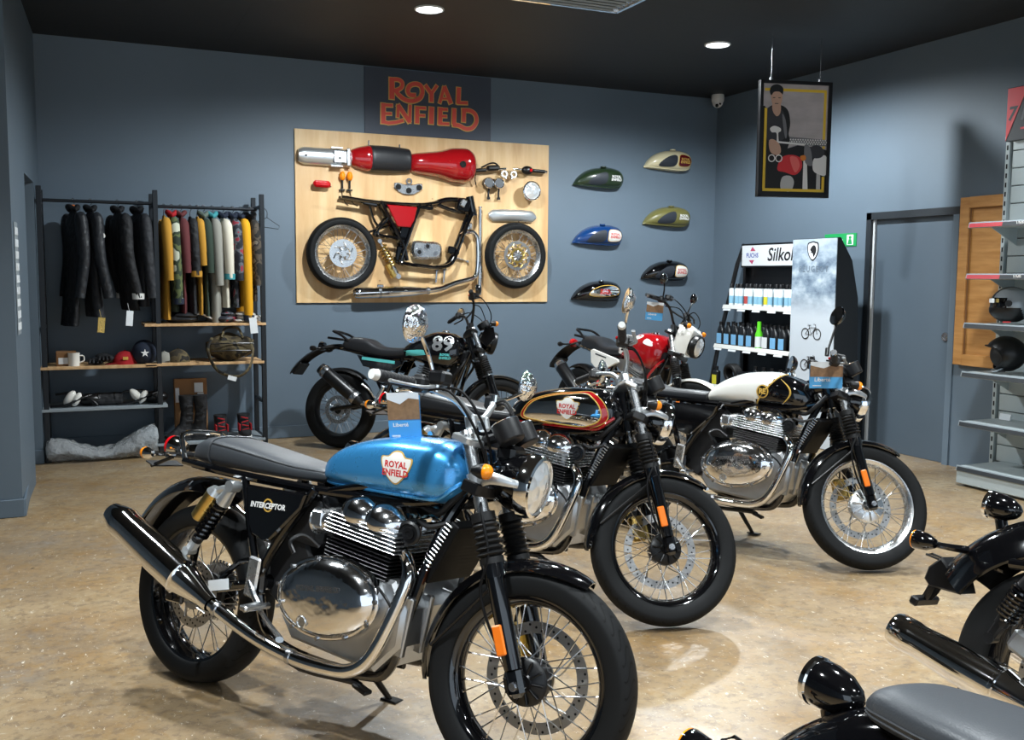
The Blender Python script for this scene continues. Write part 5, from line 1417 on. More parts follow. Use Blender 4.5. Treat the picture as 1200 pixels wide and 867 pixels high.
# wheels
def board_wheel(name, label, x, z, Rt, rimr, disc_m, dr):
    t = wallthing(name, label, 'wheel', x, z)
    c = V((0, -.075, 0)); ax = V((0, -1, 0)); h = .055
    m = MB(); half = [(rimr + .004, .75), (rimr + .02, .95), ((rimr + Rt) / 2 + .008, 1.0), (Rt - .02, .9), (Rt - .006, .55), (Rt, 0)]
    pr = catmull([(r, -k * h) for r, k in half] + [(r, k * h) for r, k in reversed(half[:-1])], 3); m.lathe(pr, c, ax, 80, uv=True); m.build('tyre', 'tyre', t, 50)
    m = MB(); m.lathe([(rimr + .008, -.045), (rimr - .006, -.036), (rimr - .024, -.012), (rimr - .026, .012), (rimr - .006, .036), (rimr + .008, .045), (rimr + .010, .04), (rimr - .008, 0), (rimr + .010, -.04)], c, ax, 64, closed=True); m.build('rim', 'alloy', t, 40)
    m = MB()
    for i in range(36):
        sd = 1 if i % 2 else -1; a = 2 * PI * i / 36; b = a + (1 if (i // 2) % 2 else -1) * R(40)
        m.cyl(c + V((.06 * math.cos(b), sd * .03, .06 * math.sin(b))), c + V(((rimr - .02) * math.cos(a), 0, (rimr - .02) * math.sin(a))), .0022, n=5, caps=False)
    m.build('spokes', 'spoke_steel', t)
    m = MB(); m.lathe([(.012, .05), (.03, .05), (.034, .03), (.062, .03), (.066, .022), (.062, -.03), (.02, -.05), (0, -.05)], c, ax, 32); m.cyl(c, c + ax * .062, .018, n=16); m.build('hub', 'alloy', t)
    m = MB(); n = 6 if disc_m != 'gold' else 9
    m.lathe([(dr * .52 if n == 6 else dr * .78, -.0025), (dr, -.0025), (dr, .0025), (dr * .52 if n == 6 else dr * .78, .0025)], c + ax * .045, ax, 64, closed=True)
    for i in range(n):
        a = 2 * PI * i / n; e = V((math.cos(a), 0, math.sin(a))); e2 = V((math.cos(a + .5), 0, math.sin(a + .5)))
        m.tube([c + ax * .045 + e * .03, c + ax * .045 + e * (dr * .5), c + ax * .045 + e2 * (dr * .8)], [.012, .008, .007], 6, 3)
    do = m.build('brake_disc', 'alloy' if n == 6 else 'disc_steel', t)
    if n == 9:
        m = MB(); m.lathe([(.05, -.002), (.072, -.002), (.072, .002), (.05, .002)], c + ax * .052, ax, 40, closed=True)
        for i in range(10):
            a = 2 * PI * i / 10; e = V((math.cos(a), 0, math.sin(a))); e2 = V((math.cos(a + .35), 0, math.sin(a + .35)))
            m.tube([c + ax * .05 + e * .06, c + ax * .05 + e2 * .092, c + ax * .05 + e * .118], .006, 6, 3)
        m.build('disc_carrier', 'gold', t)
board_wheel('wheel_assembly', 'spoked rear wheel mounted at the left of the plywood board', 2.207, 1.657, .322, .245, 'disc_steel', .125)
board_wheel('wheel_assembly', 'spoked front wheel with gold disc carrier at the right of the plywood board', 3.915, 1.662, .318, .24, 'gold', .14)
# shock absorber
t = wallthing('shock_absorber', 'gold coil shock absorber leaning between wheel and frame on the plywood board', 'motorcycle part', 0, 0); t.location.x = 0; t.location.z = 0
a, b = T3(2.56, 1.775, .06), T3(2.735, 1.455, .06); d = (b - a).normalized()
m = MB(); m.cyl(a, b, .013, n=12); m.cyl(a - V((0, .015, 0)), a + V((0, .015, 0)), .02, n=14); m.cyl(a + d * .27, b, .022, n=14); m.cyl(b - V((0, .02, 0)), b + V((0, .02, 0)), .024, n=14); m.build('damper', 'alloy', t)
m = MB(); coil(m, a + d * .05, a + d * .26, .034, .0095, 7); m.build('spring', 'gold', t)
m = MB(); q = a + d * .28 + V((-.035, -.01, -.02)); m.cyl(q - d * .06, q + d * .07, .026, n=18); m.build('reservoir', 'gold', t)
# engine side cover
t = wallthing('engine_cover', 'cast alloy engine cover inside the bare frame on the plywood board', 'motorcycle part', 3.01, 1.70)
m = MB(); m.prism(catmull([(-.14, .06), (-.10, .085), (.0, .08), (.10, .075), (.145, .04), (.145, -.03), (.11, -.075), (.0, -.085), (-.10, -.08), (-.145, -.03)], 4, True), (0, 0, 0), (1, 0, 0), (0, 0, 1), .09, .02); g = m.build('cover_shell', 'alloy', t, 40)
m = MB(); m.lathe([(.018, 0), (.030, 0), (.030, .012), (.018, .012)], (.0, -.09, .035), (0, -1, 0), 20, closed=True); m.lathe([(.02, 0), (.04, 0), (.036, .01), (.02, .01)], (-.08, -.088, -.02), (0, -1, 0), 20, closed=True); m.cyl((.08, -.088, -.03), (.08, -.1, -.03), .02, n=16); m.build('cover_ports', 'steel', g, split=.003)
m = MB(); m.cyl((.0, -.088, .035), (.0, -.094, .035), .018, n=16); m.cyl((-.08, -.086, -.02), (-.08, -.092, -.02), .02, n=16); m.build('cover_bore', 'dark_hole', g, split=.003)
# exhaust and header
t = wallthing('exhaust_silencer', 'long chrome exhaust silencer along the bottom of the plywood board', 'motorcycle part', 0, 0); t.location.x = 0; t.location.z = 0
s0, s1 = T3(2.315, 1.30, .08), T3(3.03, 1.325, .08); d = s1 - s0; L = d.length
m = MB(); m.lathe([(0, .02), (.028, .02), (.030, 0), (.040, .003), (.048, .03), (.05, .05), (.052, .30), (.052, L * .55), (.046, L * .75), (.032, L * .92), (.026, L)], s0, d, 28); m.build('silencer_body', 'chrome', t, 30)
m = MB(); m.tube([T3(3.02, 1.324, .08), T3(3.15, 1.345, .08), T3(3.30, 1.40, .08), T3(3.42, 1.43, .08), T3(3.49, 1.46, .08), T3(3.515, 1.54, .08), T3(3.52, 1.70, .08), T3(3.51, 1.82, .08), T3(3.465, 1.875, .08), T3(3.40, 1.872, .08), T3(3.35, 1.84, .08)], .025, 14, 6); m.build('header_pipe', 'chrome', t)
m = MB()
for x, z in ((2.55, 1.309), (3.02, 1.324)): m.cyl(T3(x - .012, z, .08), T3(x + .012, z + .001, .08), .055 if x < 2.9 else .034, n=24)
m.box((2.56, -.08, 1.365), (.06, .02, .03), None, .004); m.build('clamp_band', 'steel', t, split=.003)
t = wallthing('fork_leg', 'polished fork tube hanging upright beside the right wheel on the plywood board', 'motorcycle part', 3.553, 1.70)
m = MB(); m.cyl((0, -.05, .40), (0, -.05, -.16), .0165, n=16); m.cyl((0, -.05, .405), (0, -.05, .42), .02, n=16); m.build('fork_tube', 'chrome', t)
m = MB(); m.cyl((0, -.05, -.14), (-.005, -.05, -.36), .026, .022, 16); m.box((-.01, -.05, -.39), (.05, .04, .06), None, .01); m.build('fork_slider', 'alloy', t)
# bars and controls
t = wallthing('handlebar_half', 'left half handlebar with black switches on the plywood board', 'motorcycle part', 3.655, 2.475)
m = MB(); m.cyl((-.16, -.06, -.02), (.16, -.06, .012), .012, n=12); m.build('bar_tube', 'chrome', t)
m = MB(); m.cyl((-.165, -.06, -.021), (-.05, -.06, -.009), .018, n=14); m.box((.02, -.07, .012), (.13, .05, .05), rotm('Y', -.1), .015); m.tube([(-.10, -.07, .01), (-.02, -.09, .05), (.04, -.08, .055), (.09, -.07, .02)], .008, 8, 4); m.tube([(-.15, -.06, -.03), (-.155, -.05, -.10), (-.14, -.04, -.15)], .005, 6, 3); m.build('controls', 'black_satin', t)
t = wallthing('handlebar_half', 'right half handlebar with red switch on the plywood board', 'motorcycle part', 4.065, 2.482)
m = MB(); m.cyl((-.18, -.06, .008), (.185, -.06, -.004), .0125, n=12); m.build('bar_tube', 'chrome', t)
m = MB(); m.cyl((.03, -.06, .002), (.16, -.06, -.003), .018, n=14); m.ell((-.03, -.07, .0), (.06, .035, .042)); m.build('controls', 'black_satin', t)
m = MB(); m.box((-.005, -.105, .0), (.03, .012, .028), None, .004); m.build('kill_switch', 'red_lens', t)
for k, x in enumerate((3.797, 3.895)):
    t = wallthing('bar_clip', ('left' if k == 0 else 'right') + ' round clip clamp below the handlebar halves on the plywood board', 'motorcycle part', x, 2.437, 'clip clamps on the board')
    m = MB(); m.lathe([(.018, -.018), (.034, -.018), (.034, .018), (.018, .018)], (0, -.05, 0), (0, -1, 0), 24, closed=True); m.box((0.02 - .04 * k, -.05, -.034), (.02, .03, .03), None, .004); m.build('clip_ring', 'alloy', t)
t = wallthing('twin_gauges', 'twin round gauges on a black bracket on the plywood board', 'motorcycle part', 3.68, 2.345)
m = MB(); m.box((0, -.02, .02), (.14, .03, .05), None, .008)
for x in (-.055, .05): m.tube([(x + .03, -.03, -.03), (x + .02, -.03, -.10), (x + .022, -.03, -.135)], .010, 8, 3); m.box((x + .022, -.03, -.14), (.028, .02, .022))
for x in (-.052, .054): m.cyl((x, -.03, 0), (x, -.09, 0), .048, .05, 28)
m.build('gauge_body', 'black_satin', t, split=.003)
m = MB()
for x in (-.052, .054): m.torus((x, -.09, 0), (0, 1, 0), .046, .006, 28, 8)
m.build('gauge_rim', 'chrome', t, split=.003)
m = MB()
for x in (-.052, .054): m.lathe([(.044, 0), (0, .001)], (x, -.0915, 0), (0, -1, 0), 28)
m.build('gauge_dial', 'plastic_grey', t, split=.003)
t = wallthing('headlight', 'chrome headlight mounted at the upper right of the plywood board', 'motorcycle part', 4.065, 2.285)
m = MB(); m.lathe([(0, .005), (.05, .01), (.075, .05), (.085, .10), (.088, .115)], (0, 0, 0), (0, -1, 0), 32); m.build('headlight_shell', 'chrome', t)
m = MB(); m.torus((0, -.115, 0), (0, 1, 0), .086, .008, 40, 8); m.build('headlight_rim', 'chrome', t)
m = MB(); m.lathe([(.083, 0), (.06, .012), (0, .022)], (0, -.113, 0), (0, -1, 0), 40); m.build('headlight_lens', 'lens', t)
t = wallthing('front_mudguard', 'bare silver front mudguard above the right wheel on the plywood board', 'motorcycle part', 3.905, 2.05)
m = MB(); secs = []
for i in range(26):
    u = i / 25; x = -.25 + .5 * u; w = .058 * (1 - .7 * max(0, abs(2 * u - 1) - .82) ** 1.2 / .13) if abs(2 * u - 1) > .82 else .058
    dd = .05 - .03 * (2 * u - 1) ** 2
    secs.append([V((x, -(.012 + dd * math.cos(k * PI / 2) ** .8), .01 * (2 * u - 1) ** 2 * -1 + w * math.sin(k * PI / 2))) for k in [q / 6 for q in range(-6, 7)]] + [V((x, -.01, w * .9)), V((x, -.01, -w * .9))])
m.loft(secs); m.build('mudguard_blade', 'silver_paint', t, 50)
m = MB()
for x in (.05, .12): m.cyl((x, -.05, -.058), (x, -.06, -.062), .006, n=8)
m.build('stay_bolt', 'steel', t, split=.003)
for k, x in enumerate((3.13, 3.207)):
    t = wallthing('bolt', ('left' if k == 0 else 'right') + ' long bolt below the frame on the plywood board', 'bolt', x, 1.49, 'long bolts on the board')
    m = MB(); m.cyl((0, -.015, .03), (-.01, -.015, -.09), .010, n=8); m.cyl((0, -.015, .02), (0, -.015, .045), .02, n=6); m.build('bolt_shank', 'steel', t)
t = wallthing('gear_lever', 'slim alloy lever under the bare frame on the plywood board', 'motorcycle part', 3.36, 1.62)
m = MB(); m.tube([(-.08, -.015, .018), (0, -.02, .005), (.075, -.015, -.018)], [.008, .012, .008], 8, 4, flat=(1, .6)); m.cyl((.075, -.01, -.018), (.075, -.035, -.018), .012, n=10); m.build('lever_arm', 'alloy', t)

# ------------------------------------------------------------------ half tanks on the wall
mat('tank_green', '#23331f', rough=.3, coat=.6); mat('tank_olive', '#6e6a3a', rough=.35, coat=.5); mat('tank_navy', '#123a70', rough=.2, coat=1); mat('tank_cream', '#d8cda8', rough=.25, coat=.8); mat('maroon', '#5a1218', rough=.25, coat=.6); mat('knee_pad', '#2b3038', rough=.5)
def half_tank(label, x, z, base, panel, tail_edge=None, txt=('red_text', 'gold_text'), chrome=False, knee=True):
    t = thing('display_tank', label, 'fuel tank', (x, YB + .004, z), None, 'half fuel tanks on the back wall')
    xs = [-.275, -.24, -.15, -.03, .10, .20, .255, .275]; zb = [-.075, -.082, -.088, -.095, -.10, -.095, -.06, -.02]; zt = [-.055, -.005, .065, .105, .115, .10, .065, .02]; ws = [.02, .06, .10, .125, .13, .12, .085, .03]
    T = TankShape(xs, ws, zb, zt, 2.3)
    m = MB(); secs = []
    for i in range(37):
        xx = xs[0] + (xs[-1] - xs[0]) * (.5 - .5 * math.cos(PI * i / 36)); w, b, tt = T.at(xx); h = (tt - b) / 2; c = (tt + b) / 2
        secs.append([V((xx, -w * max(0, math.cos(a)) ** (2 / 2.3), c + h * math.copysign(abs(math.sin(a)) ** (2 / 2.3), math.sin(a)))) for a in [-PI / 2 + PI * k / 18 for k in range(19)]])
    m.loft(secs); sh = m.build('tank_shell', base, t, 50)
    fs = lambda off: (lambda a, b: V((a, -T.y(a, b) - off, b)))
    m = MB(); pts = []
    for i in range(25):
        xx = -.27 + .535 * i / 24; w, b, tt = T.at(xx); pts.append(V((xx, -T.y(xx, b + .012) - .002, b + .012)))
    m.tube(pts, .006, 6, 1); m.cyl((-.285, -.02, -.072), (-.262, -.03, -.066), .010, n=10); m.build('tank_seam', tail_edge or base, t)
    if knee:
        m = MB(); m.patch(catmull([(-.15, -.055), (-.11, .0), (-.03, .045), (.045, .055), (.055, .0), (.03, -.055), (-.06, -.066)], 4, True), fs(.002), 4); m.build('knee_pad', 'knee_pad', t)
    if panel:
        m = MB(); m.patch(catmull([(.075, -.05), (.068, .0), (.085, .058), (.15, .066), (.215, .045), (.238, .0), (.21, -.048), (.14, -.06)], 4, True), fs(.0015), 4); m.build('tank_panel_edge', 'gold_text', t)
        m = MB(); m.patch([(.152 + (a - .152) * .93, (b) * .92) for a, b in catmull([(.075, -.05), (.068, .0), (.085, .058), (.15, .066), (.215, .045), (.238, .0), (.21, -.048), (.14, -.06)], 4, True)], fs(.003), 4); m.build('tank_panel', panel, t)
    if chrome:
        o = catmull([(-.12, -.03), (-.09, .02), (.0, .06), (.12, .07), (.20, .045), (.22, .0), (.18, -.035), (.0, -.05)], 5, True)
        m = MB(); m.patch(o, fs(.0015), 5); m.build('tank_panel_edge', 'gold_text', t)
        m = MB(); m.patch([(.05 + (a - .05) * .95, .008 + (b - .008) * .9) for a, b in o], fs(.003), 5); m.build('tank_panel', 'chrome', t)
    m = MB(); f = fs(.0045)
    cx = .152 if not chrome else .05
    m.text('ROYAL', lambda a, b, c: f(cx + a, .017 + b), .034, bold=.001); m.text('ENFIELD', lambda a, b, c: f(cx + .003 + a, -.013 + b), .034, bold=.001); m.build('tank_lettering', txt[0], t)
    m = MB(); m.lathe([(.03, 0), (.03, .012), (0, .014)], (.04, -.05, .108), (0, 0, 1), 20); m.build('filler_cap', 'chrome' if chrome else base, t)
half_tank('dark green half fuel tank, top of the left column on the wall', 4.855, 2.447, 'tank_green', None, txt=('white_text',))
half_tank('blue half fuel tank with white panel on the wall', 4.855, 1.875, 'tank_navy', 'white_gloss')
half_tank('black half fuel tank with chrome side panel, lowest of the left column', 4.85, 1.312, 'black_gloss', None, chrome=True, knee=False)
half_tank('cream half fuel tank with maroon panel, top of the right column on the wall', 5.67, 2.662, 'tank_cream', 'maroon', txt=('gold_text',))
half_tank('olive half fuel tank with white lettering on the wall', 5.67, 2.085, 'tank_olive', None, txt=('white_text',))
half_tank('black half fuel tank with white panel, lowest of the right column on the wall', 5.66, 1.525, 'black_gloss', 'white_gloss')
# ------------------------------------------------------------------ clothes rack
t = thing('clothes_rack', 'tall dark steel rack with wooden shelves holding jackets and shirts', 'rack', (0, 0, 0))
YFR, YBK = 8.33, 8.74
for x in (-.225, .605, 1.432):
    for y in (YFR, YBK):
        m = MB(); m.box((x, y, 1.06), (.038, .038, 2.12), None, .003); m.cyl((x, y, 0), (x, y, .012), .026, n=12); m.build('rack_post', 'rack_steel', t, split=.003)
for x in (-.225, .605, 1.432):
    m = MB()
    for z in (.09, .40, .71, 1.04, 2.02): m.box((x, 8.535, z), (.025, .40, .025))
    m.build('cross_bar', 'rack_steel', t, split=.003)
m = MB(); m.cyl((-.22, 8.55, 2.028), (.60, 8.55, 2.028), .013, n=12); m.build('hanging_rail', 'rack_steel', t)
m = MB(); m.cyl((.60, 8.55, 2.008), (1.43, 8.55, 2.008), .013, n=12); m.build('hanging_rail', 'rack_steel', t)
def shelf(x0, x1, z, mt): m = MB(); m.box(((x0 + x1) / 2, 8.525, z - .011), (x1 - x0, .44, .022), None, .002); return m.build('rack_shelf', mt, t)
shelf(.50, 1.45, 1.066, 'shelf_wood'); shelf(-.27, .585, .742, 'shelf_wood'); shelf(.50, 1.43, .748, 'shelf_wood'); shelf(-.28, .66, .415, 'grey_shelf'); shelf(.44, 1.43, .10, 'grey_shelf')

mat('cloth_black', '#1a1b1e', rough=.7, bump=.9, bscale=13, bdist=.03); mat('cloth_charcoal', '#26282d', rough=.7, bump=.9, bscale=11, bdist=.03); mat('cloth_black_panel', '#232529', rough=.5, bump=.9, bscale=16, bdist=.02)
mat('cloth_mustard', '#b8862c', rough=.85); mat('cloth_yellow', '#d69a14', rough=.85); mat('cloth_maroon', '#5b2a2c', rough=.85); mat('cloth_green', '#2c3a30', rough=.85); mat('cloth_sage', '#5d6a60', rough=.85)
mat('cloth_grey', '#8b8a82', rough=.9); mat('cloth_cream', '#cfc9b8', rough=.9); mat('cloth_navy', '#1c2536', rough=.85); mat('cloth_teal', '#3e8f97', rough=.8); mat('red_cloth', '#a31820', rough=.85)
def camo(name, cols, sc=9):
    def fn(nt, b):
        v = mapping(nt)
        r = N(nt, 'ValToRGB'); r.color_ramp.interpolation = 'CONSTANT'
        while len(r.color_ramp.elements) < len(cols): r.color_ramp.elements.new(.5)
        for i, (e, c) in enumerate(zip(r.color_ramp.elements, cols)): e.position = (0, .44, .53, .61)[i]; e.color = hx(c)
        nt.links.new(noise(nt, v, sc, 2, .4), r.inputs[0]); nt.links.new(r.outputs[0], b.inputs['Base Color'])
    M[name] = node_mat(name, fn, .85)
camo('camo_green', ['#1e2a1e', '#56603a', '#2c3828', '#b9bca8']); camo('camo_dark', ['#1b1a18', '#4b4238', '#2a2622', '#6f675c'], 12); camo('camo_brown', ['#2a241a', '#4a3f2a', '#5d5238', '#1a1712'], 10); camo('floral', ['#191b24', '#23262f', '#5a5f66', '#8b2a38'], 16)

def hanger(t, z0, half, mt='steel', yaw=0.0):
    m = MB(); m.tube([(0, 0, z0 - .10), (0, 0, z0 - .035), (.012, 0, z0 - .012), (.012, 0, z0 + .010), (0, 0, z0 + .020), (-.012, 0, z0 + .010)], .0032, 6, 4)
    m.tube([(0, half, z0 - .17), (0, half * .4, z0 - .125), (0, 0, z0 - .10), (0, -half * .4, z0 - .125), (0, -half, z0 - .17)], .007, 8, 3)
    return m.build('hanger', mt, t)
def garment(label, cat, x, rail, hem, mt, th=.07, half=.20, sleeve=.40, sl_m=None, yaw=0.0, collar=None, band=None, hang='steel', tagm=None, group='shirts on the rail', name='shirt', flare=1.0, cuff=None, sl_r=.055, swing=0.0, chest=None):
    """one garment on a hanger, shoulders across the rail; thickness th along the rail"""
    t = thing(name, label, cat, (x, 8.55, rail), Matrix.Rotation(yaw, 3, 'Z'), group)
    hanger(t, 0, half * .8, hang)
    top = -.075; bot = hem - rail; secs = []
    lean = (random.Random(label + 'x').random() - .5) * .08 if name == 'jacket' else 0
    st = [(0, .28, .035), (.03, .55, .05), (.07, .92, .85), (.16, 1.0, 1.0), (.45, .93, 1.0), (.75, .96 * flare, 1.05), (1.0, 1.0 * flare, 1.1)]
    rnd = random.Random(label)
    for i in range(25):
        u = i / 24; w = interp([s[0] for s in st], [s[1] for s in st], u) * half; h = interp([s[0] for s in st], [max(.35, s[2]) for s in st], u) * th / 2
        z = top + (bot - top) * u; ring = []
        for k in range(28):
            a = 2 * PI * k / 28; fold = 1 + .22 * u * math.sin(5 * a + rnd.random() * .3 + 1.5 * len(label))
            ring.append(V((h * math.cos(a) * fold + swing * u * u + lean * u, w * math.sin(a) * (1 + .05 * u * math.sin(9 * u + len(label))), z)))
        secs.append(ring)
    m = MB(); m.loft(secs); body = m.build('body', mt, t, 60)
    for sg in (-1, 1):
        m = MB(); y = sg * half
        p = [(0, y * .80, top - .045), (.005, y * 1.0, top - .10), (.012, y * 1.10, top - .10 - sleeve * .45), (.02 + swing, y * 1.08, top - .10 - sleeve)]
        m.tube(p, [sl_r * .7, sl_r, sl_r * .92, sl_r * .80], 14, 6, flat=(.80, 1.0)); so = m.build('sleeve', sl_m or mt, t, 60)
        if cuff:
            m = MB(); q = V(p[-1]); m.cyl(q + V((0, 0, .035)), q + V((0, 0, -.012)), sl_r * .82, sl_r * .78, 14); m.build('cuff', cuff, t)
    if collar:
        m = MB(); m.tube([(0, -.075, top + .005), (.03, -.03, top + .03), (.03, .03, top + .03), (0, .075, top + .005), (-.03, .03, top + .03), (-.03, -.03, top + .03)], .019, 10, 4, closed=True); m.build('collar', collar, t)
    if band:
        m = MB(); u = band[1]; z = bot * (1 - u) + top * u
        i0 = max(0, min(23, int((1 - u) * 24))); m.loft([[p * 1.0 + V((p.x * .04, p.y * .02, 0)) for p in secs[j]] for j in range(i0, min(25, i0 + band[2]))], caps=False); m.build('stripe', band[0], t, 60)
    if chest:
        m = MB(); y = -half * 1.12; m.cyl((.035, y + .01, top - .20), (.03, y - .03, top - .20), .02, n=16); m.build('badge', chest, t)
    if tagm:
        m = MB(); m.box((.01, -half * 1.02, bot - .06), (.055, .006, .12), rotm('Y', .1), .002); m.tube([(.0, -half, bot + .06), (.01, -half * 1.02, bot)], .002, 5, 1); m.build('price_tag', tagm, t)
    return t
def hook_tag(t): m = MB(); m.box((.0, -.01, -.055), (.022, .004, .05), rotm('Y', .1)); m.build('hook_tag', 'orange', t)
J = dict(group='black jackets on the rail', name='jacket', half=.20, sleeve=.58, collar='cloth_black', hang='steel', flare=.85, sl_r=.058)
hook_tag(garment('black jacket with orange hanger tag, leftmost on the clothes rail', 'jacket', .01, 2.028, 1.05, 'cloth_black', th=.085, sl_m='cloth_black_panel', yaw=.26, swing=-.05, **J))
garment('black jacket with round white chest badge and gold tag', 'jacket', .135, 2.028, 1.12, 'cloth_charcoal', th=.10, sl_m='cloth_black_panel', yaw=.20, swing=.05, chest='white_matte', tagm='gold', **J)
garment('black jacket with white sleeve flashes, third along the clothes rail', 'jacket', .335, 2.028, 1.17, 'cloth_black', th=.085, yaw=.24, swing=.06, cuff='white_matte', tagm='paper_white', **J)
garment('plain black jacket nearest the middle post of the clothes rack', 'jacket', .48, 2.028, 1.20, 'cloth_charcoal', th=.09, yaw=.24, swing=.02, **J)
garment('mustard yellow shirt beside the middle post of the clothes rack', 'shirt', .685, 2.008, 1.095, 'cloth_mustard', th=.06, sleeve=.42)
garment('green camouflage shirt with red collar on the clothes rail', 'shirt', .745, 2.008, 1.16, 'camo_green', th=.075, sleeve=.60, collar='red_cloth', cuff='cloth_navy')
garment('maroon shirt on the clothes rail', 'shirt', .815, 2.008, 1.14, 'cloth_maroon', th=.05, sleeve=.36, collar='cloth_maroon')
garment('black shirt with mustard sleeve hem on the clothes rail', 'shirt', .89, 2.008, 1.14, 'cloth_black', th=.065, sleeve=.38, cuff='cloth_mustard')
garment('narrow mustard shirt between the black and dark green ones', 'shirt', .945, 2.008, 1.13, 'cloth_mustard', th=.045, sleeve=.30)
garment('dark green shirt on the clothes rail', 'shirt', .995, 2.008, 1.12, 'cloth_green', th=.055, sleeve=.36, collar='cloth_sage')
garment('long grey beige shirt with teal collar on the clothes rail', 'shirt', 1.065, 2.008, 1.062, 'cloth_grey', th=.10, sleeve=.46, collar='cloth_teal')
garment('cream shirt with blue sleeve pattern on the clothes rail', 'shirt', 1.15, 2.008, 1.19, 'cloth_cream', th=.075, sleeve=.40, collar='cloth_navy', cuff='cloth_teal')
garment('dark floral shirt on the clothes rail', 'shirt', 1.23, 2.008, 1.19, 'floral', th=.06, sleeve=.42, collar='cloth_navy')
garment('bright yellow long sleeved shirt with navy cuffs on the clothes rail', 'shirt', 1.295, 2.008, 1.20, 'cloth_yellow', th=.07, sleeve=.74, collar='cloth_navy', cuff='cloth_navy')
garment('dark brown camouflage shirt at the right end of the clothes rail', 'shirt', 1.375, 2.008, 1.24, 'camo_dark', th=.07, sleeve=.46, collar='cloth_black')
t = thing('hanger', 'empty wire hanger hooked outside the right post of the clothes rack', 'hanger', (1.50, 8.47, 1.99))
m = MB(); m.tube([(-.06, 0, .03), (-.03, 0, .03), (0, 0, .0), (0, 0, -.05)], .003, 6, 4); m.tube([(0, 0, -.05), (.10, -.02, -.12), (.09, -.02, -.145), (-.10, .02, -.12), (-.10, .02, -.10), (0, 0, -.05)], .003, 6, 1); m.build('hanger_wire', 'rack_steel', t)
# things on the shelves
t = thing('folded_shirt', 'white folded shirt lying on the upper wooden shelf', 'shirt', (1.31, 8.45, 1.066))
m = MB()
for i, (dx, w) in enumerate(((0, .24), (.02, .22), (-.01, .18))): m.ell((dx, 0, .02 + .024 * i), (w / 2, .13, .018), rotm('Y', .04 * (i - 1)), 24, 8)
m.build('folded_cloth', 'white_matte', t, 60)
m = MB(); m.box((.03, -.19, -.02), (.06, .004, .13), rotm('Y', -.1)); m.tube([(.02, -.12, .05), (.03, -.19, .045)], .002, 5, 1); m.build('price_tag', 'paper_white', t)
t = thing('shirt_pile', 'dark patterned shirts piled left of the white one on the upper shelf', 'shirt', (1.13, 8.47, 1.066))
m = MB(); m.ell((0, 0, .03), (.11, .13, .035), None, 24, 8); m.ell((.02, 0, .07), (.09, .11, .028), None, 24, 8); m.build('folded_cloth', 'floral', t, 60)
t = thing('clothes_hanger', 'white plastic hanger lying on the upper wooden shelf', 'hanger', (.93, 8.40, 1.069))
m = MB(); m.tube([(-.13, 0, .008), (-.06, 0, .05), (0, 0, .07), (.06, 0, .05), (.13, 0, .008)], .007, 8, 4); m.tube([(0, 0, .07), (.0, .01, .09), (.02, .02, .095)], .004, 6, 3); m.build('hanger_bar', 'white_matte', t)
t = thing('folded_trousers', 'black folded trousers on the upper wooden shelf beside the middle post', 'clothing', (.80, 8.47, 1.066))
m = MB(); m.ell((0, 0, .03), (.13, .14, .035), None, 24, 8); m.ell((.03, -.02, .06), (.10, .12, .03), None, 24, 8); m.build('folded_cloth', 'cloth_black', t, 60)
mat('cardboard', '#9a7048', rough=.75, noise=.1); mat('kraft', '#7d5836', rough=.8)
t = thing('small_box', 'small brown and white carton on the left wooden shelf', 'box', (-.075, 8.47, .742))
m = MB(); m.box((0, 0, .055), (.145, .16, .11), None, .004); m.build('carton', 'kraft', t)
m = MB(); m.box((-.01, -.081, .04), (.09, .002, .05)); m.build('carton_label', 'paper_white', t, split=.003)
t = thing('enamel_mug', 'white enamel mug on the left wooden shelf', 'mug', (-.02, 8.39, .742))
m = MB(); m.lathe([(0, .003), (.040, .003), (.042, .0), (.044, .10), (.046, .104), (.041, .104), (.039, .01), (0, .008)], (0, 0, 0), (0, 0, 1), 28); m.build('mug_body', 'white_gloss', t)
m = MB(); m.tube([(.042, 0, .08), (.07, 0, .075), (.072, 0, .04), (.042, 0, .025)], .005, 8, 4); m.build('mug_handle', 'white_gloss', t)
def cap(label, x, z, mt, brim=None, s=1.0, badge=None, yaw=0.0):
    t = thing('cap', label, 'cap', (x, 8.45, z), Matrix.Rotation(yaw, 3, 'Z'))
    m = MB(); m.ell((0, 0, .0), (.095 * s, .085 * s, .105 * s), None, 28, 10, 0, 1); m.build('crown', mt, t, 60)
    m = MB(); secs = []
    for i in range(9):
        a = -PI / 2 + PI * i / 8
        secs.append([V((-.06 * s - .115 * s * math.cos(a) * r, .075 * s * math.sin(a), .012 - .02 * r * math.cos(a) + dz)) for r, dz in ((0, .004), (1, .004), (1, 0), (0, 0))])
    m.loft(secs); m.build('brim', brim or mt, t, 40)
    m = MB(); m.ell((0, 0, .106 * s), (.009, .009, .006)); m.build('button', brim or mt, t)
    if badge: m = MB(); m.box((.0, -.086 * s, .05 * s), (.04, .006, .025), None, .002); m.build('cap_badge', badge, t)
cap('red cap on the left wooden shelf', .355, .742, 'red_cloth', badge='gold_text')
cap('grey cap just right of the middle post on the wooden shelf', .655, .748, 'cloth_grey', s=.8)
cap('camouflage cap on the right wooden shelf', .76, .748, 'camo_brown', s=1.0)
t = thing('glove_pile', 'heap of black gloves between the mug and the red cap', 'gloves', (.175, 8.45, .742))
m = MB()
for k in range(2):
    o = V((-.03 + .07 * k, .0, .03 + .02 * k)); m.ell(o, (.065, .05, .028), None, 20, 8)
    for f in range(4): m.tube([o + V((-.04 + .02 * f, -.02, .005)), o + V((-.05 + .026 * f, -.07, .01)), o + V((-.055 + .03 * f, -.10, -.012))], [.012, .011, .009], 8, 3)
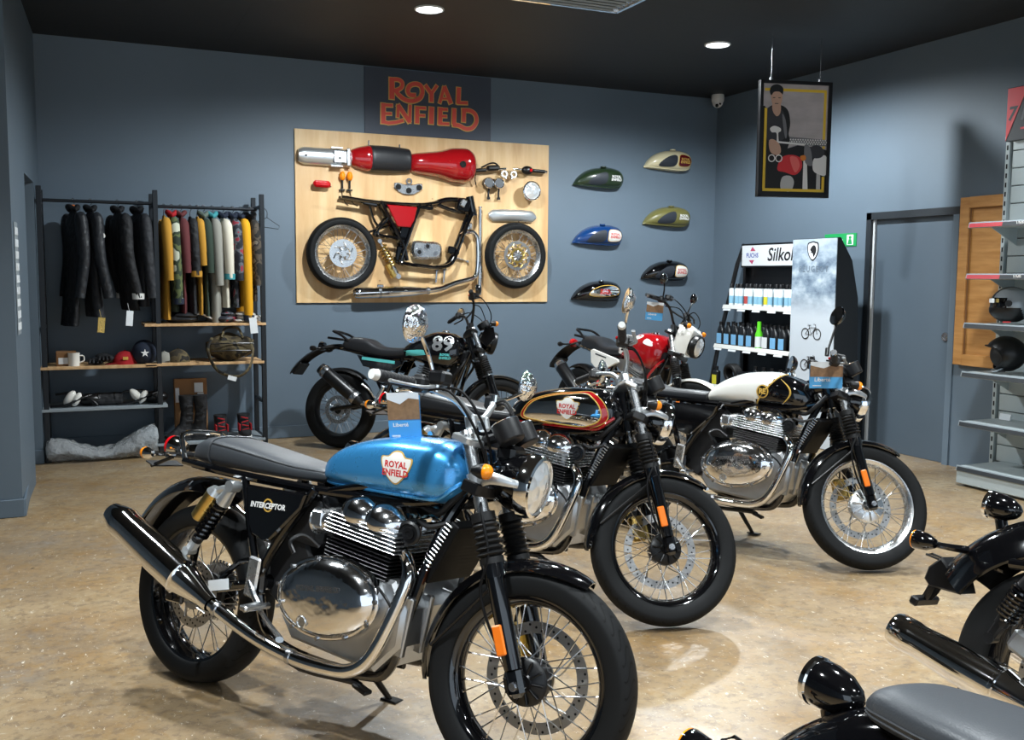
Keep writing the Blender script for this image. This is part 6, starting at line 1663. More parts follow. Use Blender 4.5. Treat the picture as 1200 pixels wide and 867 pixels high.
m.ell((.02, .02, .06), (.06, .05, .03), None, 20, 8); m.build('glove_leather', 'cloth_black', t, 60)
t = thing('helmet', 'navy helmet with a white star beside the middle rack post', 'helmet', (.50, 8.45, .742))
m = MB(); m.ell((0, 0, .085), (.095, .115, .105), None, 32, 16, -.8, 1); m.build('helmet_shell', 'cloth_navy', t, 60)
m = MB(); m.prism([(math.cos(PI / 2 + PI * i / 5) * (.034 if i % 2 == 0 else .013), math.sin(PI / 2 + PI * i / 5) * (.034 if i % 2 == 0 else .013)) for i in range(10)], (.0, -.112, .09), (1, 0, 0), (0, 0, 1), .004); m.build('star', 'white_text', t)
t = thing('camo_bag', 'camouflage holdall slumped on the right wooden shelf', 'bag', (1.17, 8.42, .748))
m = MB(); secs = []
for i in range(17):
    a = i / 16; x = -.19 + .38 * a; k = math.sin(PI * min(1, max(0, a * .94 + .03))) ** .45
    secs.append([V((x, .15 * k * math.cos(t_) , .115 + .11 * k * math.sin(t_) + .014 * math.sin(9 * a + 3 * t_))) for t_ in [2 * PI * q / 24 for q in range(24)]])
m.loft(secs); m.build('bag_body', 'camo_brown', t, 60)
m = MB(); m.tube([(-.16, -.13, .20), (-.20, -.19, .10), (-.13, -.21, -.06), (.02, -.22, -.115), (.12, -.21, -.05), (.16, -.17, .08), (.17, -.12, .18)], .014, 8, 5, flat=(1, .4)); m.tube([(-.08, -.12, .20), (-.04, -.05, .27), (.06, -.04, .27), (.09, -.12, .19)], .010, 8, 4); m.build('bag_strap', 'camo_brown', t)
m = MB(); m.tube([(-.17, -.14, .15), (0, -.158, .155), (.17, -.14, .15)], .005, 6, 3); m.tube([(-.17, -.145, .09), (0, -.16, .095), (.17, -.145, .09)], .005, 6, 3); m.build('bag_zip', 'black_satin', t)
m = MB(); m.box((-.02, -.235, -.125), (.07, .004, .035), rotm('Y', .3)); m.build('price_tag', 'paper_white', t)
mat('clear_plastic', '#eef2f4', rough=.12, trans=.72, bump=1.0, bscale=22, bdist=.02, ior=1.25)
for k, (x, lab) in enumerate(((-.06, 'white and black handguards at the left end of the grey shelf'), (.43, 'white and black handguards at the right end of the grey shelf'))):
    t = thing('handguard_set', lab, 'motorcycle part', (x, 8.44, .415), None, 'handguards on the grey shelf')
    m = MB(); m.ell((-.0, -.02, .07), (.035, .04, .07), rotm('Y', -.7 if k else .6), 18, 8); m.ell((.05, -.04, .06), (.03, .035, .06), rotm('Y', .5), 18, 8); m.build('shield', 'white_gloss', t, 60)
    m = MB(); m.tube([(-.14, -.05, .012), (-.03, -.07, .02), (.08, -.06, .07), (.16, -.02, .09)], .010, 8, 4); m.tube([(-.10, 0, .10), (.05, -.02, .11), (.16, -.06, .05), (.20, -.07, .012)], .010, 8, 4); m.ell((.15, .02, .05), (.10, .07, .05), None, 18, 8); m.build('bracket', 'black_satin', t, 50)
t = thing('tool_roll', 'low black tool roll between the two handguard sets on the grey shelf', 'bag', (.21, 8.46, .415))
m = MB(); m.tube([(-.12, 0, .05), (.12, 0, .052)], .048, 18, 1); m.box((0, -.02, .03), (.24, .09, .05), None, .015); m.build('roll', 'cloth_black', t)
m = MB()
for x in (-.06, .06): m.torus((x, 0, .05), (1, 0, 0), .05, .006, 20, 6)
m.build('roll_strap', 'black_satin', t, split=.003)
t = thing('plastic_bag', 'crumpled clear plastic wrapping on the floor under the grey shelf', 'bag', (.17, 8.36, 0))
rnd = random.Random(3); m = MB(); secs = []
for i in range(31):
    a = i / 30; x = -.40 + .80 * a; hh = .13 + .05 * math.sin(7 * a + 1) + .07 * max(0, a - .45) * 2
    secs.append([V((x + rnd.uniform(-.010, .010), -.14 * math.cos(q) + rnd.uniform(-.012, .012), max(.004, hh * (.5 + .5 * math.sin(q)) + rnd.uniform(-.012, .012)))) for q in [2 * PI * k / 22 for k in range(22)]])
m.loft(secs); m.build('wrapping', 'clear_plastic', t, 100)
m = MB(); m.box((-.18, .02, .06), (.30, .10, .04), rotm('Y', .05), .01); m.build('wrapped_part', 'plastic_grey', t)
m = MB(); m.ell((.18, .02, .07), (.14, .07, .045)); m.build('wrapped_part', 'cloth_black_panel', t)
t = thing('cardboard_box', 'upright brown cardboard carton on the low grey shelf', 'box', (.865, 8.60, .10))
m = MB(); m.box((0, 0, .245), (.26, .10, .49), rotm('X', -.08), .003); m.build('carton', 'cardboard', t)
m = MB(); m.box((.06, -.068, .42), (.07, .002, .08), rotm('X', -.08)); m.box((.075, -.062, .35), (.05, .002, .05), rotm('X', -.08)); m.box((-.11, -.066, .36), (.03, .002, .12), rotm('X', -.08)); m.build('carton_label', 'paper_white', t, split=.003)
def boot(x, y, yaw, lab):
    t = thing('riding_boot', lab, 'boot', (x, y, .10), Matrix.Rotation(yaw, 3, 'Z'), 'tall black boots')
    m = MB(); secs = []
    for i, (z, l0, l1, w) in enumerate(((.012, -.13, .10, .045), (.05, -.13, .10, .05), (.09, -.06, .10, .05), (.14, .0, .10, .048), (.24, .015, .105, .052), (.34, .0, .11, .058), (.37, .0, .11, .058))):
        c = (l0 + l1) / 2; h = (l1 - l0) / 2
        secs.append([V((p[0] + c, p[1], z)) for p in superell(h, w, 2.4, 24)])
    m.loft(secs); m.build('boot_upper', 'cloth_black', t, 50)
    m = MB(); m.prism([(p[0] - .015, p[1]) for p in superell(.125, .05, 2.6, 24)], (0, 0, 0), (1, 0, 0), (0, 1, 0), .02, .004); m.build('boot_sole', 'rubber', t)
    m = MB()
    for z in (.16, .22, .28): m.box((.06, -.054, z), (.06, .008, .02), None, .003)
    m.build('boot_buckle', 'black_plastic', t, split=.003)
boot(.76, 8.40, .35, 'tall black boot left in front of the cardboard carton'); boot(.87, 8.43, -.3, 'tall black boot right in front of the cardboard carton')
for k, (x, lab) in enumerate(((1.085, 'left black and red high top shoe on the low grey shelf'), (1.275, 'right black and red high top shoe on the low grey shelf'))):
    t = thing('high_top_shoe', lab, 'shoe', (x, 8.42, .10), None, 'black and red shoes')
    m = MB(); secs = []
    for z, y0, y1, w in ((.02, -.15, .12, .046), (.05, -.15, .12, .05), (.075, -.09, .12, .048), (.11, -.03, .115, .046), (.16, -.01, .11, .05), (.19, -.005, .11, .052)):
        secs.append([V((p[0], p[1] + (y0 + y1) / 2, z)) for p in superell(w, (y1 - y0) / 2, 2.4, 24)])
    m.loft(secs); m.build('shoe_upper', 'cloth_black', t, 50)
    m = MB(); m.prism([(p[0], p[1] - .015) for p in superell(.052, .14, 2.6, 24)], (0, 0, 0), (1, 0, 0), (0, 1, 0), .025, .004); m.build('shoe_sole', 'white_matte', t)
    m = MB()
    for i in range(4): m.box((0, -.085 + .02 * i, .075 + .03 * i), (.06, .012, .01), rotm('Y', .25 if i % 2 else -.25), .003)
    for s in (-1, 1): m.box((s * .046, -.02, .09), (.012, .10, .06), None, .004)
    m.build('shoe_laces', 'red_cloth', t)
# ------------------------------------------------------------------ oil and care product rack on the right wall
t = thing('product_rack', 'black sloping product rack with two white lettered shelves on the right wall', 'shelf unit', (0, 0, 0))
YA, YZ = 7.05, 8.19
for y in (YA + .02, YZ - .02):
    m = MB(); m.tube([(6.18, y, 1.80), (6.10, y, 1.60), (5.92, y, .90), (5.74, y, .02)], .022, 8, 1, flat=(1, 1)); m.box((6.21, y, .90), (.04, .04, 1.8)); m.build('side_post', 'black_satin', t)
m = MB(); m.box((6.235, (YA + YZ) / 2, .90), (.02, YZ - YA, 1.80)); m.build('back_panel', 'black_satin', t, 0)
SH = [(5.955, 1.205), (5.86, .815), (5.78, .42), (5.72, .10)]
for x, z in SH:
    m = MB(); m.box(((x + 6.22) / 2, (YA + YZ) / 2, z - .03), (6.22 - x, YZ - YA - .06, .02)); so = m.build('rack_shelf', 'black_satin', t, 0)
    m = MB(); m.box((x, (YA + YZ) / 2, z - .028), (.012, YZ - YA, .042), rotm('Y', .35), .002); m.build('shelf_edge', 'white_matte', so)
    m = MB()
    for k in range(5): m.box((x - .008, YA + .14 + k * .23, z - .045), (.003, .12, .045), rotm('Y', .35))
    m.build('price_label', 'paper_white', so, split=.003)
m = MB(); m.box((6.16, (YA + YZ) / 2 - .02, 1.685), (.03, YZ - YA, .235), None, .004); sg = m.build('rack_sign', 'black_satin', t)
m = MB(); m.box((6.142, (YA + YZ) / 2 - .02, 1.685), (.004, YZ - YA - .04, .20)); m.build('sign_face', 'paper_white', sg)
sf = lambda cy: (lambda a, b, c: V((6.1385, cy - a, 1.685 + b)))
m = MB(); m.text('Silkolene', sf(7.44), .175, bold=.003, shear=.18, res=3); m.build('sign_lettering', 'dark_text', sg)
m = MB(); m.text('FUCHS', sf(7.985), .062, bold=.001); m.build('logo_lettering', pm('logo_blue', '#3a4fa8', rough=.5), sg)
m = MB(); m.prism([(-.03, .045), (.05, .045), (.0, .085)], (6.1385, 7.985, 1.685), (0, -1, 0), (0, 0, 1), .001); m.prism([(-.05, -.045), (.03, -.045), (0, -.085)], (6.1385, 7.985, 1.685), (0, -1, 0), (0, 0, 1), .001); m.build('logo_mark', pm('logo_red', '#b8486a', rough=.5), sg)
ORD = ['first', 'second', 'third', 'fourth', 'fifth', 'sixth', 'seventh', 'eighth', 'ninth', 'tenth', 'eleventh', 'twelfth', 'thirteenth']
def lmat(k, c): mat(k, c, rough=.35)
lmat('can_blue', '#8fc0d8'); lmat('can_white', '#e4ecef'); lmat('can_red', '#b84a48'); lmat('bottle_dark', '#17191c'); lmat('label_blue', '#7cb4de'); lmat('bottle_green', '#5fd22a'); lmat('label_yellow', '#d8cf3a')
def can(y, x, band, lab, h=.165, r=.026):
    t = thing('spray_can', lab, 'spray can', (x, y, 1.185), None, 'spray cans on the top rack shelf')
    m = MB(); m.lathe([(0, 0), (r, 0), (r, h), (r * .8, h + .012), (r * .6, h + .014)], (0, 0, 0), (0, 0, 1), 18); m.build('can_body', 'can_white', t)
    m = MB(); m.lathe([(r + .0006, h * .18), (r + .0006, h * .62)], (0, 0, 0), (0, 0, 1), 18); m.build('can_label', band, t)
    m = MB(); m.lathe([(r * .72, h + .01), (r * .72, h + .05), (r * .6, h + .056), (0, h + .056)], (0, 0, 0), (0, 0, 1), 18); m.build('can_cap', 'black_plastic', t)
n = 13
for k in range(n):
    y = 8.10 - k * .075
    band = 'can_red' if k in (3,) else ('label_yellow' if k == 7 else 'can_blue')
    w = {0: 'leftmost spray can on the top rack shelf', 3: 'red labelled spray can on the top rack shelf', 7: 'yellow labelled spray can on the top rack shelf'}.get(k, ORD[k] + ' white spray can from the left, front row of the top rack shelf')
    can(y, 5.99 + .012 * (k % 2), band, w)
for k in range(9): can(8.06 - k * .105, 6.08, 'can_blue', ORD[k] + ' spray can from the left, hidden rear row of the top rack shelf')
def oil(y, x, lab, body='bottle_dark', label='label_blue', s=1.0, group='oil bottles on the second rack shelf', z=.795):
    t = thing('oil_bottle', lab, 'oil bottle', (x, y, z), None, group)
    secs = []
    for zz, a, b, dy in ((0, .046, .03, 0), (.012, .05, .034, 0), (.13, .05, .034, 0), (.16, .044, .03, .004), (.185, .028, .022, .012), (.20, .016, .016, .016), (.21, .015, .015, .016)):
        secs.append([V((p[1] * s, (p[0] + dy) * s, zz * s)) for p in superell(a, b, 3.2, 20)])
    m = MB(); m.loft(secs); m.build('bottle_body', body, t, 40)
    m = MB(); m.box((-.0355 * s, 0, .07 * s), (.002, .075 * s, .10 * s)); m.box((-.0368 * s, 0, .095 * s), (.001, .05 * s, .02 * s)); m.build('bottle_label', label, t)
    m = MB(); m.cyl((0, .016 * s, .208 * s), (0, .016 * s, .235 * s), .019 * s, n=16); m.build('bottle_cap', 'black_plastic', t)
for k in range(9):
    y = 8.12 - k * .118
    if k == 5: continue
    oil(y, 5.90, 'leftmost dark oil bottle on the second rack shelf' if k == 0 else ('white labelled oil bottle right of the green bottle' if k == 6 else ORD[k] + ' dark oil bottle from the left, front row of the second rack shelf'), label='paper_white' if k in (6,) else 'label_blue')
for k in range(8): oil(8.08 - k * .118, 6.02, ORD[k] + ' dark oil bottle from the left, rear row of the second rack shelf')
t = thing('cleaner_bottle', 'bright green slim bottle on the second rack shelf', 'bottle', (5.895, 7.53, .795))
m = MB(); m.lathe([(0, 0), (.036, 0), (.036, .14), (.02, .19), (.019, .26), (0, .262)], (0, 0, 0), (0, 0, 1), 20); m.build('bottle_body', 'bottle_green', t)
m = MB(); m.lathe([(.0365, .02), (.0365, .12)], (0, 0, 0), (0, 0, 1), 20); m.build('bottle_label', 'paper_white', t)
t = thing('oil_bottle', 'yellow labelled bottle at the left of the third rack shelf', 'oil bottle', (5.82, 8.08, .40))
m = MB(); m.box((0, 0, .075), (.055, .085, .15), None, .014); m.cyl((0, 0, .15), (0, 0, .19), .018, n=14); m.build('bottle_body', 'bottle_dark', t)
m = MB(); m.box((-.0285, 0, .06), (.002, .07, .09)); m.build('bottle_label', 'label_yellow', t)
t = thing('coiled_hose', 'black coiled hose on the third rack shelf', 'hose', (5.88, 7.90, .40))
m = MB()
for i in range(4): m.torus((.02 * i - .02, 0, .125), (1, 0, .2), .085, .022, 28, 8)
m.build('hose_coil', 'rubber', t)
t = thing('grease_tub', 'dark tub with white label beside the coiled hose', 'tub', (5.85, 7.66, .40))
m = MB(); m.lathe([(0, 0), (.07, 0), (.075, .14), (.08, .145), (.08, .165), (0, .17)], (0, 0, 0), (0, 0, 1), 24); m.build('tub_body', 'bottle_dark', t)
m = MB(); m.box((-.073, 0, .07), (.004, .08, .05)); m.build('tub_label', 'paper_white', t)
for k in range(4): oil(7.50 - .12 * k, 5.86, ORD[k] + ' dark bottle right of the tub on the third rack shelf', group='dark bottles on the third rack shelf', z=.40)

# ------------------------------------------------------------------ tall display totem
t = thing('display_totem', 'tall pale display panel with lion shield emblem and bicycle pictures', 'display', (5.85, 6.75, 0))
HT = 1.81
m = MB(); m.prism([(0, 0), (0, HT), (.03, HT), (.16, 1.62), (.24, 1.30), (.27, .6), (.27, 0)], (0, -.28, 0), (1, 0, 0), (0, 0, 1), -.56); m.build('totem_body', 'gondola_dark', t, 0)
def face_fn(nt, b):
    tc = N(nt, 'TexCoord'); sx = N(nt, 'SeparateXYZ'); nt.links.new(tc.outputs['Object'], sx.inputs[0])
    mr = N(nt, 'MapRange'); mr.inputs['From Min'].default_value = .9; mr.inputs['From Max'].default_value = 1.8; nt.links.new(sx.outputs['Z'], mr.inputs['Value'])
    mount = ramp(nt, noise(nt, mapping(nt, (1, 2.2, 3.5)), 2.4, 6, .6), [(.36, '#5d6f83'), (.5, '#8b9cac'), (.66, '#bcc8d2')])
    c = mixc(nt, ramp(nt, mr.outputs[0], [(.25, 0.0), (.5, 1.0)]), '#c3cbd3', mount)
    c = mixc(nt, ramp(nt, mr.outputs[0], [(.78, 0.0), (1.0, .6)]), c, '#b9c6d2')
    nt.links.new(c, b.inputs['Base Color'])
M['totem_face'] = node_mat('totem_print', face_fn, .35)
m = MB(); m.box((-.004, 0, HT / 2), (.006, .555, HT - .01)); fo = m.build('totem_face', 'totem_face', t, 0)
tf = lambda cy, cz: (lambda a, b, c=0: V((-.0085, cy - a, cz + b)))
m = MB(); m.patch([(a * .075, b * .085) for a, b in catmull([(-.9, .8), (-.4, .95), (0, 1), (.4, .95), (.9, .8), (.95, .1), (.6, -.6), (0, -1), (-.6, -.6), (-.95, .1)], 3, True)], tf(.015, 1.70), 2); e = m.build('totem_emblem', 'dark_text', t)
tf2 = lambda cy, cz: (lambda a, b, c=0: V((-.0095, cy - a, cz + b)))
m = MB(); m.patch([(a * .062, b * .072) for a, b in catmull([(-.9, .8), (-.4, .95), (0, 1), (.4, .95), (.9, .8), (.95, .1), (.6, -.6), (0, -1), (-.6, -.6), (-.95, .1)], 3, True)], tf2(.015, 1.70), 2); m.build('emblem_field', 'paper_white', e)
tf3 = lambda cy, cz: (lambda a, b, c=0: V((-.0105, cy - a, cz + b)))
# a rearing beast's head in profile, facing left
m = MB(); m.patch([(a * .05, b * .06) for a, b in catmull([(-.75, .15), (-.55, .45), (-.2, .75), (.3, .85), (.7, .55), (.8, 0), (.55, -.5), (.15, -.85), (.0, -.45), (-.2, -.25), (-.55, -.3), (-.45, -.02)], 2, True)], tf3(.012, 1.70), 2); m.build('emblem_head', 'dark_text', e)
m = MB(); m.text('PEUGEOT', tf2(0.0, 1.545), .072, bold=.001, space=1.25); m.build('totem_lettering', pm('grey_print', '#6c7a88', rough=.5), t)
def bike_icon(cz, motor):
    m = MB(); r = .05; f = lambda x, z: V((-.0095, -x, cz + z))
    for x in (-.075, .075): m.lathe([(r * .82, -.0005), (r, -.0005), (r, .0005), (r * .82, .0005)], f(x, 0), (1, 0, 0), 24, closed=True)
    w = .006 if not motor else .009
    for a, b in (((-.075, 0), (-.02, .055)), ((-.02, .055), (.055, .06)), ((.055, .06), (0, -.005)), ((0, -.005), (-.02, .055)), ((-.075, 0), (0, -.005)), ((.075, 0), (.05, .085)), ((.05, .085), (.03, .09)), ((-.025, .075), (-.02, .055)), ((-.045, .077), (-.005, .077))): m.tube([f(*a), f(*b)], w / 2, 6, 1, flat=(1, .1))
    if motor: m.patch([(-.03, -.03), (.04, -.03), (.045, .03), (.0, .05), (-.035, .03)], lambda a, b: f(a, b), 1); m.patch([(-.01, .055), (.05, .055), (.045, .08), (0, .08)], lambda a, b: f(a, b), 1)
    return m
bike_icon(.985, False).build('bicycle_picture', 'dark_text', t); bike_icon(.71, True).build('motorcycle_picture', 'dark_text', t); bike_icon(.44, True).build('scooter_picture', 'dark_text', t)
t = thing('safety_sign', 'small green safety sign with white pictogram on the right wall', 'sign', (XR, 6.92, 1.808))
m = MB(); m.box((-.004, 0, 0), (.006, .40, .115), None, .001); m.build('sign_panel', pm('safety_green', '#1f9a55', rough=.4), t)
m = MB(); f = lambda a, b, c=0: V((-.0085, -a, b))
m.patch([(.085, -.045), (.165, -.045), (.165, .045), (.085, .045)], f, 1); m.build('pictogram_frame', 'white_text', t)
m = MB(); g2 = lambda a, b, c=0: V((-.0092, -a, b)); m.patch(ellipse(.125, .02, .017, .014), g2, 1); m.patch([(.095, -.04), (.152, -.04), (.14, .005), (.108, .005)], g2, 1); m.build('pictogram_figure', 'safety_green' if 'safety_green' in M else bpy.data.materials['safety_green'], t)
m = MB(); m.box((-.0088, -.02, 0), (.001, .03, .012)); m.build('sign_dot', 'white_text', t)

# ------------------------------------------------------------------ hanging poster
t = thing('hanging_poster', 'framed poster of a standing man with a red tank motorcycle hanging from the ceiling', 'poster', (5.235, 6.33, 2.555), Matrix.Rotation(-.245, 3, 'Z'))
PW, PH = .60, .90
m = MB(); m.box((0, 0, PH / 2 - .0125), (PW, .05, .025)); m.box((0, 0, -PH / 2 + .0125), (PW, .05, .025)); m.box((-PW / 2 + .0125, 0, 0), (.025, .05, PH)); m.box((PW / 2 - .0125, 0, 0), (.025, .05, PH)); m.box((0, .012, 0), (PW, .02, PH)); m.build('poster_frame', 'black_satin', t, 0)
def sky_fn(nt, b):
    tc = N(nt, 'TexCoord'); sx = N(nt, 'SeparateXYZ'); nt.links.new(tc.outputs['Object'], sx.inputs[0])
    c = ramp(nt, noise(nt, mapping(nt, (2, 1, 5)), 2.0, 3), [(.3, '#a39d9f'), (.7, '#bdb6b8')]); nt.links.new(c, b.inputs['Base Color'])
M['poster_sky'] = node_mat('poster_print', sky_fn, .3)
m = MB(); m.box((0, -.004, 0), (PW - .05, .008, PH - .05)); pr = m.build('poster_print', 'poster_sky', t, 0)
LAY = [0]
def lay(pts, mt, name, k=0, closed_smooth=True):
    LAY[0] += 1; y = -.0084 - LAY[0] * .00035
    m = MB(); q = catmull(pts, 4, True) if k else pts
    vs = [V((a - .275, y, .425 - b)) for a, b in q]
    m.add(vs, [tuple(range(len(vs)))]); return m.build(name, mt, pr, 0)
mat('p_yellow', '#e3bf3a', rough=.5); mat('p_black', '#121214', rough=.5); mat('p_dark', '#34343a', rough=.5); mat('p_skin', '#c09c88', rough=.5); mat('p_red', '#cf2f36', rough=.5); mat('p_grey', '#b5b6b8', rough=.5); mat('p_light', '#e0e0e0', rough=.5); mat('p_orange', '#d77f2e', rough=.5); mat('p_mid', '#74757a', rough=.5)
# coordinates: metres from the print's top left, x right, y down (0.55 x 0.85)
for k in range(2):
    pass
LAY[0] += 1; y = -.0084 - LAY[0] * .00035; m = MB()
for a, b, w, h in ((.275, .045, .52, .022), (.525, .27, .022, .44)): m.box((a - .275, y, .425 - b), (w, .0006, h))
m.build('yellow_border', 'p_yellow', pr, 0)
lay([(.17, .40), (.55, .42), (.55, .47), (.17, .46)], 'p_mid', 'fence_picture')
LAY[0] += 1
m = MB()
for i in range(18):
    for j in range(3): m.box((-.095 + .021 * i + .010 * (j % 2), -.0084 - LAY[0] * .00035, -.0 - .015 * j + .0), (.010, .0006, .010), rotm('Y', PI / 4))
m.build('fence_mesh_picture', 'p_light', pr, 0)
lay([(0, .21), (.04, .19), (.085, .165), (.16, .165), (.215, .205), (.235, .30), (.225, .38), (.235, .44), (.20, .55), (.16, .66), (0, .68)], 'p_black', 'jacket_picture', 1)
lay([(.03, .20), (.16, .20), (.20, .30), (.19, .42), (.05, .44)], 'p_dark', 'jacket_front_picture', 1)
lay([(.085, .15), (.145, .15), (.15, .22), (.12, .25), (.085, .21)], 'p_skin', 'neck_picture', 1)
lay([(.07, .07), (.115, .05), (.155, .07), (.16, .12), (.145, .17), (.115, .19), (.085, .165), (.07, .12)], 'p_skin', 'face_picture', 1)
lay([(.055, .06), (.07, .02), (.12, .005), (.165, .03), (.165, .08), (.155, .075), (.13, .06), (.09, .065), (.07, .09)], 'p_black', 'hair_picture', 1)
m = MB()
for a, b, w, h in ((.092, .108, .02, .006), (.138, .108, .02, .006), (.115, .152, .03, .006)): m.box((a - .275, -.0084 - (LAY[0] + 1) * .00035, .425 - b), (w, .0006, h))
m.build('features_picture', 'p_dark', pr, 0); LAY[0] += 2
lay([(.165, .23), (.195, .28), (.21, .38), (.20, .42), (.18, .35)], 'p_mid', 'lapel_picture', 1)
lay([(0, .56), (.14, .52), (.30, .47), (.45, .48), (.55, .50), (.55, .85), (0, .85)], 'p_black', 'motorcycle_picture')
lay([(.15, .60), (.19, .555), (.27, .545), (.33, .57), (.345, .64), (.29, .70), (.20, .68), (.14, .665)], 'p_red', 'tank_picture', 1)
lay([(.24, .565), (.30, .565), (.325, .63), (.285, .68)], pm('p_red_light', '#e46a66', rough=.5), 'tank_shine_picture', 1)
lay([(.355, .58), (.385, .58), (.40, .83), (.355, .83)], 'p_light', 'fork_picture')
lay([(.47, .60), (.50, .60), (.505, .82), (.47, .82)], 'p_grey', 'fork_picture')
lay([(.44, .575), (.50, .545), (.55, .555), (.55, .69), (.50, .695), (.44, .66)], 'p_light', 'headlamp_picture', 1)
lay([(.41, .49), (.45, .465), (.50, .475), (.53, .52), (.50, .56), (.43, .56)], 'p_dark', 'gauge_picture', 1)
lay([(.36, .47), (.41, .49), (.43, .62), (.37, .60)], 'p_mid', 'bars_picture', 1)
lay([(.325, .555), (.365, .545), (.375, .575), (.345, .59)], 'p_orange', 'indicator_picture', 1)
lay([(.11, .44), (.36, .455), (.36, .468), (.11, .455)], 'p_light', 'handlebar_picture')
lay([(.065, .345), (.10, .325), (.15, .34), (.155, .365), (.135, .38), (.14, .45), (.125, .45), (.12, .38), (.08, .375)], 'p_light', 'mirror_picture', 1)
lay([(.06, .44), (.10, .43), (.15, .47), (.16, .53), (.12, .55), (.07, .52)], 'p_skin', 'hand_picture', 1)
lay([(.18, .72), (.25, .71), (.28, .76), (.25, .83), (.17, .81)], 'p_grey', 'engine_picture', 1)
LAY[0] += 1
m = MB()  # two pale rings printed below the hand
for cx in (.085, .145): m.lathe([(.022, 0), (.03, 0), (.03, .001), (.022, .001)], (cx - .275, -.0085 - LAY[0] * .00035, .425 - .575), (0, -1, 0), 20, closed=True)
m.build('pale_rings_picture', 'p_light', pr, 0)
LAY[0] += 1; y = -.0084 - LAY[0] * .00035; m = MB()
for a, b, w, h in ((.025, .50, .022, .62), (.525, .77, .022, .12), (.275, .82, .52, .022)): m.box((a - .275, y, .425 - b), (w, .0006, h))
m.build('yellow_border', 'p_yellow', pr, 0)
m = MB()
for x in (-.205, .205): m.cyl((x, 0, PH / 2 - .01), (x, 0, ZC - 2.555), .0025, n=6)
m.build('hanging_wire', 'steel', t)
m = MB()
for x in (-.205, .205): m.box((x, 0, PH / 2 + .012), (.02, .03, .03), None, .003)
m.build('hanging_clip', 'steel', t)

# ------------------------------------------------------------------ gondola shelving on the right wall
t = thing('wall_shelving', 'grey slatted metal shelving unit at the right edge', 'shelf unit', (0, 0, 0))
G0, G1 = 3.2, 5.05
m = MB(); m.box((6.225, (G0 + G1 + .06) / 2, 1.23), (.045, G1 - G0 + .06, 2.46)); m.build('back_frame', 'gondola_dark', t, 0)
m = MB()
for i in range(19): m.box((6.19, (G0 + G1) / 2 + .02, .14 + i * .125 + .06), (.03, G1 - G0 + .05, .119), None, .004)
m.build('slat_panel', 'gondola', t, 0)
m = MB(); m.box((6.185, G1 + .075, 1.23), (.05, .03, 2.46)); po = m.build('upright', 'gondola', t, 0)
m = MB()
for i in range(36): m.box((6.159, G1 + .075, .10 + i * .066), (.004, .010, .034))
m.build('upright_slots', 'dark_hole', po, 0)
m = MB(); m.box((5.96, (G0 + G1) / 2, .075), (.46, G1 - G0, .11), None, .004); m.box((5.98, (G0 + G1) / 2, .012), (.38, G1 - G0 - .04, .024)); m.build('plinth', 'gondola', t, 0)
m = MB(); m.box((6.185, (G0 + G1) / 2 + .03, 2.475), (.12, G1 - G0 + .08, .02)); m.build('top_cap', 'white_matte', t, 0)
for i, (z, dep, kind) in enumerate(((1.86, .46, 'red'), (1.505, .46, 'red'), (1.162, .46, 'dark'), (.818, .46, 'dark'), (.466, .46, 'grey'), (.145, .46, 'dark'))):
    x0 = 5.735
    m = MB(); m.box(((x0 + 6.18) / 2, (G0 + G1) / 2, z - .014), (6.18 - x0, G1 - G0, .022), None, .003)
    for y in (G0 + .03, G1 - .03, (G0 + G1) / 2):
        if z > .3: m.prism([(6.17, z - .02), (6.17, z - .15), (x0 + .16, z - .02)], (0, y, 0), (1, 0, 0), (0, 0, 1), .006)
    so = m.build('shelf', 'gondola', t, 0)
    m = MB(); m.box((x0 - .003, (G0 + G1) / 2, z - .017), (.012, G1 - G0, .04), rotm('Y', .25), .002); m.build('shelf_lip', 'grey_shelf', so, 0)
    m = MB(); m.box((x0 - .011, (G0 + G1) / 2, z - .019), (.003, G1 - G0 - .02, .028), rotm('Y', .25))
    m.build('price_strip', {'red': 'strip_red', 'dark': 'gondola_dark', 'grey': 'gondola_dark'}[kind] if 'strip_red' in M else pm('strip_red_' + str(i), '#a8323a', rough=.4) if kind == 'red' else 'gondola_dark', so, 0)
    if kind == 'red':
        m = MB(); m.box((x0 - .0135, 4.60, z - .019), (.001, .34, .028), rotm('Y', .25)); m.build('strip_end', 'gondola_dark', so, 0)
        m = MB(); m.text('LIVE', lambda a, b, c, z=z: V((x0 - .016 - b * .25, 4.63 - a, z - .019 + b)), .032, bold=.0015); m.text('LIVE', lambda a, b, c, z=z: V((x0 - .016 - b * .25, 3.9 - a, z - .019 + b)), .032, bold=.0015); m.build('strip_lettering', 'white_text', so)
t = thing('wall_sign', 'dark sign with a red slanted end above the grey shelving', 'sign', (6.06, 4.30, 2.62))
m = MB(); m.box((0, 0, 0), (.04, 1.50, .37), None, .004); m.build('sign_panel', 'gondola_dark', t)
m = MB(); m.prism([(-.745, .18), (-.585, .18), (-.745, -.18)], (-.021, 0, 0), (0, -1, 0), (0, 0, 1), .002); m.build('red_corner', pm('strip_red', '#c8323a', rough=.4), t)
m = MB(); m.text('7', lambda a, b, c: V((-.0235, .705 - a, .0 + b)), .13, bold=.004, shear=.15); m.build('sign_numeral', 'gondola_dark', t)
m = MB(); m.text('P', lambda a, b, c: V((-.0225, .60 - a, .0 + b)), .15, bold=.003, shear=.25); m.build('sign_lettering', 'plastic_grey', t)
m = MB(); m.box((-.0225, .48, -.105), (.001, .30, .014)); m.build('sign_line', bpy.data.materials['strip_red'], t)
t = thing('wooden_panel', 'honey coloured framed wooden panel fixed beside the door', 'panel', (XR, 5.10, 1.45))
m = MB()
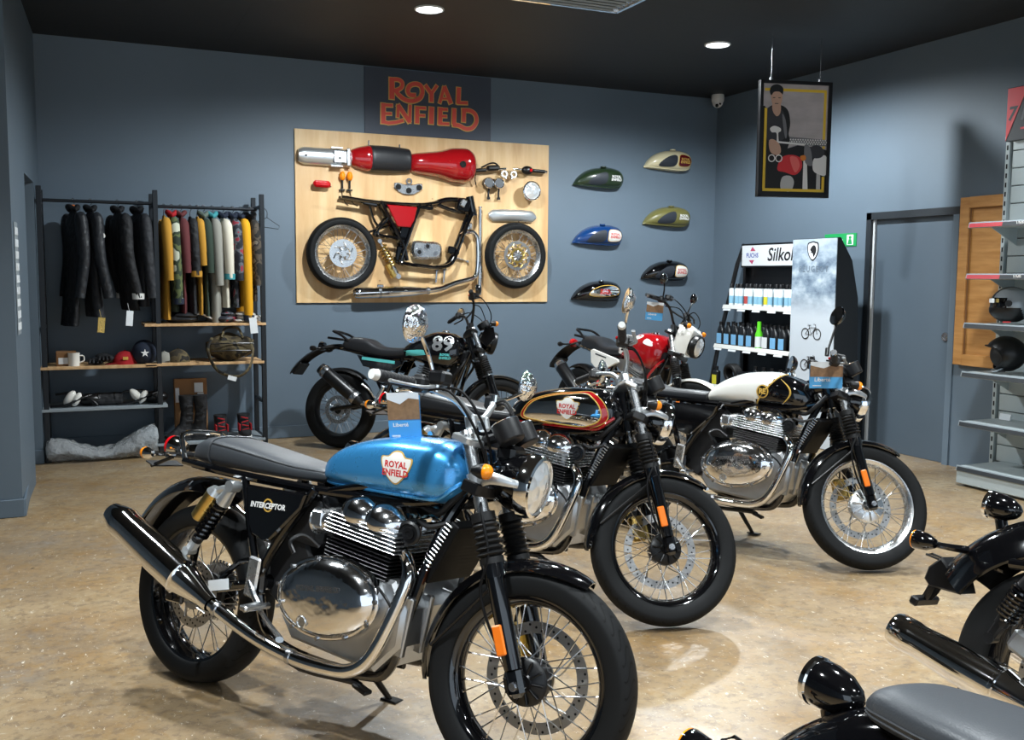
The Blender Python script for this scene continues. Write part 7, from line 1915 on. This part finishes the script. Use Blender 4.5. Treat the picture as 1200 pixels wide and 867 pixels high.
m.box((-.03, .44, 0), (.05, .085, 1.28), None, .004); m.box((-.03, -.44, 0), (.05, .085, 1.28), None, .004); m.box((-.03, 0, .60), (.05, .80, .085), None, .004); m.box((-.03, 0, -.60), (.05, .80, .085), None, .004); m.build('panel_frame', 'pine', t)
m = MB(); m.box((-.012, 0, 0), (.02, .80, 1.12)); m.build('panel_field', 'pine', t, 0)
m = MB(); m.tube([(-.035, .395, .555), (-.035, .395, -.555)], .006, 6, 1); m.tube([(-.035, -.395, .555), (-.035, .395, .555)], .006, 6, 1); m.build('panel_bead', 'kraft', t)
# helmets
def helmet(label, x, y, z, shell, visor, kind):
    t = thing('helmet', label, 'helmet', (x, y, z), Matrix.Rotation(-.72, 3, 'Z'))
    # faces -x; crown up
    m = MB(); secs = []; c = V((0, 0, .135)); n = 56; K = 72
    def pt(a, q, g=1.0):
        r = .118 * math.cos(a) * g; z = .125 * math.sin(a) * g
        k = 1.13
        if kind == 'full' and math.cos(q) < 0: k += .14 * max(0, min(1, (-z - .005) / .05)) * (-math.cos(q)) ** 2
        return c + V((r * k * math.cos(q), r * math.sin(q), z))
    A0 = -PI / 2 * .80
    for i in range(n + 1): secs.append([pt(A0 + (PI / 2 - A0) * i / n, 2 * PI * k / K) for k in range(K)])
    m.loft(secs)
    def edge(z): return interp([-.13, -.09, -.03, .02, .05, .06], [-.075, -.062, -.040, -.062, -.098, -.16], z)
    if kind == 'open':
        keep = []
        for f in m.f:
            ce = sum((m.v[i] for i in f), V()) / len(f) - c
            if len(f) < 10 and not (ce.x < edge(ce.z) and ce.z < .058): keep.append(f)
        m.f = keep; m.m = [0] * len(keep)
    else:
        for j, f in enumerate(m.f):
            ce = sum((m.v[i] for i in f), V()) / len(f) - c
            if ce.z < -.02 and ce.x < .045 - .4 * (ce.z + .02): m.m[j] = 1
            elif ce.z < .052 and ce.x < -.045: m.m[j] = 2
            elif ce.z > .05 and abs(ce.y) < .034 and ce.x < .075: m.m[j] = 1
    m.build('helmet_shell', [shell, 'black_satin', visor], t, 60)
    if kind == 'open':
        m = MB(); m.ell(c + V((.012, 0, -.004)), (.112, .104, .110), None, 32, 16); m.build('helmet_lining', 'black_matte', t, 60)
        m = MB(); pts = []
        zs = [-.098 + .154 * i / 18 for i in range(19)]
        def ep(z, sg):
            x = edge(z); r = .118 * math.sqrt(max(0, 1 - (z / .125) ** 2)); y = math.sqrt(max(0, 1 - (x / (1.13 * r)) ** 2)) * r
            return c + V((x, sg * y, z))
        m.tube([ep(z, -1) for z in zs] + [c + V((-.1215, 0, .058))] + [ep(z, 1) for z in reversed(zs)], .006, 8, 1); m.build('edge_trim', 'black_plastic', t)
        m = MB(); m.tube([c + V((-.03, -.085, -.098)), c + V((-.075, -.05, -.122)), c + V((-.075, .05, -.122)), c + V((-.03, .085, -.098))], .010, 8, 4, flat=(1, .4)); m.build('chin_strap', 'grey_shelf', t)
    else:
        m = MB(); m.cyl(c + V((-.035, -.112, .012)), c + V((-.035, -.126, .012)), .022, n=20); m.build('visor_pivot', 'black_plastic', t)
        m = MB(); m.box(c + V((-.128, -.045, .028)), (.012, .05, .03), rotm('Z', .45), .004); m.build('visor_tag', 'paper_white', t)
        m = MB(); m.box(c + V((-.10, -.082, .03)), (.012, .02, .026), rotm('Z', .9), .003); m.build('visor_tag', 'gold', t)
    m = MB(); m.box((-.04, -.112, .02), (.05, .006, .008), rotm('Z', .2)); m.build('edge_marking', 'red_text' if kind == 'full' else 'black_plastic', t)
helmet('grey and black full face helmet on the upper dark shelf at right', 5.92, 4.83, 1.16, pm('helmet_grey', '#9aa1a8', rough=.3, coat=.5, metal=.3), 'black_gloss', 'full')
helmet('black open face helmet on the shelf below the grey one', 5.92, 4.85, .818, 'black_satin', 'black_gloss', 'open')
t = thing('price_card', 'small white card standing on the lower grey shelf at right', 'card', (6.05, 4.93, .466))
m = MB(); m.box((0, 0, .025), (.012, .09, .045), rotm('Y', .2)); m.build('card_face', 'paper_white', t)

# ------------------------------------------------------------------ brochures on the motorcycles
def leaflet(label, loc, yaw, w, h, tilt=0.0, roll=0.0, words=True):
    rm = Matrix.Rotation(yaw, 3, 'Z') @ Matrix.Rotation(roll, 3, 'Y') @ Matrix.Rotation(tilt, 3, 'X')
    t = thing('brochure', label, 'brochure', loc, rm, 'blue brochures on the motorcycles')
    th = .0015
    m = MB(); m.box((0, 0, h * .21), (w, th, h * .42)); m.box((0, .012, h * .42), (w, th, h * .84), rotm('X', -.03)); m.build('brochure_back', 'paper_blue', t, 0)
    m = MB(); m.box((0, -.0014, h * .66), (w, th, h * .52)); m.build('photo_print', 'paper_brown', t, 0)
    m = MB(); m.patch([(-w / 2, h * .80), (-.1 * w, h * .70), (.2 * w, h * .82), (.5 * w, h * .78), (.5 * w, h * .925), (-.5 * w, h * .925)], lambda a, b: V((a, -.0026, b)), 1); m.build('sky_print', 'paper_white', t, 0)
    if words:
        m = MB(); m.text('Liberté', lambda a, b, c: V((a - .12 * w, -.0016, h * .30 + b)), w * .17, bold=.0004); m.box((-.28 * w, -.0013, h * .09), (.26 * w, .0005, h * .03)); m.build('brochure_lettering', 'white_text', t, split=.012)
leaflet('blue and brown brochure standing on the blue fuel tank', (.928, 2.898, .958), -.50, .10, .165, .10, -.05)
leaflet('blue brochure hung on the white motorcycle handlebar', (3.458, 3.872, .915), -.42, .165, .145, 0, 0)
leaflet('blue brochure hung on the red motorcycle handlebar', (4.205, 6.695, 1.125), -.40, .135, .155, 0, .08)
# ------------------------------------------------------------------ camera
F_PX, PITCH, CYAW, ROLL, HC = 1152.54, 0.0956448, 0.4181929, 0.00757778, 1.47
cam_d = bpy.data.cameras.new('camera'); cam = bpy.data.objects.new('camera', cam_d); COL.objects.link(cam)
cam_d.sensor_fit = 'HORIZONTAL'; cam_d.sensor_width = 36; cam_d.lens = F_PX / 1200 * 36; cam_d.clip_start = .05
fw = V((math.sin(CYAW) * math.cos(PITCH), math.cos(CYAW) * math.cos(PITCH), -math.sin(PITCH)))
rt = V((math.cos(CYAW), -math.sin(CYAW), 0)); up = rt.cross(fw)
r2 = rt * math.cos(ROLL) + up * math.sin(ROLL); u2 = up * math.cos(ROLL) - rt * math.sin(ROLL)
cm = Matrix((r2, u2, -fw)).transposed().to_4x4(); cm.translation = (0, 0, HC)
cam.matrix_world = cm
scene.camera = cam
scene.view_settings.view_transform = 'Standard'; scene.view_settings.look = 'None'; scene.view_settings.gamma = 1.0
scene.view_settings.use_curve_mapping = False
# ------------------------------------------------------------------ even world fill light added through the open side behind the camera; exposure
w = bpy.data.worlds.new('world'); scene.world = w; w.use_nodes = True
bg = w.node_tree.nodes['Background']; bg.inputs[0].default_value = (.72, .86, 1.0, 1); bg.inputs[1].default_value = WORLD_S
scene.view_settings.exposure = EXPOSURE
